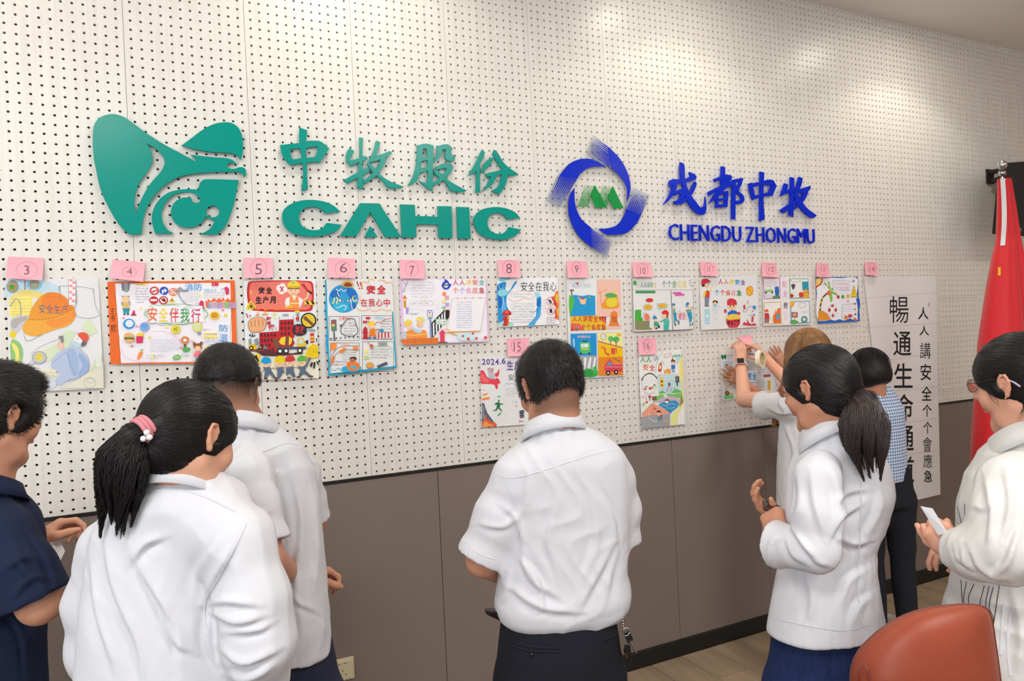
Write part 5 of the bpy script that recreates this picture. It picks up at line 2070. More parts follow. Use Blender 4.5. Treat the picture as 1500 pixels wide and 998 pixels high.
def strands(base, n, fn, m, parent, name='strands', seed=0, r0=0.0005, seg=8):
    """fine hair strands: fn(random) -> list of points"""
    R = random.Random(seed)
    mb = MB()
    for _ in range(n):
        pts = fn(R)
        k = len(pts)
        rs = [r0 * (1 - 0.85 * i / (k - 1)) for i in range(k)]
        mb.tube(pts, rs, 3, False)
    o = mb.build(name, m, parent, True)
    o['kind'] = 'stuff'
    return o
def spikes(Vt, Fq, keep, n, length, flow, m, parent, name='strands', seed=0, w=0.0007, lift=0.25):
    """short cropped hairs standing off a surface; flow(point) gives their direction along it"""
    R = np.random.RandomState(seed)
    N = vnormals(Vt, Fq)
    ok = np.nonzero(keep(Vt))[0]
    ii = ok[R.randint(0, len(ok), n)]
    P = Vt[ii] + R.normal(size=(n, 3)) * 0.0012
    d = flow(P) + R.normal(size=(n, 3)) * 0.28
    d = d - N[ii] * np.einsum('ij,ij->i', d, N[ii])[:, None] * 0.7
    d = d / (np.linalg.norm(d, axis=1, keepdims=True) + 1e-9) + N[ii] * lift
    L = length * R.uniform(0.6, 1.15, n)[:, None]
    side = np.cross(d, N[ii]); side = side / (np.linalg.norm(side, axis=1, keepdims=True) + 1e-9) * w
    a, b = P - side, P + side
    c = P + d * L * .6 + N[ii] * 0.001
    e = P + d * L
    V4 = np.stack([a, b, c + side * .6, c - side * .6, e], 1).reshape(-1, 3)
    F = []
    for i in range(n):
        o = 5 * i
        F += [(o, o + 1, o + 2, o + 3), (o + 3, o + 2, o + 4)]
    o = mesh_obj(name, V4, F, m, parent, True)
    o['kind'] = 'stuff'
    return o
class Head:
    """head with face; c = centre between the ears, R columns right/front/up, H = vertex to chin"""
    def __init__(s, c, R, H=0.225, female=False): s.c, s.R, s.u, s.f = np.array(c, float), R, H / 0.225, female
    def p(s, x, y, z): return s.c + s.R @ (np.array([x, y, z]) * s.u)
    def add(s, v, neck_to=None, nr=0.055, k=0.02):
        u, R, p = s.u, s.R, s.p
        e = lambda c, r, k=0.02, op='u', RR=None: v.ell(p(*c), np.array(r) * u, R if RR is None else RR, k * u, op)
        e((0, -.012, .032), (.075, .094, .088))
        e((0, .025, .020), (.066, .072, .076))
        e((0, .030, -.035), (.056, .058, .072), .03)
        v.cone(p(-.035, .03, -.085), p(0, .068, -.098), .022 * u, .019 * u, .02 * u)
        v.cone(p(.035, .03, -.085), p(0, .068, -.098), .022 * u, .019 * u, .02 * u)
        for sx in (-1, 1):
            v.cone(p(sx * .052, -.005, -.055), p(sx * .038, .028, -.085), .018 * u, .020 * u, .02 * u)
            e((sx * .036, .062, -.030), (.026, .022, .024), .02)          # cheek
            e((sx * .031, .090, .014), (.017, .010, .010), .010, 's')     # eye socket
            v.cone(p(sx * .014, .088, .031), p(sx * .046, .078, .031), .009 * u, .007 * u, .012 * u)   # brow
            v.cone(p(sx * .020, .0835, .018), p(sx * .044, .077, .016), .0055 * u, .0045 * u, .003 * u)  # upper lid
            v.cone(p(sx * .020, .083, .005), p(sx * .042, .077, .006), .0045 * u, .004 * u, .003 * u)   # lower lid
            # ear: rim, lobe, hollow
            ex = sx * .0755
            pts = [(ex, .006, -.004), (ex + sx * .003, .007, .014), (ex + sx * .007, -.003, .026), (ex + sx * .010, -.015, .024), (ex + sx * .009, -.020, .008), (ex + sx * .005, -.014, -.010), (ex + sx * .001, -.004, -.025)]
            v.chain([p(*q) for q in pts], [.0046 * u, .0042 * u, .004 * u, .004 * u, .0042 * u, .005 * u, .0062 * u], .004 * u)
            v.chain([p(ex - sx * .003, -.004, .017), p(ex + sx * .0005, -.008, .006), p(ex - sx * .002, -.004, -.012)], [.006 * u, .007 * u, .0065 * u], .006 * u)
            v.cone(p(ex + sx * .009, -.004, .008), p(ex + sx * .005, .000, -.004), .005 * u, .0035 * u, .003 * u, 's')
        v.chain([p(0, .088, .022), p(0, .100, .000), p(0, .110, -.020)], [.0085 * u, .0095 * u, .0115 * u], .010 * u)
        for sx in (-1, 1): e((sx * .0125, .100, -.023), (.009, .010, .007), .006)
        e((0, .090, -.046), (.024, .012, .008), .008)
        e((0, .094, -.0505), (.021, .008, .0045), .003)
        e((0, .092, -.0605), (.018, .009, .0055), .003)
        v.cone(p(-.021, .092, -.0555), p(.021, .092, -.0555), .0016 * u, .0016 * u, .002, 's')
        if neck_to is not None:
            a = p(0, -.028, -.035); b = np.array(neck_to)
            v.cone(a, b, nr * .98, nr * 1.08, .03)
            v.cone(p(0, .000, -.070), b, .036 * u, nr * .96, .02)
        return v
    def local(s, P): return (np.asarray(P) - s.c) @ s.R / s.u
    def eyes(s, parent):
        for sx in (-1, 1):
            mb = MB(); c = s.p(sx * .031, .072, .0115)
            mb.color((235, 232, 228)).ball(c, .0118 * s.u, 14, 9)
            f = s.R @ np.array([0, 1, 0])
            mb.color((40, 26, 20)).ball(c + f * .0088 * s.u, (.0046 * s.u,) * 3, 10, 6)
            mb.build('eye', mat('eye', rough=0.15, attr=True), parent, True, True)
def skincol(base, lips=(180, 95, 90), head=None, stub=None):
    def f(P):
        c = np.tile(np.array(lin(base)), (len(P), 1))
        if head is not None:
            q = head.local(P)
            m = np.exp(-((q[:, 0] / .022) ** 2 + ((q[:, 1] - .096) / .012) ** 2 + ((q[:, 2] + .0555) / .010) ** 2) ** 2)
            c = c * (1 - m[:, None]) + np.array(lin(lips)) * m[:, None]
            ear = np.clip((np.abs(q[:, 0]) - .079) / .008, 0, 1) * (np.abs(q[:, 2]) < .05)
            red = np.array(lin((min(255, base[0] + 8), base[1] - 8, base[2] - 8)))
            c = c * (1 - .6 * ear[:, None]) + red * .6 * ear[:, None]
            ck = np.exp(-(((np.abs(q[:, 0]) - .038) / .02) ** 2 + ((q[:, 2] + .03) / .02) ** 2)) * (q[:, 1] > .03)
            c = c * (1 - .35 * ck[:, None]) + red * .35 * ck[:, None]
            if stub is not None:
                w = stub(q)
                c = c * (1 - w[:, None]) + np.array(lin((52, 42, 38))) * w[:, None]
        return c
    return f
def hand(v, wrist, palm_dir, palm_n, side, curl=(0.5, 0.5, 0.5, 0.5), thumb=0.5, size=1.0, spread=0.1, rad=1.0, thumb_out=0.8):
    """wrist point, direction to the knuckles, palm normal (out of the palm); side=+1: thumb on the palm_dir x palm_n side"""
    d = np.array(palm_dir, float); d /= np.linalg.norm(d)
    n = np.array(palm_n, float); n = n - d * (n @ d); n /= np.linalg.norm(n)
    t = np.cross(d, n) * side
    w = np.array(wrist, float)
    L = size
    v.chain([w, w + d * .03 * L], [.024 * L, .026 * L], .02)
    for q in (-.026, -.009, .009, .026):
        v.cone(w + d * .02 * L + t * q * .6 * L, w + d * .085 * L + t * q * L, .017 * L, .0125 * L, .012)
    v.cone(w + d * .02 * L + t * .018 * L + n * .006 * L, w + d * .05 * L + t * .030 * L + n * .006 * L, .017 * L, .015 * L, .012)
    lens = [(.038, .024, .019), (.042, .028, .020), (.039, .026, .020), (.030, .020, .018)]
    for i, q in enumerate((.030, .010, -.010, -.029)):
        base = w + d * (.088 - .004 * abs(i - 1)) * L + t * q * L
        a = 0.0
        dirf = d + t * q * spread * 55
        dirf = dirf / np.linalg.norm(dirf)
        pts = [base]; rs = [.0098 * L * rad]
        for j, l in enumerate(lens[i]):
            a += curl[i] * (0.9, 1.1, 0.8)[j]
            dd = dirf * math.cos(a) + n * math.sin(a)
            pts.append(pts[-1] + dd * l * L); rs.append((.0088, .0080, .0068)[j] * L * rad)
        v.chain([base - d * .012 * L] + pts, [.011 * L] + rs, .0035)
    tb = w + d * .028 * L + t * .026 * L + n * .010 * L
    td = d * .62 + t * thumb_out * .8 + n * (.25 + thumb * .5)
    td /= np.linalg.norm(td)
    td2 = d * .8 + t * (.35 - thumb * .5) * thumb_out + n * (.2 + thumb * .6)
    td2 /= np.linalg.norm(td2)
    v.chain([tb, tb + td * .040 * L, tb + td * .040 * L + td2 * .030 * L, tb + td * .040 * L + td2 * .052 * L], [.0155 * L, .0120 * L, .0105 * L, .0078 * L], .006)
    return v
def torso_st(rows, D, yaw, depth, extra=0.0):
    """rows: (y px, left px, right px[, depth factor, away shift]) -> loft stations"""
    out = []
    for r in rows:
        y, l, rr = r[:3]
        dep = r[3] if len(r) > 3 else depth
        sh = r[4] if len(r) > 4 else 0.0
        c = atD((l + rr) / 2, y, D)
        f = np.array([RC[2, 0], RC[2, 2]])                 # forward on the floor
        hw = (rr - l) / 2 * D / FPX
        rayd = ray((l + rr) / 2, y)
        ang = math.atan2(-rayd[0], rayd[1])                # yaw of the sight line
        th = math.radians(yaw) - ang
        a = (hw + extra) / math.sqrt(math.cos(th) ** 2 + (dep * math.sin(th)) ** 2)
        out.append((c[2], c[0] + f[0] * sh, c[1] + f[1] * sh, a, a * dep, yaw))
    return out
def legs(parent, hipc, yaw, hipw, m, top, r=(.088, .062, .05), shoe=M_shoe, name='trousers', h=0.009, seat=None, gap=.09, extra=None, hemz=.05):
    """trousers from the waist to the floor and two shoes; hipc = (x, y)"""
    R = rotm(yaw)
    v = Vol(h)
    x, y = hipc
    P = lambda a, b, z: np.array([x, y, z]) + R @ np.array([a, b, 0])
    v.loft(seat or [(top, x, y, hipw * .92, hipw * .66, yaw), (top - .1, x, y, hipw, hipw * .74, yaw), (top - .22, x, y, hipw * 1.0, hipw * .74, yaw)], k=.03)
    for s_ in (-1, 1):
        v.chain([P(s_ * gap * .9, 0, top - .20), P(s_ * gap, .01, .48), P(s_ * gap, -.01, hemz + .02)], [r[0], r[1], r[2]], .03)
    if extra: extra(v)
    v.plane((0, 0, hemz), (0, 0, -1))
    v.wob(.004, 18, 5, (1, 1, .5))
    o, Vt, Fq = sdf_obj(name, v, m, parent)
    for s_ in (-1, 1):
        w = Vol(.006)
        w.chain([P(s_ * gap, -.045, .045), P(s_ * gap, .06, .04), P(s_ * gap, .15, .033)], [.042, .043, .034], .02)
        w.cone(P(s_ * gap, -.02, .06), P(s_ * gap, -.01, .10), .040, .043, .02)
        w.plane((0, 0, .002), (0, 0, -1))
        sdf_obj('shoe', w, shoe, parent)
    return Vt, Fq
def neck_stub(v, c, R, a, b, h=.028, slope=.15):
    """cloth rising to the neck under the collar"""
    n_ = 14
    for i in range(n_):
        t = 2 * math.pi * i / n_
        p = np.array([a * .90 * math.cos(t), b * .90 * math.sin(t), -slope * b * math.sin(t)])
        v.cone(c + R @ (p * np.array([1.08, 1.08, 1]) + np.array([0, 0, -.05])), c + R @ (p + np.array([0, 0, h * .5])), .020, .011, .014)
    return v
def collar(parent, c, R, a, b, hb, hf, leaf, m, th=0.0022, open_=0.5, n=48, slope=0.25, flare=.012, name='collar', point=0.0):
    """shirt collar: standing band folded over; c centre of the band's foot, R frame, a/b half axes; open_ = half gap at the front (radians)"""
    prof = lambda H, lf: [(0.000, 0), (-.001, H * .5), (0.000, H * .92), (.003, H), (.0065, H * .94), (.0085 + flare * .4, H * .94 - lf * .5), (.0085 + flare, H * .94 - lf),
                          (.0085 + flare - th, H * .94 - lf), (.0065 + flare * .4 - th, H * .94 - lf * .5), (.004, H * .85), (.002, H * .5), (.002, 0)]
    vs, fs = [], []
    for i in range(n + 1):
        t = -math.pi / 2 + open_ + (2 * math.pi - 2 * open_) * i / n + math.pi      # starts right of the front
        t = math.pi / 2 + open_ + (2 * math.pi - 2 * open_) * i / n
        fr = (1 + math.sin(t)) / 2                                                  # 1 front, 0 back
        H = hb * (1 - fr) + hf * fr
        lf = leaf * (1 + point * fr)
        P = prof(H, lf)
        for (o, z) in P:
            q = np.array([(a + o) * math.cos(t), (b + o) * math.sin(t), z - slope * b * math.sin(t) * 1.0])
            vs.append(c + R @ q)
    k = len(P)
    for i in range(n):
        for j in range(k):
            fs.append((i * k + j, i * k + (j + 1) % k, (i + 1) * k + (j + 1) % k, (i + 1) * k + j))
    fs.append(tuple(range(k))); fs.append(tuple(range(n * k + k - 1, n * k - 1, -1)))
    o = mesh_obj(name, vs, fs, m, parent, True)
    return o, np.array(vs), fs
Q = atD
FW = np.array([RC[2, 0], RC[2, 2], 0.0]); FW /= np.linalg.norm(FW)          # away from the viewer along the floor
RT = np.array([FW[1], -FW[0], 0.0])                                         # to the viewer's right
UP = np.array([0, 0, 1.0])
def sight(x):
    r = ray(x, 495)
    return math.degrees(math.atan2(-r[0], r[1]))
def person(label, x, y, D):
    g = atD(x, y, D)
    t = thing('person', label, 'person', (g[0], g[1], 0.0), 'people looking at the drawings')
    return t
def hair_cap(hd, vol_h, thick, cut, m, parent, bulge=(0, 0, 0), name='hair', wob=0.0016, extra=None):
    v = Vol(vol_h)
    u = hd.u
    t = thick
    e = lambda c, r, k=.02, op='u': v.ell(hd.p(*c), np.array(r) * u, hd.R, k * u, op)
    e((0, -.012 + bulge[1] * .5, .032), (.075 + t, .094 + t, .088 + t))
    e((0, .022, .026), (.066 + t, .070 + t * .7, .078 + t))
    e((0, -.040, -.018), (.060 + t, .062 + t, .060 + t))
    if extra: extra(v, e)
    cut(v, e)
    if wob: v.wob(wob, 120, 3)
    return sdf_obj(name, v, m, parent)
def face_cut(v, e, top=.055, side=.066, ears=True, earr=(.022, .026, .036), fy=.098):
    e((0, fy + .012, top - .115), (side, .062, .115), .006, 's')
    e((0, .045, -.085), (.082, .060, .055), .006, 's')
    if ears:
        for sx in (-1, 1): e((sx * .088, .002, -.002), earr, .006, 's')

# ---- the man in the middle, seen from behind
t4 = person('man with cropped black hair, white short-sleeved shirt and black trousers, centre', 812, 620, 1.95)
h4 = Head(Q(806, 567, 1.97), rotm(sight(806) + 30, 12, 0), .226)
nb = Q(818, 640, 1.95)
b = Vol(.0045)
h4.add(b, nb - UP * .02 + FW * .0, .060)
b.ell(Q(822, 695, 1.97), (.12, .07, .09), rotm(-12), .04)
SL, EL, WL = Q(760, 712, 1.93), Q(706, 822, 1.93), Q(742, 846, 2.14)
SR, ER, WR = Q(892, 712, 1.99), Q(904, 800, 2.03), Q(850, 835, 2.22)
b.chain([Q(790, 690, 1.97), SL, EL], [.045, .042, .041], .03).chain([EL, WL], [.043, .027], .012)
b.chain([Q(850, 690, 1.98), SR, ER], [.045, .042, .040], .03).chain([ER, WR], [.042, .027], .012)
hand(b, WL, RT * .8 + FW * .5 + UP * .1, RT * .2 - FW * -.5 - UP * .8, -1, (.9, .9, 1, 1), size=.95)
hand(b, WR, -RT * .8 + FW * .4, UP * -.7 + FW * .5, 1, (.9, .9, 1, 1), size=.95)
stub4 = lambda q: .6 * np.clip((q[:, 2] + .095 + .5 * np.clip(q[:, 1], 0, 1)) / .03, 0, 1) * np.clip((-.004 - q[:, 1]) / .02, 0, 1) * (q[:, 2] < .05)
o4, V4, F4 = sdf_obj('body', b, M_skin, t4, cols=skincol((196, 140, 112), head=h4, stub=stub4))
h4.eyes(t4)
def cut4(v, e):
    face_cut(v, e, .06, .066, True, (.024, .026, .038))
    v.plane(h4.p(0, -.06, -.036), h4.R @ np.array([0, -.5, -1]), k=.02)
_, hv, hf = hair_cap(h4, .0042, .010, cut4, M_hair, t4)
hair4 = col.objects[-1]
spikes(hv, hf, lambda P: np.ones(len(P), bool), 11000, .0085, lambda P: (P - h4.p(0, -.07, .09)) / .1 + h4.R @ np.array([0, .0, -.55]), M_hairs, t4, seed=1, lift=.6, w=.0005)
sh = Vol(.0052)
rows4 = [(625, 785, 860, .85), (640, 770, 884, .76), (656, 748, 904, .7), (675, 736, 917, .66), (705, 733, 922), (745, 737, 922), (795, 738, 920), (845, 730, 918), (878, 725, 924), (898, 730, 919), (912, 748, 910)]
sh.sleeve([Q(795, 680, 1.95), Q(758, 702, 1.92), Q(733, 757, 1.92), Q(703, 818, 1.92)], [.060, .061, .067, .062], .052)
sh.sleeve([Q(862, 680, 1.98), Q(897, 702, 1.99), Q(907, 745, 2.01), Q(906, 792, 2.02)], [.058, .057, .055, .054], .045)
sh.loft(torso_st(rows4, 1.95, sight(812) + 14, .62), k=.03, n=2.5, zc=.03)
CC4 = (Q(812, 641, 1.955), rotm(sight(806) + 18, 14, 0))
neck_stub(sh, *CC4, .077, .078)
sh.cone(Q(820, 662, 1.95), Q(815, 640, 1.955), .085, .068, .02)
sh.wob(.0035, 16, 11, (1, 1, .4))
FL4 = [(.006, 7, '800,905 790,850 760,812'), (.006, 8, '740,860 790,893 850,900'), (.005, 9, '850,895 880,840 905,790'), (.005, 8, '760,800 775,850 820,880'), (.004, 6, '905,800 900,760 880,720'),
       (.004, 8, '890,880 900,830 912,800'), (.0045, 7, '735,745 752,760 765,800'), (.004, 6, '700,770 735,775 755,765'), (.004, 8, '770,700 765,740 740,770'), (.004, 8, '860,720 870,790 850,850'), (.004, 9, '730,890 745,870 750,830'), (.0035, 8, '815,730 800,790 815,850')]
_, sv4, sf4 = sdf_obj('shirt', sh, M_white, t4, FL4, 2, wrinkle=(.0035, 26, 1))
S4 = Surf((sv4, sf4))
strips_obj('yoke_seam', S4, ['716,690 745,700 780,694 830,678 880,663 915,658'], .0035, M_white, t4, off=.0006)
strips_obj('sleeve_seam', S4, ['738,700 752,730 762,770 757,790', '912,668 918,690 920,720'], .003, M_white, t4)
strips_obj('cuff_seam', S4, ['678,788 700,810 725,820'], .003, M_white, t4)
collar(t4, *CC4, .077, .078, .050, .030, .044, M_white, open_=.25, slope=.15, flare=.010)
tv, tf = legs(t4, (Q(818, 930, 1.96)[0], Q(818, 930, 1.96)[1]), sight(812) + 14, .168, M_trouser, Q(818, 893, 1.95)[2], (.105, .075, .062))
T4 = Surf((tv, tf))
strips_obj('pocket_welt', T4, ['750,947 780,954 818,955', '750,941 780,948 818,950', '886,938 905,930 913,925'], .006, M_trouser, t4, lift=.001)
strips_obj('belt_loop', T4, ['835,908 836,920'], .010, M_trouser, t4, lift=.003)
bp, bn = T4.hit(779, 959, .001)
if bp is not None: MB().ball(bp, .006).build('pocket_button', M_shoe, t4, True)
a, b_ = Q(745, 905, 1.86), Q(709, 901, 1.95)
mbp = MB()
mbp.add([a + UP * .012, b_ + UP * .010, b_ - UP * .002 + RT * .008, a - UP * .022, a + UP * .012 + FW * .03, b_ + UP * .010 + FW * .03, b_ - UP * .002 + RT * .008 + FW * .03, a - UP * .022 + FW * .03], [(0, 1, 2, 3), (7, 6, 5, 4), (0, 4, 5, 1), (1, 5, 6, 2), (2, 6, 7, 3), (3, 7, 4, 0)])
bevel(mbp.build('belt_pouch', M_shoe, t4), .004)
kc = Q(915, 915, 1.93)
kt = thing('key_bunch', 'bunch of car keys on a metal ring at the standing man\'s right hip', 'keys', kc)
mb = MB()
for i in range(7):
    mb.tube([Q(911 + i * .4, 897 + i * 4, 1.9), Q(912 + i * .4, 900 + i * 4, 1.9)], .0018, 6)
mb.tube([Q(917 + 5 * math.cos(k * .6), 926 + 6 * math.sin(k * .6), 1.9) for k in range(12)], .0012, 6)
mb.build('key_ring', M_steel, kt, True)
bevel(MB().add([Q(913, 928, 1.9), Q(921, 922, 1.9), Q(928, 938, 1.9), Q(920, 944, 1.9), Q(913, 928, 1.915), Q(921, 922, 1.915), Q(928, 938, 1.915), Q(920, 944, 1.915)], [(0, 1, 2, 3), (7, 6, 5, 4), (0, 4, 5, 1), (1, 5, 6, 2), (2, 6, 7, 3), (3, 7, 4, 0)]).build('key_head', M_shoe, kt), .003)
MB().tube([Q(923, 939, 1.9), Q(932, 957, 1.9)], .0025, 5).build('key_blade', M_steel, kt)
bevel(MB().add([Q(914, 944, 1.91), Q(923, 944, 1.91), Q(925, 958, 1.91), Q(915, 958, 1.91), Q(914, 944, 1.93), Q(923, 944, 1.93), Q(925, 958, 1.93), Q(915, 958, 1.93)], [(0, 1, 2, 3), (7, 6, 5, 4), (0, 4, 5, 1), (1, 5, 6, 2), (2, 6, 7, 3), (3, 7, 4, 0)]).build('remote_fob', M_shoe, kt), .004)
MB().tube([Q(914, 950, 1.92), Q(918, 964, 1.92)], .0025, 5).build('brass_key', mat('brass', (190, 140, 70), rough=.3, metal=1.0), kt)

# ---- the man behind the long-haired woman on the left
t3 = person('man with clipped crew cut and white short-sleeved shirt behind the ponytailed woman', 400, 650, 1.95)
h3 = Head(Q(334, 570, 1.97), rotm(sight(333) - 24, 10, 0), .226)
b = Vol(.0045)
h3.add(b, Q(365, 640, 1.97), .062)
b.ell(Q(392, 700, 1.98), (.10, .06, .09), rotm(-35), .04)
SL, EL, WL = Q(366, 690, 1.84), Q(392, 822, 1.76), Q(440, 850, 2.02)
SR, ER, WR = Q(440, 690, 2.08), Q(458, 765, 2.10), Q(462, 745, 2.3)
b.chain([Q(375, 690, 1.95), SL, EL], [.045, .042, .042], .03).chain([EL, WL], [.043, .027], .012)
b.chain([Q(410, 690, 2.0), SR, ER], [.04, .036, .036], .03).chain([ER, WR], [.040, .027], .012)
hand(b, WL, RT * .6 + FW * .8, -UP * .8 + RT * .3, -1, (.9, .9, 1, 1), size=.95)
hand(b, WR, FW * .9 - UP * .2, -RT * .6 - UP * .6, 1, (.8, .9, 1, 1), size=.95)
stub3 = lambda q: np.clip((q[:, 2] + .085) / .085, 0, 1) ** .8 * .9 * np.clip((.03 - q[:, 1]) / .03, 0, 1)
sdf_obj('body', b, M_skin, t3, cols=skincol((190, 135, 108), head=h3, stub=stub3))
h3.eyes(t3)
def cut3(v, e):
    face_cut(v, e, .06, .066)
    e((0, -.010, -.085), (.13, .16, .115), .02, 's')
_, hv, hf = hair_cap(h3, .0042, .007, cut3, M_hair, t3, wob=.001)
spikes(hv, hf, lambda P: np.ones(len(P), bool), 7000, .006, lambda P: (P - h3.p(0, -.07, .09)) / .1 + h3.R @ np.array([0, .2, -.3]), M_hairs, t3, seed=2, lift=.5, w=.0005)
def fz(P):
    q = h3.local(P)
    return (q[:, 1] < .02) & (q[:, 2] > -.055) & (q[:, 2] < .07) & (q[:, 1] > -.2) & (np.abs(q[:, 0]) < .09)
_tmp = Vol(.005); h3.add(_tmp); _tv, _tf = _tmp.mesh()
def fz2(P):
    q = h3.local(P)
    ear = (np.abs(q[:, 0]) > .066) & (np.abs(q[:, 2]) < .045) & (q[:, 1] > -.035)
    return fz(P) & ~ear
spikes(_tv, _tf, fz2, 9000, .004, lambda P: np.tile(h3.R @ np.array([0, -.1, -1]), (len(P), 1)), M_hairs, t3, name='stubble', seed=3, lift=.5, w=.0004)
sh = Vol(.0052)
rows3 = [(622, 348, 396, .85), (636, 342, 418, .78), (655, 336, 440, .72), (690, 334, 455, .66), (730, 338, 463, .64), (790, 342, 469, .66), (860, 346, 475, .7), (930, 348, 480, .72), (962, 350, 481, .72)]
sh.sleeve([Q(420, 672, 2.03), Q(441, 696, 2.07), Q(451, 735, 2.09), Q(456, 764, 2.10)], [.056, .054, .052, .052], .044)
sh.loft(torso_st(rows3, 1.97, sight(400) - 28, .66), k=.03, n=2.4, zc=.012)
w3 = Vol(.0052)
CC3 = (Q(362, 636, 1.965), rotm(sight(335) - 30, 12, 0))
neck_stub(sh, *CC3, .075, .076)
sh.chain([Q(382, 668, 1.95), Q(362, 692, 1.86), Q(368, 722, 1.83)], [.062, .062, .055], .03)
w3.sleeve([Q(366, 690, 1.85), Q(364, 700, 1.83), Q(376, 745, 1.785), Q(389, 797, 1.765)], [.058, .060, .059, .057], .049, k=.02)
w3.wob(.002, 20, 31)
sdf_obj('sleeve', w3, M_white, t3, [(.005, 6, '350,745 370,760 395,752'), (.004, 6, '352,775 375,780 395,770')], 2, wrinkle=(.003, 26, 8))
cz = Q(415, 962, 1.97)
sh.ell((cz[0], cz[1], cz[2] - .01), (.125, .095, .05), rotm(-30), .006, 's')
sh.wob(.003, 15, 12, (1, 1, .3))
FL3 = [(.006, 7, '395,700 400,780 405,860 400,920'), (.005, 7, '425,690 438,770 430,850 440,930'), (.005, 6, '405,690 372,700 350,690'), (.005, 6, '398,720 385,740 390,790'), (.005, 8, '455,720 460,800 455,880'), (.004, 6, '410,840 430,880 465,900'), (.004, 6, '345,720 365,745 372,785')]
_, sv, sf = sdf_obj('shirt', sh, M_white, t3, FL3, 2, wrinkle=(.0035, 26, 2))
S3 = Surf((sv, sf))
strips_obj('yoke_seam', S3, ['352,672 385,662 420,650 445,655'], .0035, M_white, t3)
strips_obj('sleeve_seam', S3, ['378,668 394,690 402,730 400,780'], .003, M_white, t3)
strips_obj('cuff_seam', S3, ['376,783 388,786 400,784'], .003, M_white, t3)
collar(t3, *CC3, .075, .076, .048, .028, .042, M_white, open_=.25, slope=.15, flare=.010)
legs(t3, tuple(Q(415, 950, 1.99)[:2]), sight(400) - 28, .145, mat('navy_wool', (26, 32, 56), rough=.85), Q(415, 935, 1.97)[2], (.098, .07, .06))

# ---- the woman in front on the left, pony tail
t2 = person('woman with long ponytail, pink beaded hair tie and loose white long-sleeved shirt', 250, 720, 1.45)
h2 = Head(Q(276, 645, 1.46), rotm(sight(271) - 52, 20, -6), .214, True)
b = Vol(.0042)
h2.add(b, Q(262, 720, 1.45), .055)
b.ell(Q(250, 790, 1.47), (.12, .06, .10), rotm(-15), .04)
SR, ER, WR = Q(340, 790, 1.42), Q(372, 925, 1.40), Q(375, 1045, 1.52)
SL, EL, WL = Q(172, 815, 1.48), Q(150, 950, 1.50), Q(170, 1060, 1.62)
b.chain([Q(280, 780, 1.46), SR, ER, WR], [.04, .038, .038, .026], .03)
b.chain([Q(220, 790, 1.47), SL, EL, WL], [.04, .036, .036, .026], .03)
hand(b, WR, -UP + FW * .3, -RT, -1, (.4, .4, .5, .5), size=.88)
hand(b, WL, -UP + FW * .4, RT, 1, (.4, .4, .5, .5), size=.88)
sdf_obj('body', b, M_skin, t2, cols=skincol((214, 160, 132), head=h2))
h2.eyes(t2)
def pulled(hd, m, ms, parent, tie, thick=.011, seed=0, n=900, cutfn=None, ear=(.024, .030, .036), top=.066, h=.0042, side=.070, gray=None):
    def cut(v, e):
        face_cut(v, e, top, side, True, ear, fy=.094)
        e((0, .078, -.042), (.098, .062, .052), .008, 's')
    def ex(v, e):
        v.cone(hd.p(0, -.06, .0), hd.p(*tie), .05 * hd.u, .018, .03)
    _, hv, hf = hair_cap(hd, h, thick, cutfn or cut, m, parent, extra=ex, wob=.0008)
    Rr = np.random.RandomState(seed)
    bt = BVHTree.FromPolygons(hv.tolist(), hf.tolist())
    T = hd.p(*tie)
    mb = MB()
    made = 0
    cen = hd.p(0, -.01, .02)
    for _ in range(n * 3):
        if made >= n: break
        d = Rr.normal(size=3); d /= np.linalg.norm(d)
        loc = bt.ray_cast(Vector(cen + (hd.R @ d) * .3), Vector(-(hd.R @ d)))
        if loc[0] is None: continue
        p = np.array(loc[0])
        pts = []
        steps = 7
        t0 = Rr.uniform(0, .3); t1 = t0 + Rr.uniform(.35, .7)
        jit = Rr.normal(size=3) * .004
        for k in range(steps):
            s_ = t0 + (min(t1, 1) - t0) * k / (steps - 1)
            g = p + (T - p) * s_ + jit * math.sin(math.pi * s_)
            dd = g - cen; L = np.linalg.norm(dd)
            if L < .02: break
            dd = dd / L
            q, nn, i, ds = bt.find_nearest(Vector(cen + dd * .125))
            rc = bt.ray_cast(Vector(cen + dd * .3), Vector(-dd))
            if rc[0] is None: break
            pts.append(np.array(rc[0]) + np.array(rc[1]) * .0003)
        if len(pts) < 4: continue
        if max(np.linalg.norm(pts[i + 1] - pts[i]) for i in range(len(pts) - 1)) > .035: continue
        k = len(pts)
        mb.tube(pts, [.0011 * math.sin(math.pi * (i + .35) / (k + .2)) ** .5 for i in range(k)], 3, False)
        made += 1
    o = mb.build('strands', ms, parent, True); o['kind'] = 'stuff'
    return hv, hf
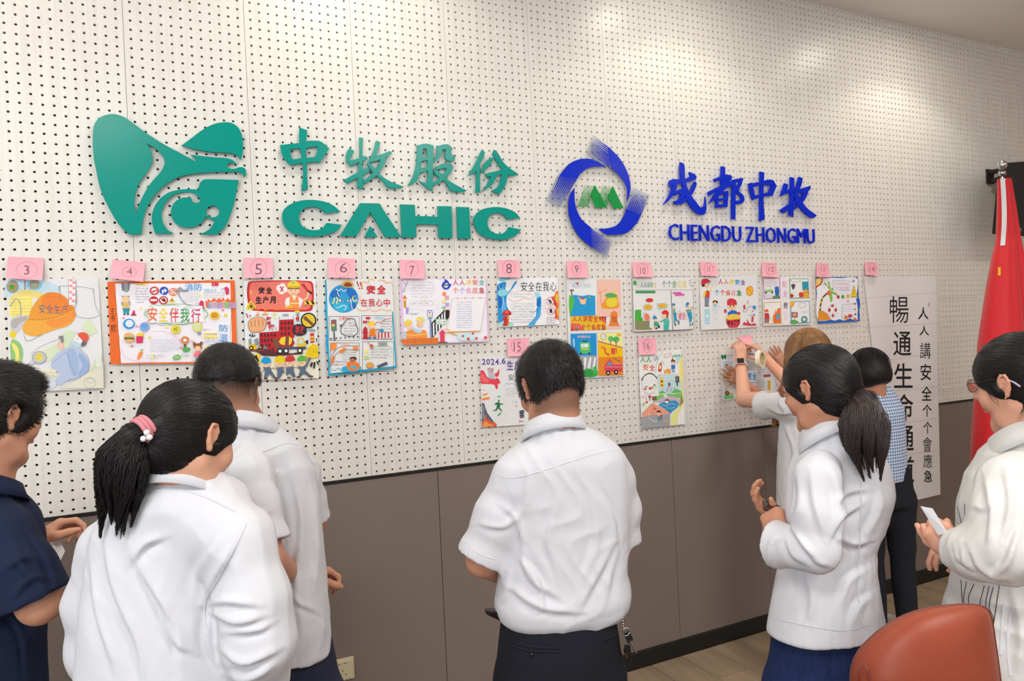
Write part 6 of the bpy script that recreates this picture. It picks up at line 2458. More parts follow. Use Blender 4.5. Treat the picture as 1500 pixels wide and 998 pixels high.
def ponytail(pts, rs, m, ms, parent, n=500, seed=0, spread=1.05, h=.0045, tail=.05, flat=None, name='ponytail', wob=.002):
    pts = [np.array(p, float) for p in pts]
    v = Vol(h)
    kk = len(rs)
    v.chain(pts[:-1], [r * (.93 - .75 * max(0, i / (kk - 1) - .35)) for i, r in enumerate(rs[:-1])], .012)
    v.wob(wob, 70, seed + 5, (1, 1, .25))
    sdf_obj(name, v, m, parent)
    RR = random.Random(seed + 99)
    locks = [(RR.uniform(0, 2 * math.pi), RR.uniform(.15, .95), RR.uniform(-.3, 1)) for _ in range(11)]
    def fn(R):
        a = R.uniform(0, 2 * math.pi); rr = math.sqrt(R.random()) * spread
        if R.random() < .6: rr = spread * R.uniform(.9, 1.06)
        lk = min(locks, key=lambda l: (l[1] * math.cos(l[0]) - rr * math.cos(a)) ** 2 + (l[1] * math.sin(l[0]) - rr * math.sin(a)) ** 2)
        out = []
        ext = lk[2] * tail + R.uniform(-.3, .3) * tail * .5
        st = R.uniform(0, .35)
        nseg = 14
        for k in range(nseg):
            t = st + (1.0 - st) * k / (nseg - 1)
            f = t * (len(pts) - 1); i = min(int(f), len(pts) - 2); g = f - i
            c = pts[i] * (1 - g) + pts[i + 1] * g
            r_ = rs[i] * (1 - g) + rs[i + 1] * g
            ax = pts[i + 1] - pts[i]; ax = ax / np.linalg.norm(ax)
            u1 = np.cross(ax, FW); u1 /= np.linalg.norm(u1); u2 = np.cross(ax, u1)
            m = max(0, (t - .45) / .55) ** 1.5
            X = rr * math.cos(a + t * .5) * (1 - m) + lk[1] * math.cos(lk[0] + .5) * m
            Y = rr * math.sin(a + t * .5) * (1 - m) + lk[1] * math.sin(lk[0] + .5) * m
            q = c + (u1 * X + u2 * Y) * r_
            if t > .6: q = q + ax * (ext + .01) * ((t - .6) / .4) ** 1.5
            out.append(q + np.array([R.gauss(0, .0012) for _ in range(3)]))
        return out
    return strands(None, n, fn, ms, parent, 'strands', seed, r0=.0013)
tie2 = h2.local(Q(216, 630, 1.385))
pulled(h2, M_hair, M_hairs, t2, tuple(tie2), seed=21, n=1100, ear=(.020, .024, .030))
ponytail([Q(215, 629, 1.375), Q(192, 641, 1.35), Q(180, 672, 1.345), Q(178, 708, 1.345), Q(174, 745, 1.345)], [.017, .024, .042, .048, .042], M_hair, M_hairs, t2, 2200, 22, tail=.045)
for k, (xx, yy, rr) in enumerate(((153, 748, .014), (176, 762, .013), (198, 742, .013), (166, 735, .018), (188, 740, .018))):
    ponytail([Q(xx * .5 + 90, 705, 1.345), Q(xx, yy - 15, 1.343), Q(xx - 3, yy + 8, 1.345)], [.02, rr, .003], M_hair, M_hairs, t2, 60, 30 + k, tail=.012, name='hair_lock')
ht = thing('hair_tie', 'dusty pink hair tie with three pearl beads around a ponytail', 'hair tie', Q(214, 629, 1.4))
mb = MB()
c0 = Q(210, 631, 1.368)
ax = Q(192, 641, 1.35) - Q(215, 629, 1.375); ax /= np.linalg.norm(ax)
u1 = np.cross(ax, UP); u1 /= np.linalg.norm(u1); u2 = np.cross(ax, u1)
for off in (-.008, 0, .008):
    mb.tube([c0 + ax * off + (u1 * math.cos(k * math.pi / 9) + u2 * math.sin(k * math.pi / 9)) * .0255 for k in range(19)], .0045, 8, False)
mb.build('band', mat('dusty_pink', (205, 128, 138), rough=.8, bump=((300, 300, 300), .4, .001)), ht, True)
for x, y in ((210, 643), (219, 641), (215, 634)):
    MB().ball(Q(x, y, 1.338), .0058, 14, 9).build('bead', mat('pearl', (235, 232, 236), rough=.15, coat=.5), ht, True)
er = MB().tube([Q(301, 690, 1.43), Q(300, 699, 1.43), Q(302, 708, 1.43)], .0012, 6).tube([Q(300, 702, 1.43), Q(303, 706, 1.43), Q(300, 709, 1.43), Q(298, 706, 1.43), Q(300, 702, 1.43)], .0012, 6)
er.build('earring', mat('gold', (215, 170, 90), rough=.25, metal=1.0), t2, True)
sh = Vol(.0052)
rows2 = [(692, 228, 318, .8), (708, 205, 340, .75), (725, 175, 356, .7), (745, 158, 362, .66), (775, 148, 366, .64), (830, 140, 364, .66), (900, 134, 368, .7), (1000, 130, 376, .74), (1090, 128, 384, .74), (1160, 124, 388, .74)]
sh.loft(torso_st(rows2, 1.46, sight(250) - 12, .66), k=.04, n=2.4, zc=.02)
sh.chain([Q(300, 762, 1.44), Q(345, 795, 1.41), Q(370, 880, 1.39), Q(378, 940, 1.39), Q(382, 1010, 1.46)], [.070, .070, .066, .066, .056], .03)
sh.chain([Q(205, 775, 1.48), Q(160, 806, 1.48), Q(142, 880, 1.49), Q(146, 950, 1.50), Q(168, 1040, 1.58)], [.062, .058, .060, .058, .050], .03)
CC2 = (Q(262, 720, 1.458), rotm(sight(262) - 30, 16, -4))
neck_stub(sh, *CC2, .070, .070)
sh.cone(Q(264, 748, 1.45), Q(262, 724, 1.455), .085, .064, .02)
sh.wob(.004, 13, 13, (1, 1, .4))
FL2 = [(.007, 9, '200,830 235,890 250,940 285,960'), (.007, 8, '195,826 215,800 240,790'), (.006, 8, '300,888 330,885 378,890'), (.006, 8, '302,895 345,915 390,905'), (.006, 8, '318,950 355,975 410,955'), (.005, 9, '180,900 200,950 205,998'), (.005, 9, '130,820 140,900 165,980'),
       (.006, 8, '300,886 318,850 345,800'), (.006, 8, '305,892 300,940 318,985'), (.005, 9, '230,870 255,920 262,985'), (.005, 10, '150,780 160,850 190,930'), (.004, 10, '320,780 290,830 280,870'), (.006, 7, '330,930 380,925 400,915'), (.006, 7, '395,975 360,990 330,985')]
_, sv, sf = sdf_obj('shirt', sh, M_white, t2, FL2, 2, wrinkle=(.0035, 26, 3))
S2 = Surf((sv, sf))
strips_obj('armhole_seam', S2, ['360,768 345,800 318,850 300,888 304,930'], .004, M_white, t2)
strips_obj('yoke_seam', S2, ['214,724 250,716 300,728 345,750'], .003, M_white, t2)
collar(t2, *CC2, .070, .070, .048, .026, .050, M_white, open_=.35, slope=.2, flare=.022, point=.5)
legs(t2, tuple(Q(250, 998, 1.47)[:2]), sight(250) - 12, .165, mat('navy_wool'), .92, (.10, .075, .06))

# ---- the man at the left edge in a navy polo
t1 = person('man in a navy blue polo shirt at the left edge', -30, 760, 1.7)
h1 = Head(Q(-10, 611, 1.7), rotm(sight(0) - 57, 8, 0), .222)
b = Vol(.0045)
h1.add(b, Q(-28, 700, 1.69), .062)
b.ell(Q(-45, 785, 1.7), (.11, .07, .09), rotm(-30), .04)
SR, ER, WR = Q(0, 790, 1.63), Q(58, 884, 1.62), Q(45, 800, 1.86)
SL, EL, WL = Q(-110, 775, 1.85), Q(-100, 900, 1.95), Q(-30, 880, 2.1)
b.chain([Q(-30, 770, 1.68), SR, ER], [.05, .052, .046], .03).chain([ER, WR], [.046, .028], .012)
b.chain([Q(-70, 770, 1.75), SL, EL], [.05, .05, .044], .03).chain([EL, WL], [.044, .028], .012)
hand(b, Q(45, 800, 1.86), Q(78, 776, 1.90) - Q(45, 800, 1.86), -UP * .75 - FW * .4, -1, (.7, .8, .9, 1.0), thumb=.35, size=.95, thumb_out=.7)
hand(b, WL, RT * .8 + FW * .3, -UP, 1, (.7, .8, .9, 1.0), size=.95)
sdf_obj('body', b, M_skin, t1, cols=skincol((206, 148, 120), head=h1, stub=lambda q: .6 * np.clip((q[:, 2] + .07) / .04, 0, 1) * np.clip((-.01 - q[:, 1]) / .03, 0, 1)))
h1.eyes(t1)
def cut1(v, e):
    face_cut(v, e, .054, .068, True, (.022, .022, .034))
    v.plane(h1.p(0, -.06, -.052), h1.R @ np.array([0, -.35, -1]), k=.004)
def ex1(v, e):
    e((0, .070, .088), (.056, .034, .028), .02)
    e((0, .01, .095), (.066, .08, .04), .03)
_, hv, hf = hair_cap(h1, .0042, .013, cut1, M_hair, t1, extra=ex1)
spikes(hv, hf, lambda P: np.ones(len(P), bool), 8000, .014, lambda P: h1.R @ np.array([0, .7, -.25]) + (P - h1.p(0, -.05, .07)) / .12, M_hairs, t1, seed=4, lift=.16, w=.0006)
sh = Vol(.0052)
rows1 = [(715, -62, 10, .85), (735, -95, 25, .8), (760, -125, 38, .75), (800, -135, 44, .7), (860, -135, 45, .68), (940, -135, 44, .7), (1010, -135, 46, .7), (1120, -130, 48, .7)]
sh.loft(torso_st(rows1, 1.72, sight(0) - 40, .68), k=.03, n=2.4, zc=.02)
CC1 = (Q(-27, 720, 1.69), rotm(sight(0) - 50, 10, 0))
neck_stub(sh, *CC1, .074, .074)
sh.chain([Q(-80, 762, 1.78), Q(-112, 778, 1.85), Q(-110, 860, 1.90)], [.07, .07, .066], .03)
sh.sleeve([Q(-24, 768, 1.68), Q(-2, 786, 1.63), Q(30, 840, 1.61), Q(50, 880, 1.61)], [.066, .068, .068, .068], .057)
sh.wob(.003, 18, 14)
_, sv, sf = sdf_obj('polo_shirt', sh, M_navy, t1, [(.005, 7, '20,880 50,850 80,855'), (.005, 7, '5,840 40,820 70,830'), (.004, 6, '10,900 30,930 35,980'), (.004, 6, '40,780 60,810 85,870'), (.004, 6, '15,790 30,830 60,860')], 2, wrinkle=(.003, 24, 6))
strips_obj('sleeve_hem', Surf((sv, sf)), ['34,896 60,888 86,868', '28,886 56,878 84,858'], .004, M_navy, t1)
collar(t1, *CC1, .074, .074, .040, .026, .040, M_navy, open_=.3, slope=.2, flare=.016)
legs(t1, tuple(Q(-45, 998, 1.73)[:2]), sight(0) - 40, .155, mat('navy_wool'), .93)
pt = thing('paper_slip', 'folded white slip of paper held by the man in navy at the left edge', 'paper', Q(76, 790, 1.9))
pa = [Q(73, 771, 1.88), Q(80, 776, 1.9), Q(95, 808, 1.88), Q(84, 830, 1.86), Q(60, 792, 1.84)]
MB().add(pa + [p + FW * .001 for p in pa], [(0, 1, 2, 3, 4), (9, 8, 7, 6, 5), (0, 5, 6, 1), (1, 6, 7, 2), (2, 7, 8, 3), (3, 8, 9, 4), (4, 9, 5, 0)]).build('sheet', M_paper, pt)
mb = MB()
for k in range(5): mb.tube([Q(66 + k * 3.2, 790 + k * 6, 1.848 + k * .004) - FW * .004, Q(82 + k * 2.2, 784 + k * 5, 1.875) - FW * .004], .0004, 4)
mb.build('printing', mat('grey_print', (150, 155, 175)), pt)

# ---- the woman on the right with a ponytail, phone in hand
t5 = person('woman with thick ponytail, glasses, white shirt and blue jeans holding a phone', 1215, 650, 1.88)
h5 = Head(Q(1202, 571, 1.89), rotm(sight(1198) + 58, 10, 3), .208, True)
b = Vol(.0042)
h5.add(b, Q(1218, 640, 1.90), .052)
b.ell(Q(1228, 705, 1.93), (.09, .06, .09), rotm(-20), .03)
SL, EL, WL = Q(1195, 700, 1.80), Q(1192, 808, 1.76), Q(1143, 786, 1.86)
SR, ER, WR = Q(1262, 690, 2.02), Q(1235, 800, 2.10), Q(1150, 770, 2.02)
b.chain([Q(1218, 695, 1.89), SL, EL, WL], [.038, .038, .036, .025], .02)
b.chain([Q(1240, 695, 1.95), SR, ER, WR], [.038, .038, .034, .025], .02)
hand(b, WL, Q(1133, 762, 1.90) - WL, FW * .8 + RT * .5, 1, (1.3, 1.4, 1.5, 1.5), thumb=.5, size=.84)
hand(b, Q(1142, 762, 2.00), Q(1114, 740, 2.00) - Q(1142, 762, 2.0), UP * .8 - FW * .3 + RT * .3, -1, (.45, .5, .55, .6), thumb=.5, size=.88, thumb_out=.9)
sdf_obj('body', b, M_skin, t5, cols=skincol((198, 140, 112), head=h5))
h5.eyes(t5)
tie5 = h5.local(Q(1250, 580, 1.835))
pulled(h5, M_hair, M_hairs, t5, tuple(tie5), thick=.011, seed=41, n=1100, ear=(.022, .022, .028), top=.060)
ponytail([Q(1249, 579, 1.83), Q(1262, 592, 1.80), Q(1266, 622, 1.79), Q(1270, 650, 1.785), Q(1275, 680, 1.785)], [.018, .038, .054, .060, .044], M_hair, mat('dark_brown_strands', (58, 44, 42), rough=.4), t5, 2400, 42, tail=.03)
mb = MB(); c0 = Q(1252, 581, 1.822); ax = Q(1262, 592, 1.80) - Q(1249, 579, 1.83); ax /= np.linalg.norm(ax)
u1 = np.cross(ax, UP); u1 /= np.linalg.norm(u1); u2 = np.cross(ax, u1)
mb.tube([c0 + (u1 * math.cos(k * math.pi / 9) + u2 * math.sin(k * math.pi / 9)) * .0225 for k in range(19)], .005, 8, False)
mb.build('hair_band', M_navy, t5, True)
def glasses(hd, parent, rim, m_arm=None, w=.0011, ax=.083):
    mb = MB()
    for sx in (-1, 1):
        c = (sx * .033, .104, .010)
        pts = [hd.p(c[0] + .023 * math.cos(a * math.pi / 10), c[1] - .006 * abs(math.cos(a * math.pi / 10)) , c[2] + .017 * math.sin(a * math.pi / 10)) for a in range(21)]
        mb.tube(pts, w, 6, False)
    mb.tube([hd.p(-.008, .106, .014), hd.p(0, .109, .016), hd.p(.008, .106, .014)], w, 6)
    mb.build('rims', rim, parent, True)
    for sx in (-1, 1):
        MB().tube([hd.p(sx * .059, .098, .014), hd.p(sx * (ax - .009), .080, .016), hd.p(sx * (ax - .002), .03, .018), hd.p(sx * ax, -.008, .020), hd.p(sx * (ax - .003), -.030, .000)], w * 1.3, 6).build('temple', m_arm or rim, parent, True)
        c = (sx * .033, .104, .010)
        vs = [hd.p(c[0] + .022 * math.cos(a * math.pi / 10), c[1] - .006 * abs(math.cos(a * math.pi / 10)), c[2] + .016 * math.sin(a * math.pi / 10)) for a in range(20)]
        f = hd.R @ np.array([0, .0012, 0])
        MB().add(vs + [v_ + f for v_ in vs], [tuple(range(19, -1, -1)), tuple(range(20, 40))] + [(i, (i + 1) % 20, 20 + (i + 1) % 20, 20 + i) for i in range(20)]).build('lens', M_glass, parent)
gl5 = thing('glasses', 'red-rimmed glasses on the woman holding a phone', 'glasses', h5.p(0, .1, .01))
glasses(h5, gl5, mat('red_rim', (170, 60, 50), rough=.3), ax=.074)
sh = Vol(.0052)
rows5 = [(630, 1192, 1252, .85), (645, 1180, 1268, .8), (662, 1170, 1284, .74), (690, 1160, 1297, .70), (730, 1156, 1303, .70), (770, 1154, 1292, .70), (808, 1150, 1277, .70), (850, 1142, 1278, .72), (890, 1135, 1284, .74), (926, 1130, 1288, .74)]
sh.chain([Q(1245, 676, 1.97), Q(1266, 700, 2.02), Q(1262, 760, 2.08), Q(1240, 800, 2.10), Q(1170, 782, 2.03)], [.050, .050, .050, .050, .040], .022)
sh.loft(torso_st(rows5, 1.91, sight(1215) + 36, .70), k=.03, n=2.3, zc=.010)
CC5 = (Q(1216, 640, 1.90), rotm(sight(1216) + 46, 14, 0))
neck_stub(sh, *CC5, .068, .070)
sh.chain([Q(1210, 676, 1.87), Q(1197, 700, 1.82)], [.050, .050], .025)
w5 = Vol(.0052)
w5.sleeve([Q(1204, 686, 1.83), Q(1197, 702, 1.80), Q(1197, 755, 1.77), Q(1196, 806, 1.755), Q(1163, 802, 1.80), Q(1136, 797, 1.85)], [.050, .055, .060, .054, .049, .058], .047, k=.018)
w5.wob(.0025, 18, 32, (1, 1, .5))
cz = Q(1208, 926, 1.91)
sh.ell((cz[0], cz[1], cz[2] - .01), (.125, .095, .05), rotm(-14), .006, 's')
sh.wob(.0028, 17, 15, (1, 1, .4))
FL5 = [(.006, 6, '1155,772 1175,800 1195,825 1215,832'), (.006, 6, '1165,782 1180,805 1195,818'), (.005, 6, '1150,790 1160,815 1180,828'), (.006, 7, '1218,790 1235,760 1262,742'), (.005, 7, '1225,740 1242,725 1270,720'), (.005, 8, '1215,690 1222,720 1225,760'), (.005, 8, '1185,700 1190,740 1205,790'),
       (.005, 8, '1280,700 1285,740 1262,790'), (.005, 8, '1180,850 1185,880 1180,910'), (.005, 8, '1270,830 1240,850 1225,890'), (.005, 8, '1275,870 1255,885 1245,915'), (.005, 7, '1225,790 1250,800 1275,795'), (.004, 7, '1165,690 1168,730 1160,765'), (.005, 6, '1130,830 1132,800 1145,785')]
_, sv, sf = sdf_obj('shirt', sh, M_white, t5, FL5, 2, wrinkle=(.0035, 26, 4))
sdf_obj('sleeve', w5, M_white, t5, FL5, 2, wrinkle=(.003, 26, 9))
S5 = Surf((sv, sf))
strips_obj('armhole_seam', S5, ['1172,675 1195,672 1215,690 1228,715 1232,745'], .0035, M_white, t5)
strips_obj('back_seam', S5, ['1262,700 1260,780 1256,850 1262,918'], .003, M_white, t5)
strips_obj('hem_seam', S5, ['1134,906 1160,912 1200,920 1240,924 1275,915'], .003, M_white, t5)
collar(t5, *CC5, .068, .070, .048, .024, .050, M_white, open_=.3, slope=.25, flare=.018, point=.35)
legs(t5, tuple(Q(1208, 950, 1.93)[:2]), sight(1215) + 36, .145, M_denim, Q(1208, 905, 1.92)[2], (.098, .07, .06), h=.008)
ph = thing('phone', 'dark phone in a brown leather case held by the woman with glasses', 'phone', Q(1128, 746, 2.0))
pq = [Q(1117, 732, 1.96), Q(1143, 741, 1.93), Q(1145, 754, 1.90), Q(1119, 742, 1.92)]
dn = np.cross(pq[1] - pq[0], pq[3] - pq[0]); dn /= np.linalg.norm(dn); dn *= -1 if dn[2] > 0 else 1
bevel(MB().add(pq + [p + dn * .011 for p in pq], [(0, 1, 2, 3), (7, 6, 5, 4), (0, 4, 5, 1), (1, 5, 6, 2), (2, 6, 7, 3), (3, 7, 4, 0)]).build('case', mat('brown_leather', (66, 44, 40), rough=.4), ph), .002)
mid = sum(pq) / 4
MB().add([mid + (p - mid) * .86 - dn * .0006 for p in pq], [(0, 1, 2, 3)]).build('screen', mat('dark_screen', (30, 24, 26), rough=.1), ph)

# ---- the woman taping the sheet, long light brown hair
t6 = person('woman with long light brown hair and white T-shirt taping a sheet to the wall', 1195, 600, 3.25)
h6 = Head(Q(1183, 524, 3.25), rotm(sight(1188) + 42, 4, 0), .228, True)
b = Vol(.0045)
h6.add(b, Q(1194, 567, 3.25), .050)
b.ell(Q(1196, 605, 3.26), (.10, .06, .09), rotm(-15), .04)
Y0 = -.035
wlh = atY(1085, 531, -.105); wrh = atY(1121, 525, -.085)
SL, EL = Q(1158, 590, 3.22), Q(1090, 585, 3.52)
SR, ER = Q(1232, 590, 3.32), Q(1172, 578, 3.62)
b.chain([Q(1185, 590, 3.25), SL, EL], [.045, .047, .038], .02).chain([EL, wlh], [.039, .025], .01)
b.chain([Q(1205, 590, 3.27), SR, ER], [.045, .047, .038], .02).chain([ER, wrh], [.037, .025], .01)
hand(b, wlh, atY(1085, 508, -.098) - wlh, np.array([.15, 1, -.1]), -1, (.55, .62, .7, .8), thumb=.4, size=.86, spread=.05)
hand(b, wrh, atY(1105, 505, -.078) - wrh, np.array([-.3, .7, -.8]), 1, (.2, .7, .9, 1.0), thumb=.6, size=.92)
sdf_obj('body', b, M_skin, t6, cols=skincol((228, 172, 146), head=h6))
h6.eyes(t6)
def cut6(v, e): face_cut(v, e, .062, .066, False, fy=.10)
def ex6(v, e):
    v.loft([(h6.c[2] + .02, h6.c[0] - .01, h6.c[1] - .02, .088, .10, sight(1188) + 42), (h6.c[2] - .08, h6.c[0], h6.c[1] - .03, .088, .075, sight(1188) + 42), (h6.c[2] - .26, h6.c[0], h6.c[1] - .07, .095, .05, -15), (h6.c[2] - .40, h6.c[0], h6.c[1] - .09, .085, .035, -15)], k=.03)
_, hv, hf = hair_cap(h6, .005, .014, cut6, M_brown, t6, extra=ex6, wob=.001)
def fl6(R):
    a = R.uniform(-math.pi, math.pi) ; p = []
    for k in range(9):
        t = k / 8
        el = math.pi / 2 * (1 - t * 1.0)
        if t < .6: q = h6.p(math.cos(el) * math.sin(a) * .090, -.012 - math.cos(el) * math.cos(a) * .108, .032 + math.sin(el) * .103)
        else: q = p[-1] - UP * .045 + np.array([0, -.004, 0])
        p.append(q)
    return p
strands(None, 800, fl6, mat('brown_strands', (150, 104, 60), rough=.4), t6, seed=61, r0=.0012)
lock = Vol(.0045)
lock.chain([Q(1168, 500, 3.2), Q(1160, 530, 3.2), Q(1155, 560, 3.25), Q(1146, 590, 3.32), Q(1138, 612, 3.34), Q(1133, 624, 3.34)], [.03, .034, .030, .026, .022, .010], .01)
sdf_obj('front_lock', lock, M_brown, t6)
sh = Vol(.0052)
rows6 = [(572, 1172, 1218, .85), (582, 1160, 1232, .8), (596, 1150, 1246, .7), (625, 1146, 1248, .62), (680, 1143, 1242, .64), (740, 1142, 1240, .66), (800, 1140, 1244, .66)]
sh.sleeve([Q(1180, 590, 3.25), Q(1160, 594, 3.22), Q(1118, 594, 3.40)], [.056, .064, .064], .052)
sh.sleeve([Q(1210, 590, 3.28), Q(1232, 594, 3.32), Q(1202, 592, 3.48)], [.056, .062, .060], .050)
sh.loft(torso_st(rows6, 3.27, -18, .64), k=.03, zc=.012)
neck_stub(sh, Q(1194, 580, 3.25), rotm(-15, 10), .066, .066, h=.01)
sh.wob(.002, 20, 16)
sdf_obj('tshirt', sh, mat('white_jersey', (212, 212, 216), rough=.85), t6, [(.006, 4, '1125,600 1145,608 1160,606'), (.005, 4, '1150,575 1140,590 1150,606'), (.005, 4, '1148,625 1160,660 1155,700')], 2, wrinkle=(.003, 22, 7))
legs(t6, tuple(Q(1192, 750, 3.28)[:2]), -18, .145, M_jean2, .92, (.09, .062, .05), shoe=M_wshoe)
wt = thing('smart_watch', 'square-faced wrist watch with a pale pink band on a raised arm', 'watch', wlh)
fd = wlh - EL; fd /= np.linalg.norm(fd)
wc = EL + (wlh - EL) * .88
u1 = np.cross(fd, np.array([0, 1, 0])); u1 /= np.linalg.norm(u1); u2 = np.cross(fd, u1)
mb = MB()
vs, fs = [], []
for k in range(24):
    a = 2 * math.pi * k / 24
    for (s_, r) in ((-.011, .0315), (-.011, .034), (.011, .034), (.011, .0315)):
        vs.append(wc + fd * s_ + (u1 * math.cos(a) + u2 * math.sin(a)) * r)
for k in range(24):
    for j in range(4): fs.append((4 * k + j, 4 * k + (j + 1) % 4, 4 * ((k + 1) % 24) + (j + 1) % 4, 4 * ((k + 1) % 24) + j))
mb.add(vs, fs).build('strap', mat('pale_pink_strap', (232, 205, 198), rough=.5), wt, True)
toC = CAM - wc; toC -= fd * (toC @ fd); toC /= np.linalg.norm(toC)
sd = np.cross(fd, toC)
fc = wc + toC * .038
bx = lambda c, a, b_, cc: [c + fd * x * a + sd * y * b_ + toC * z * cc for z in (-1, 1) for (x, y) in ((-1, -1), (1, -1), (1, 1), (-1, 1))]
BF = [(0, 3, 2, 1), (4, 5, 6, 7), (0, 1, 5, 4), (1, 2, 6, 5), (2, 3, 7, 6), (3, 0, 4, 7)]
bevel(MB().add(bx(fc - toC * .003, .022, .020, .005), BF).build('case', mat('rose_case', (214, 178, 165), rough=.3, metal=.8), wt), .003)
MB().add(bx(fc + toC * .0026, .019, .017, .0008), BF).build('screen', mat('dark_screen'), wt)
tp = thing('tape_roll', 'cream roll of tape hooked on a hand beside the taped sheet', 'tape', Q(1114, 526, 3.70))
tc = Q(1114, 526, 3.68)
R_ = rotm(sight(1114) + 68)
vs, fs = [], []
for k in range(32):
    a = 2 * math.pi * k / 32
    for (x, r) in ((-.011, .034), (-.011, .046), (.011, .046), (.011, .034)):
        vs.append(tc + R_ @ np.array([r * math.cos(a), x, r * math.sin(a)]))
for k in range(32):
    for j in range(4): fs.append((4 * k + j, 4 * k + (j + 1) % 4, 4 * ((k + 1) % 32) + (j + 1) % 4, 4 * ((k + 1) % 32) + j))
MB().add(vs, fs).build('tape', mat('cream_tape', (240, 236, 208), rough=.4), tp, False)
vs2 = [tc + (np.array(v_) - tc) * (.034 / .034) for v_ in vs]
mb = MB()
core = []
for k in range(32):
    a = 2 * math.pi * k / 32
    for (x, r) in ((-.0112, .0315), (-.0112, .034), (.0112, .034), (.0112, .0315)): core.append(tc + R_ @ np.array([r * math.cos(a), x, r * math.sin(a)]))
mb.add(core, fs).build('core', mat('card_core', (200, 178, 140), rough=.8), tp)

# ---- the person with a bob, farthest back
t7 = person('person with a black bob in blue-and-white checked shirt and dark jeans at the wall', 1290, 640, 3.72)
h7 = Head(Q(1272, 546, 3.70), rotm(sight(1277) + 52, 12, 0), .215, True)
b = Vol(.0045)
h7.add(b, Q(1284, 590, 3.70), .050)
bw = Q(1286, 620, 3.72)
b.ell(bw, (.10, .06, .09), rotm(0), .04)
hL, hR = atY(1087, 560, -.048), atY(1151, 538, -.05)
SL = bw + np.array([-.15, .0, .0]); SR = bw + np.array([.13, .02, -.0])
EL = (SL + hL) / 2 + np.array([-.03, -.04, -.10]); ER = (SR + hR) / 2 + np.array([.02, -.06, -.13])
b.chain([bw, SL, EL], [.05, .045, .036], .02).chain([EL, hL], [.036, .023], .01)
b.chain([bw, SR, ER], [.05, .045, .036], .02).chain([ER, hR], [.036, .023], .01)
hand(b, hL, atY(1070, 551, -.042) - hL, np.array([0, 1, 0]), -1, (.04, .05, .05, .06), thumb=.05, size=.82, spread=.12)
hand(b, hR, atY(1141, 522, -.042) - hR, np.array([0, 1, 0]), 1, (.04, .05, .05, .06), thumb=.05, size=.82, spread=.14)
sdf_obj('body', b, M_skin, t7, cols=skincol((196, 138, 110), head=h7))
h7.eyes(t7)
def cut7(v, e): face_cut(v, e, .048, .060, False, fy=.10)
def ex7(v, e):
    e((0, -.015, -.02), (.092, .098, .082), .03)
    v.plane(h7.p(0, 0, -.088), h7.R @ np.array([0, -.2, -1]), k=.01)
hair_cap(h7, .0045, .014, cut7, M_hair, t7, extra=ex7, wob=.001)
def fl7(R):
    a = R.uniform(-2.4, 2.4); p = []
    ln = R.uniform(1.3, 1.75)
    for k in range(9):
        el = math.pi / 2 - ln * k / 8
        p.append(h7.p(math.cos(el) * math.sin(a) * .098, -.012 - math.cos(el) * math.cos(a) * .114, .028 + math.sin(el) * (.108 if el > 0 else .118)))
    return p
strands(None, 300, fl7, M_hairs, t7, seed=71, r0=.0013)
M_check = mat('blue_check', (230, 236, 244), rough=.85)
def check_nodes(m):
    nt = m.node_tree; b = nt.nodes['Principled BSDF']
    tc = nt.nodes.new('ShaderNodeTexCoord'); sp = nt.nodes.new('ShaderNodeSeparateXYZ')
    nt.links.new(tc.outputs['Object'], sp.inputs[0])
    ms = []
    for i in (0, 2):
        a = nt.nodes.new('ShaderNodeMath'); a.operation = 'MULTIPLY'; a.inputs[1].default_value = 62
        f = nt.nodes.new('ShaderNodeMath'); f.operation = 'FRACT'
        g = nt.nodes.new('ShaderNodeMath'); g.operation = 'LESS_THAN'; g.inputs[1].default_value = .5
        nt.links.new(sp.outputs[i], a.inputs[0]); nt.links.new(a.outputs[0], f.inputs[0]); nt.links.new(f.outputs[0], g.inputs[0]); ms.append(g)
    s = nt.nodes.new('ShaderNodeMath'); s.operation = 'ADD'; nt.links.new(ms[0].outputs[0], s.inputs[0]); nt.links.new(ms[1].outputs[0], s.inputs[1])
    h = nt.nodes.new('ShaderNodeMath'); h.operation = 'MULTIPLY'; h.inputs[1].default_value = .5; nt.links.new(s.outputs[0], h.inputs[0])
    mx = nt.nodes.new('ShaderNodeMix'); mx.data_type = 'RGBA'
    mx.inputs[6].default_value = (*lin((228, 234, 244)), 1); mx.inputs[7].default_value = (*lin((70, 118, 180)), 1)
    nt.links.new(h.outputs[0], mx.inputs[0]); nt.links.new(mx.outputs[2], b.inputs['Base Color'])
check_nodes(M_check)
sh = Vol(.0052)
sh.loft([(1.30 + .03, bw[0], bw[1], .075, .06, 0), (1.27, bw[0], bw[1], .13, .075, 0), (1.20, bw[0], bw[1], .155, .10, 0), (1.05, bw[0], bw[1], .150, .105, 0), (.84, bw[0], bw[1], .15, .105, 0)], k=.03, zc=.012)
sh.chain([bw + np.array([-.08, 0, .03]), SL, (SL + EL) / 2 + (EL - SL) * .05], [.055, .056, .052], .03)
sh.chain([bw + np.array([.08, 0, .03]), SR, (SR + ER) / 2 + (ER - SR) * .05], [.055, .056, .052], .03)
sdf_obj('checked_shirt', sh, M_check, t7)
legs(t7, (bw[0] + .03, bw[1] - .0), -20, .135, M_jean2, .92, (.085, .062, .05), shoe=M_wshoe, gap=.085)

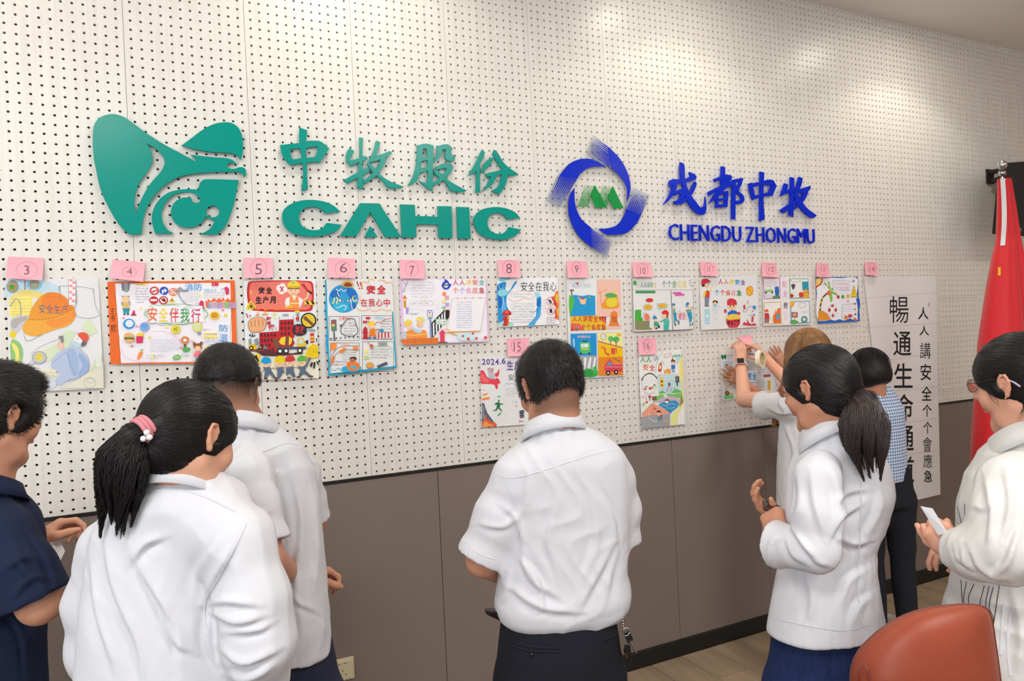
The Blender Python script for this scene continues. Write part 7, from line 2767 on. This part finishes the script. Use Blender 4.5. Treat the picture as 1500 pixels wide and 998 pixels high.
# ---- the woman at the right edge with glasses
t8 = person('woman with glasses and tied black hair in a white blouse at the right edge', 1500, 660, 1.66)
h8 = Head(Q(1495, 562, 1.66), rotm(sight(1488) + 62, 10, 0), .208, True)
b = Vol(.0042)
h8.add(b, Q(1506, 640, 1.67), .050)
b.ell(Q(1515, 715, 1.69), (.09, .06, .09), rotm(-20), .04)
SL, EL, WL = Q(1480, 705, 1.56), Q(1472, 815, 1.50), Q(1396, 800, 1.60)
SR, ER, WR = Q(1570, 700, 1.80), Q(1550, 810, 1.88), Q(1430, 800, 1.80)
b.chain([Q(1505, 700, 1.65), SL, EL, WL], [.045, .044, .038, .025], .02)
b.chain([Q(1530, 700, 1.72), SR, ER, WR], [.045, .044, .038, .025], .02)
hand(b, Q(1402, 815, 1.60), Q(1378, 784, 1.61) - Q(1402, 815, 1.60), FW * .8 + RT * .6, 1, (1.4, 1.5, 1.6, 1.6), thumb=.5, size=.82, thumb_out=.6)
hand(b, WR, -RT + FW * .2, -UP, 1, (.6, .6, .7, .7), size=.86)
sdf_obj('body', b, M_skin, t8, cols=skincol((216, 160, 134), head=h8))
h8.eyes(t8)
pulled(h8, M_hair, M_hairs, t8, (0, -.118, -.005), thick=.010, seed=81, n=1000, ear=(.022, .022, .030), top=.062)
bun = Vol(.0045); bun.ell(h8.p(0, -.125, -.01), (.03, .035, .04), h8.R); bun.wob(.002, 100, 2); sdf_obj('bun', bun, M_hair, t8)
strands(None, 14, lambda R: [h8.p(-.074 + R.gauss(0, .002), .035 + R.gauss(0, .006), .02), h8.p(-.078, .04 + R.gauss(0, .004), -.005), h8.p(-.079, .028 + R.gauss(0, .006), -.03), h8.p(-.074, .020, -.045 + R.gauss(0, .008))], M_hairs, t8, seed=82, r0=.0005)
strands(None, 26, lambda R: [h8.p(-.062, -.045 + R.gauss(0, .006), -.045 + R.gauss(0, .01)), h8.p(-.062, -.02, -.062 + R.gauss(0, .008)), h8.p(-.055, R.gauss(0, .008), -.08 + R.gauss(0, .008))], M_hairs, t8, name='nape_strands', seed=83, r0=.0005)
MB().ball(h8.p(-.085, -.004, -.031), .0025).build('ear_stud', mat('gold'), t8, True)
gl8 = thing('glasses', 'thin wire-framed glasses with lilac tips on the woman at the right edge', 'glasses', h8.p(0, .1, .01))
glasses(h8, gl8, mat('dark_wire', (70, 60, 66), rough=.3, metal=.6), w=.0008)
MB().tube([h8.p(-.083, -.010, .020), h8.p(-.081, -.030, .004), h8.p(-.079, -.040, -.008)], .0022, 8).build('temple_tip', mat('lilac_tip', (196, 176, 210), rough=.3), gl8, True)
sh = Vol(.0052)
rows8 = [(634, 1478, 1545, .85), (650, 1455, 1562, .82), (675, 1440, 1580, .78), (705, 1428, 1590, .74), (740, 1420, 1596, .72), (800, 1420, 1600, .72), (860, 1412, 1604, .74), (930, 1394, 1612, .76), (1010, 1386, 1620, .78), (1080, 1380, 1626, .78)]
sh.chain([Q(1540, 686, 1.72), Q(1570, 708, 1.80), Q(1555, 800, 1.88), Q(1460, 805, 1.80)], [.055, .058, .06, .04], .025)
sh.loft(torso_st(rows8, 1.68, sight(1500) + 42, .74), k=.03, n=2.2, zc=.010)
CC8 = (Q(1502, 648, 1.67), rotm(sight(1500) + 52, 12, 0))
neck_stub(sh, *CC8, .066, .068)
sh.chain([Q(1500, 688, 1.64), Q(1482, 712, 1.58)], [.052, .056], .025)
w8 = Vol(.0052)
w8.sleeve([Q(1492, 698, 1.60), Q(1480, 714, 1.56), Q(1474, 762, 1.52), Q(1474, 808, 1.49), Q(1430, 810, 1.54), Q(1392, 802, 1.595)], [.054, .061, .067, .065, .056, .038], .031, k=.025)
w8.wob(.003, 17, 33, (1, 1, .5))
sh.wob(.003, 16, 17, (1, 1, .4))
FL8 = [(.007, 7, '1418,805 1432,830 1450,845 1475,852'), (.006, 7, '1405,800 1412,825 1430,842'), (.006, 8, '1440,700 1448,750 1445,800'), (.006, 7, '1490,770 1480,800 1462,835'), (.006, 7, '1480,800 1470,825 1450,840'), (.005, 6, '1396,800 1400,820 1415,835'), (.005, 8, '1470,690 1475,740 1465,790'), (.005, 7, '1425,745 1440,748 1450,740'), (.004, 10, '1440,880 1450,930 1445,990'), (.005, 10, '1480,870 1490,930 1485,990')]
_, sv, sf = sdf_obj('blouse', sh, M_linen, t8, FL8, 2, wrinkle=(.0035, 26, 5))
sdf_obj('sleeve', w8, M_linen, t8, FL8, 2, wrinkle=(.003, 26, 10))
S8 = Surf((sv, sf))
strips_obj('black_stitching', S8, ['1408,850 1409,870 1411,895', '1416,852 1412,875 1413,895', '1427,856 1419,875 1420,893', '1442,858 1437,878 1434,892', '1449,859 1444,885 1447,900', '1455,860 1449,890 1455,905 1452,930', '1464,858 1459,890 1454,925', '1403,742 1408,765 1412,790', '1413,738 1414,755 1418,780', '1414,765 1415,780 1413,790'], .0016, mat('black_thread', (30, 30, 34)), t8, off=.0006)
strips_obj('white_embroidery', S8, ['1470,885 1468,920 1466,960', '1480,900 1476,950 1480,990'], .006, M_white, t8)
strips_obj('cuff_seam', S8, ['1392,790 1396,800 1398,815'], .003, M_linen, t8)
collar(t8, *CC8, .066, .068, .046, .022, .046, M_linen, open_=.3, slope=.25, flare=.016, point=.3)
legs(t8, tuple(Q(1505, 998, 1.70)[:2]), sight(1500) + 42, .15, mat('navy_wool'), .92, (.095, .07, .06))
sl = thing('paper_slip', 'narrow white slip of paper held upright by the woman at the right edge', 'paper', Q(1368, 765, 1.6))
pa = [Q(1348.5, 742, 1.60), Q(1366, 745, 1.585), Q(1389, 782, 1.57), Q(1374, 784, 1.59)]
MB().add(pa + [p + FW * .0008 for p in pa], [(0, 1, 2, 3), (7, 6, 5, 4), (0, 4, 5, 1), (1, 5, 6, 2), (2, 6, 7, 3), (3, 7, 4, 0)]).build('sheet', M_paper, sl)
# ------------------------------------------------------------------ flag, loudspeaker, socket, chair
ft = thing('flag', 'furled red national flag on a silver-topped pole by the loudspeaker', 'flag', (Q(1470, 500, 3.95)[0], -.62, 0))
Yf = -.62
top = atY(1468, 252, Yf)
px_, py_ = top[0], top[1]
MB().tube([(px_, py_, .03), (px_, py_, top[2])], .011, 12).build('pole', M_steel, ft, True)
mb = MB()
mb.ball(atY(1468, 242, Yf), .026, 20, 14)
mb.tube([top - UP * .02, top + UP * .004], .019, 16)
mb.build('finial', M_steel, ft, True)
MB().tube([(px_, py_, 0), (px_, py_, .02), (px_, py_, .05)], [.16, .15, .03], 32).build('base', mat('dark_metal', (50, 50, 52), rough=.4, metal=.8), ft, True)
# cloth: folds around the pole
rowsf = [(262, 1465, 1477), (300, 1466, 1482), (350, 1466, 1487), (370, 1463, 1489), (420, 1457, 1493), (500, 1450, 1501), (580, 1447, 1506), (660, 1444, 1510), (735, 1443, 1514)]
vs, fs = [], []
NC, NR = 72, 44
ys = np.linspace(262, 735, NR)
for i, y in enumerate(ys):
    l = np.interp(y, [r[0] for r in rowsf], [r[1] for r in rowsf]); r = np.interp(y, [r[0] for r in rowsf], [r[2] for r in rowsf])
    A, B_ = atY(l, y, Yf - .02), atY(r, y, Yf - .02)
    w = (B_[0] - A[0]) / 2
    cx = (A[0] + B_[0]) / 2
    for k in range(NC):
        a = 2 * math.pi * k / NC
        fold = 1 + (.05 + .16 * i / NR) * math.sin(5 * a + 1.2) + .08 * math.sin(9 * a + i * .02)
        vs.append((cx + w * math.cos(a) * (min(fold, 1.0) if abs(math.cos(a)) < .8 else 1), Yf - .02 + max(w * .75, .016) * math.sin(a) * fold, A[2] * (1 - k / NC * 0) ))
for i in range(NR - 1):
    for k in range(NC): fs.append((i * NC + k, i * NC + (k + 1) % NC, (i + 1) * NC + (k + 1) % NC, (i + 1) * NC + k))
fs.append(tuple((NR - 1) * NC + k for k in range(NC)))
M_flag = mat('red_flag_cloth', (215, 16, 30), rough=.6, sheen=.2, bump=((14, 14, 2), .3, .01))
mesh_obj('cloth', vs, fs, M_flag, ft, True)
SF = Surf((np.array(vs), [f for f in fs if len(f) == 4]))
strips_obj('white_sleeve', SF, ['1469,262 1471,300 1471,330 1469,360'], .022, mat('white_tape_cloth', (225, 225, 228), rough=.8), ft, off=.003)
strips_obj('yellow_star', SF, ['1464,392 1464,404'], .012, mat('flag_yellow', (235, 180, 40), rough=.6), ft, off=.003)
# loudspeaker
spt = thing('loudspeaker', 'black loudspeaker tilted on a black wall bracket behind the flag pole', 'loudspeaker', (atY(1480, 290, -.2)[0], -.2, atY(1480, 290, -.2)[2]))
YS = -.30
c1 = [atY(1463, 239, YS), atY(1522, 235, YS), atY(1522, 348, YS), atY(1453, 343, YS)]
bk = ray(1460, 290) * .22
vsb = c1 + [np.array(p) + bk + np.array([.03 if i in (0, 3) else -.03, 0, 0]) for i, p in enumerate(c1)]
cab = bevel(MB().add(vsb, [(0, 3, 2, 1), (4, 5, 6, 7), (0, 1, 5, 4), (1, 2, 6, 5), (2, 3, 7, 6), (3, 0, 4, 7)]).build('cabinet', mat('speaker_black', (26, 24, 26), rough=.55), spt), .006)
cen = sum(np.array(p) for p in c1) / 4
gr = MB().add([cen + (np.array(p) - cen) * .93 + np.array([0, -.006, 0]) for p in c1] + [cen + (np.array(p) - cen) * .93 + np.array([0, .002, 0]) for p in c1], BF)
gr.build('grille', mat('grille_black', (34, 33, 36), rough=.7, bump=((600, 600, 600), .4, .001)), spt)
bp = [atY(1492, 337, YS) + np.array([0, -.008, 0])]
MB().box(tuple(bp[0] - np.array([.014, .001, .012])), tuple(bp[0] + np.array([.014, .002, .012]))).build('badge', M_steel, spt)
bk0 = atY(1452, 258, -.02)
mb = MB()
mb.box((bk0[0] - .03, -.012, bk0[2] - .05), (bk0[0] + .05, 0, bk0[2] + .05))
mb.box((bk0[0] - .015, -.20, bk0[2] + .01), (bk0[0] + .015, -.01, bk0[2] + .04))
mb.box((bk0[0] - .015, -.20, bk0[2] + .01), (bk0[0] + .22, -.17, bk0[2] + .04))
mb.box((bk0[0] - .02, -.16, bk0[2] - .05), (bk0[0] + .012, -.03, bk0[2] - .02))
bevel(mb.build('wall_bracket', M_black, spt), .003)
# socket
so = thing('wall_socket', 'cream double wall socket low on the brown fabric panel', 'socket', atY(498, 980, 0))
a, b_ = atY(483, 968, -.006), atY(515, 963, -.006)
w = .096; hh = .088
x0, z1 = a[0], (a[2] + b_[2]) / 2
M_soc = mat('cream_plastic', (214, 200, 168), rough=.35)
bevel(MB().box((x0, -.014, z1 - hh), (x0 + w, -.0035, z1)).build('plate', M_soc, so), .002)
bevel(MB().box((x0 + .008, -.017, z1 - hh + .008), (x0 + w - .008, -.013, z1 - .008)).build('insert', M_soc, so), .0015)
mb = MB()
for (ux, uz, ang) in ((.37, .80, 0), (.62, .80, 0), (.50, .47, 90), (.38, .28, 40), (.62, .28, -40)):
    cx, cz = x0 + w * ux, z1 - hh * (1 - uz)
    dx, dz = math.cos(math.radians(90 - ang)) * .004, math.sin(math.radians(90 - ang)) * .004
    dx, dz = (.0045, .0) if ang == 0 else ((0, .0045) if ang == 90 else (math.sin(math.radians(ang)) * .0045, math.cos(math.radians(ang)) * .0045))
    nx, nz = -dz * .35, dx * .35
    mb.add([(cx - dx - nx, -.0174, cz - dz - nz), (cx + dx - nx, -.0174, cz + dz - nz), (cx + dx + nx, -.0174, cz + dz + nz), (cx - dx + nx, -.0174, cz - dz + nz)], [(0, 1, 2, 3)])
mb.build('slots', M_black, so)
# leather chair, back towards the viewer
M_lea = mat('tan_leather', (146, 66, 44), rough=.45, spec=.3, bump=((240, 240, 240), .12, .0012), noise=((6, 6, 6), (132, 58, 38), .4))
ch = thing('armchair', 'tan leather armchair with a curved back, in the bottom right corner', 'armchair', (Q(1360, 950, 1.32)[0], Q(1360, 950, 1.32)[1], 0))
outline = [(1250, 1080), (1246, 1010), (1248, 975), (1262, 948), (1300, 915), (1340, 896), (1390, 887), (1425, 886), (1445, 892), (1452, 905), (1458, 940), (1466, 1000), (1474, 1080)]
OL = catmull([(p[0], p[1]) for p in outline], 5, False)
cc = np.array([1362, 1010.0])
vs, fs = [], []
n = len(OL)
D0 = 1.30
def cpt(x, y, dd):
    bend = ((x - 1360) / 110.0) ** 2 * .03
    return Q(x, y, D0 + bend + dd - max(0, 998 - y) * -.0002)
lay = [(q, .040 * q ** 5) for q in (.04, .2, .36, .52, .66, .78, .88, .95)] + [(.985, .044), (1.0, .056), (1.0, .074), (.985, .086), (.94, .092), (.5, .096), (.04, .098)]
for s_, dd in lay:
    for x, y in OL:
        X, Y_ = cc[0] + (x - cc[0]) * s_, cc[1] + (y - cc[1]) * (s_ if y < cc[1] else 1)
        vs.append(cpt(X, Y_, dd))
for l in range(len(lay) - 1):
    for i in range(n - 1): fs.append((l * n + i, l * n + i + 1, (l + 1) * n + i + 1, (l + 1) * n + i))
fs.append(tuple(range(n - 1, -1, -1))); fs.append(tuple((len(lay) - 1) * n + i for i in range(n)))
fs.append(tuple([l * n for l in range(len(lay))])); fs.append(tuple([l * n + n - 1 for l in range(len(lay) - 1, -1, -1)]))
mesh_obj('backrest', vs, fs, M_lea, ch, True)
pl = [cpt(cc[0] + (x - cc[0]) * .999, cc[1] + (y - cc[1]) * .999, .055) for x, y in OL]
MB().tube(pl, .0022, 6).build('piping', mat('dark_leather', (110, 48, 34), rough=.45), ch, True)
bs = Q(1360, 1080, D0)
base = np.array([bs[0], bs[1], 0])
seatc = base - FW * .27
v = Vol(.012)
v.ell(seatc + UP * .46, (.27, .27, .075), rotm(-45), .03)
v.cone(base - FW * .03 - RT * .26 + UP * .48, base - FW * .42 - RT * .26 + UP * .60, .04, .035, .03)
v.cone(base - FW * .03 + RT * .26 + UP * .48, base - FW * .42 + RT * .26 + UP * .60, .04, .035, .03)
v.cone(base + FW * .02 - RT * .14 + UP * .40, base - RT * .14 + UP * .80, .05, .045, .05)
v.cone(base + FW * .02 + RT * .14 + UP * .40, base + RT * .14 + UP * .80, .05, .045, .05)
sdf_obj('seat', v, M_lea, ch)
MB().tube([seatc + UP * .06, seatc + UP * .42], .028, 16).build('column', M_steel, ch, True)
for k in range(5):
    a = k * 2 * math.pi / 5 + .3
    e = seatc + np.array([math.cos(a), math.sin(a), 0]) * .30
    MB().tube([seatc + UP * .10, e + UP * .07], [.022, .014], 10).build('leg', M_steel, ch, True)
    MB().ball(e + UP * .028, .027, 12, 8).build('caster', M_black, ch, True)
# side panel seam on the near flank of the chair back
mb = MB()
mb.tube([cpt(1256, 1040, .0), cpt(1257, 985, -.001), cpt(1266, 972, -.001), cpt(1272, 985, -.002), cpt(1276, 1040, -.003)], .0018, 6)
mb.build('flank_seam', mat('dark_leather'), ch, True)
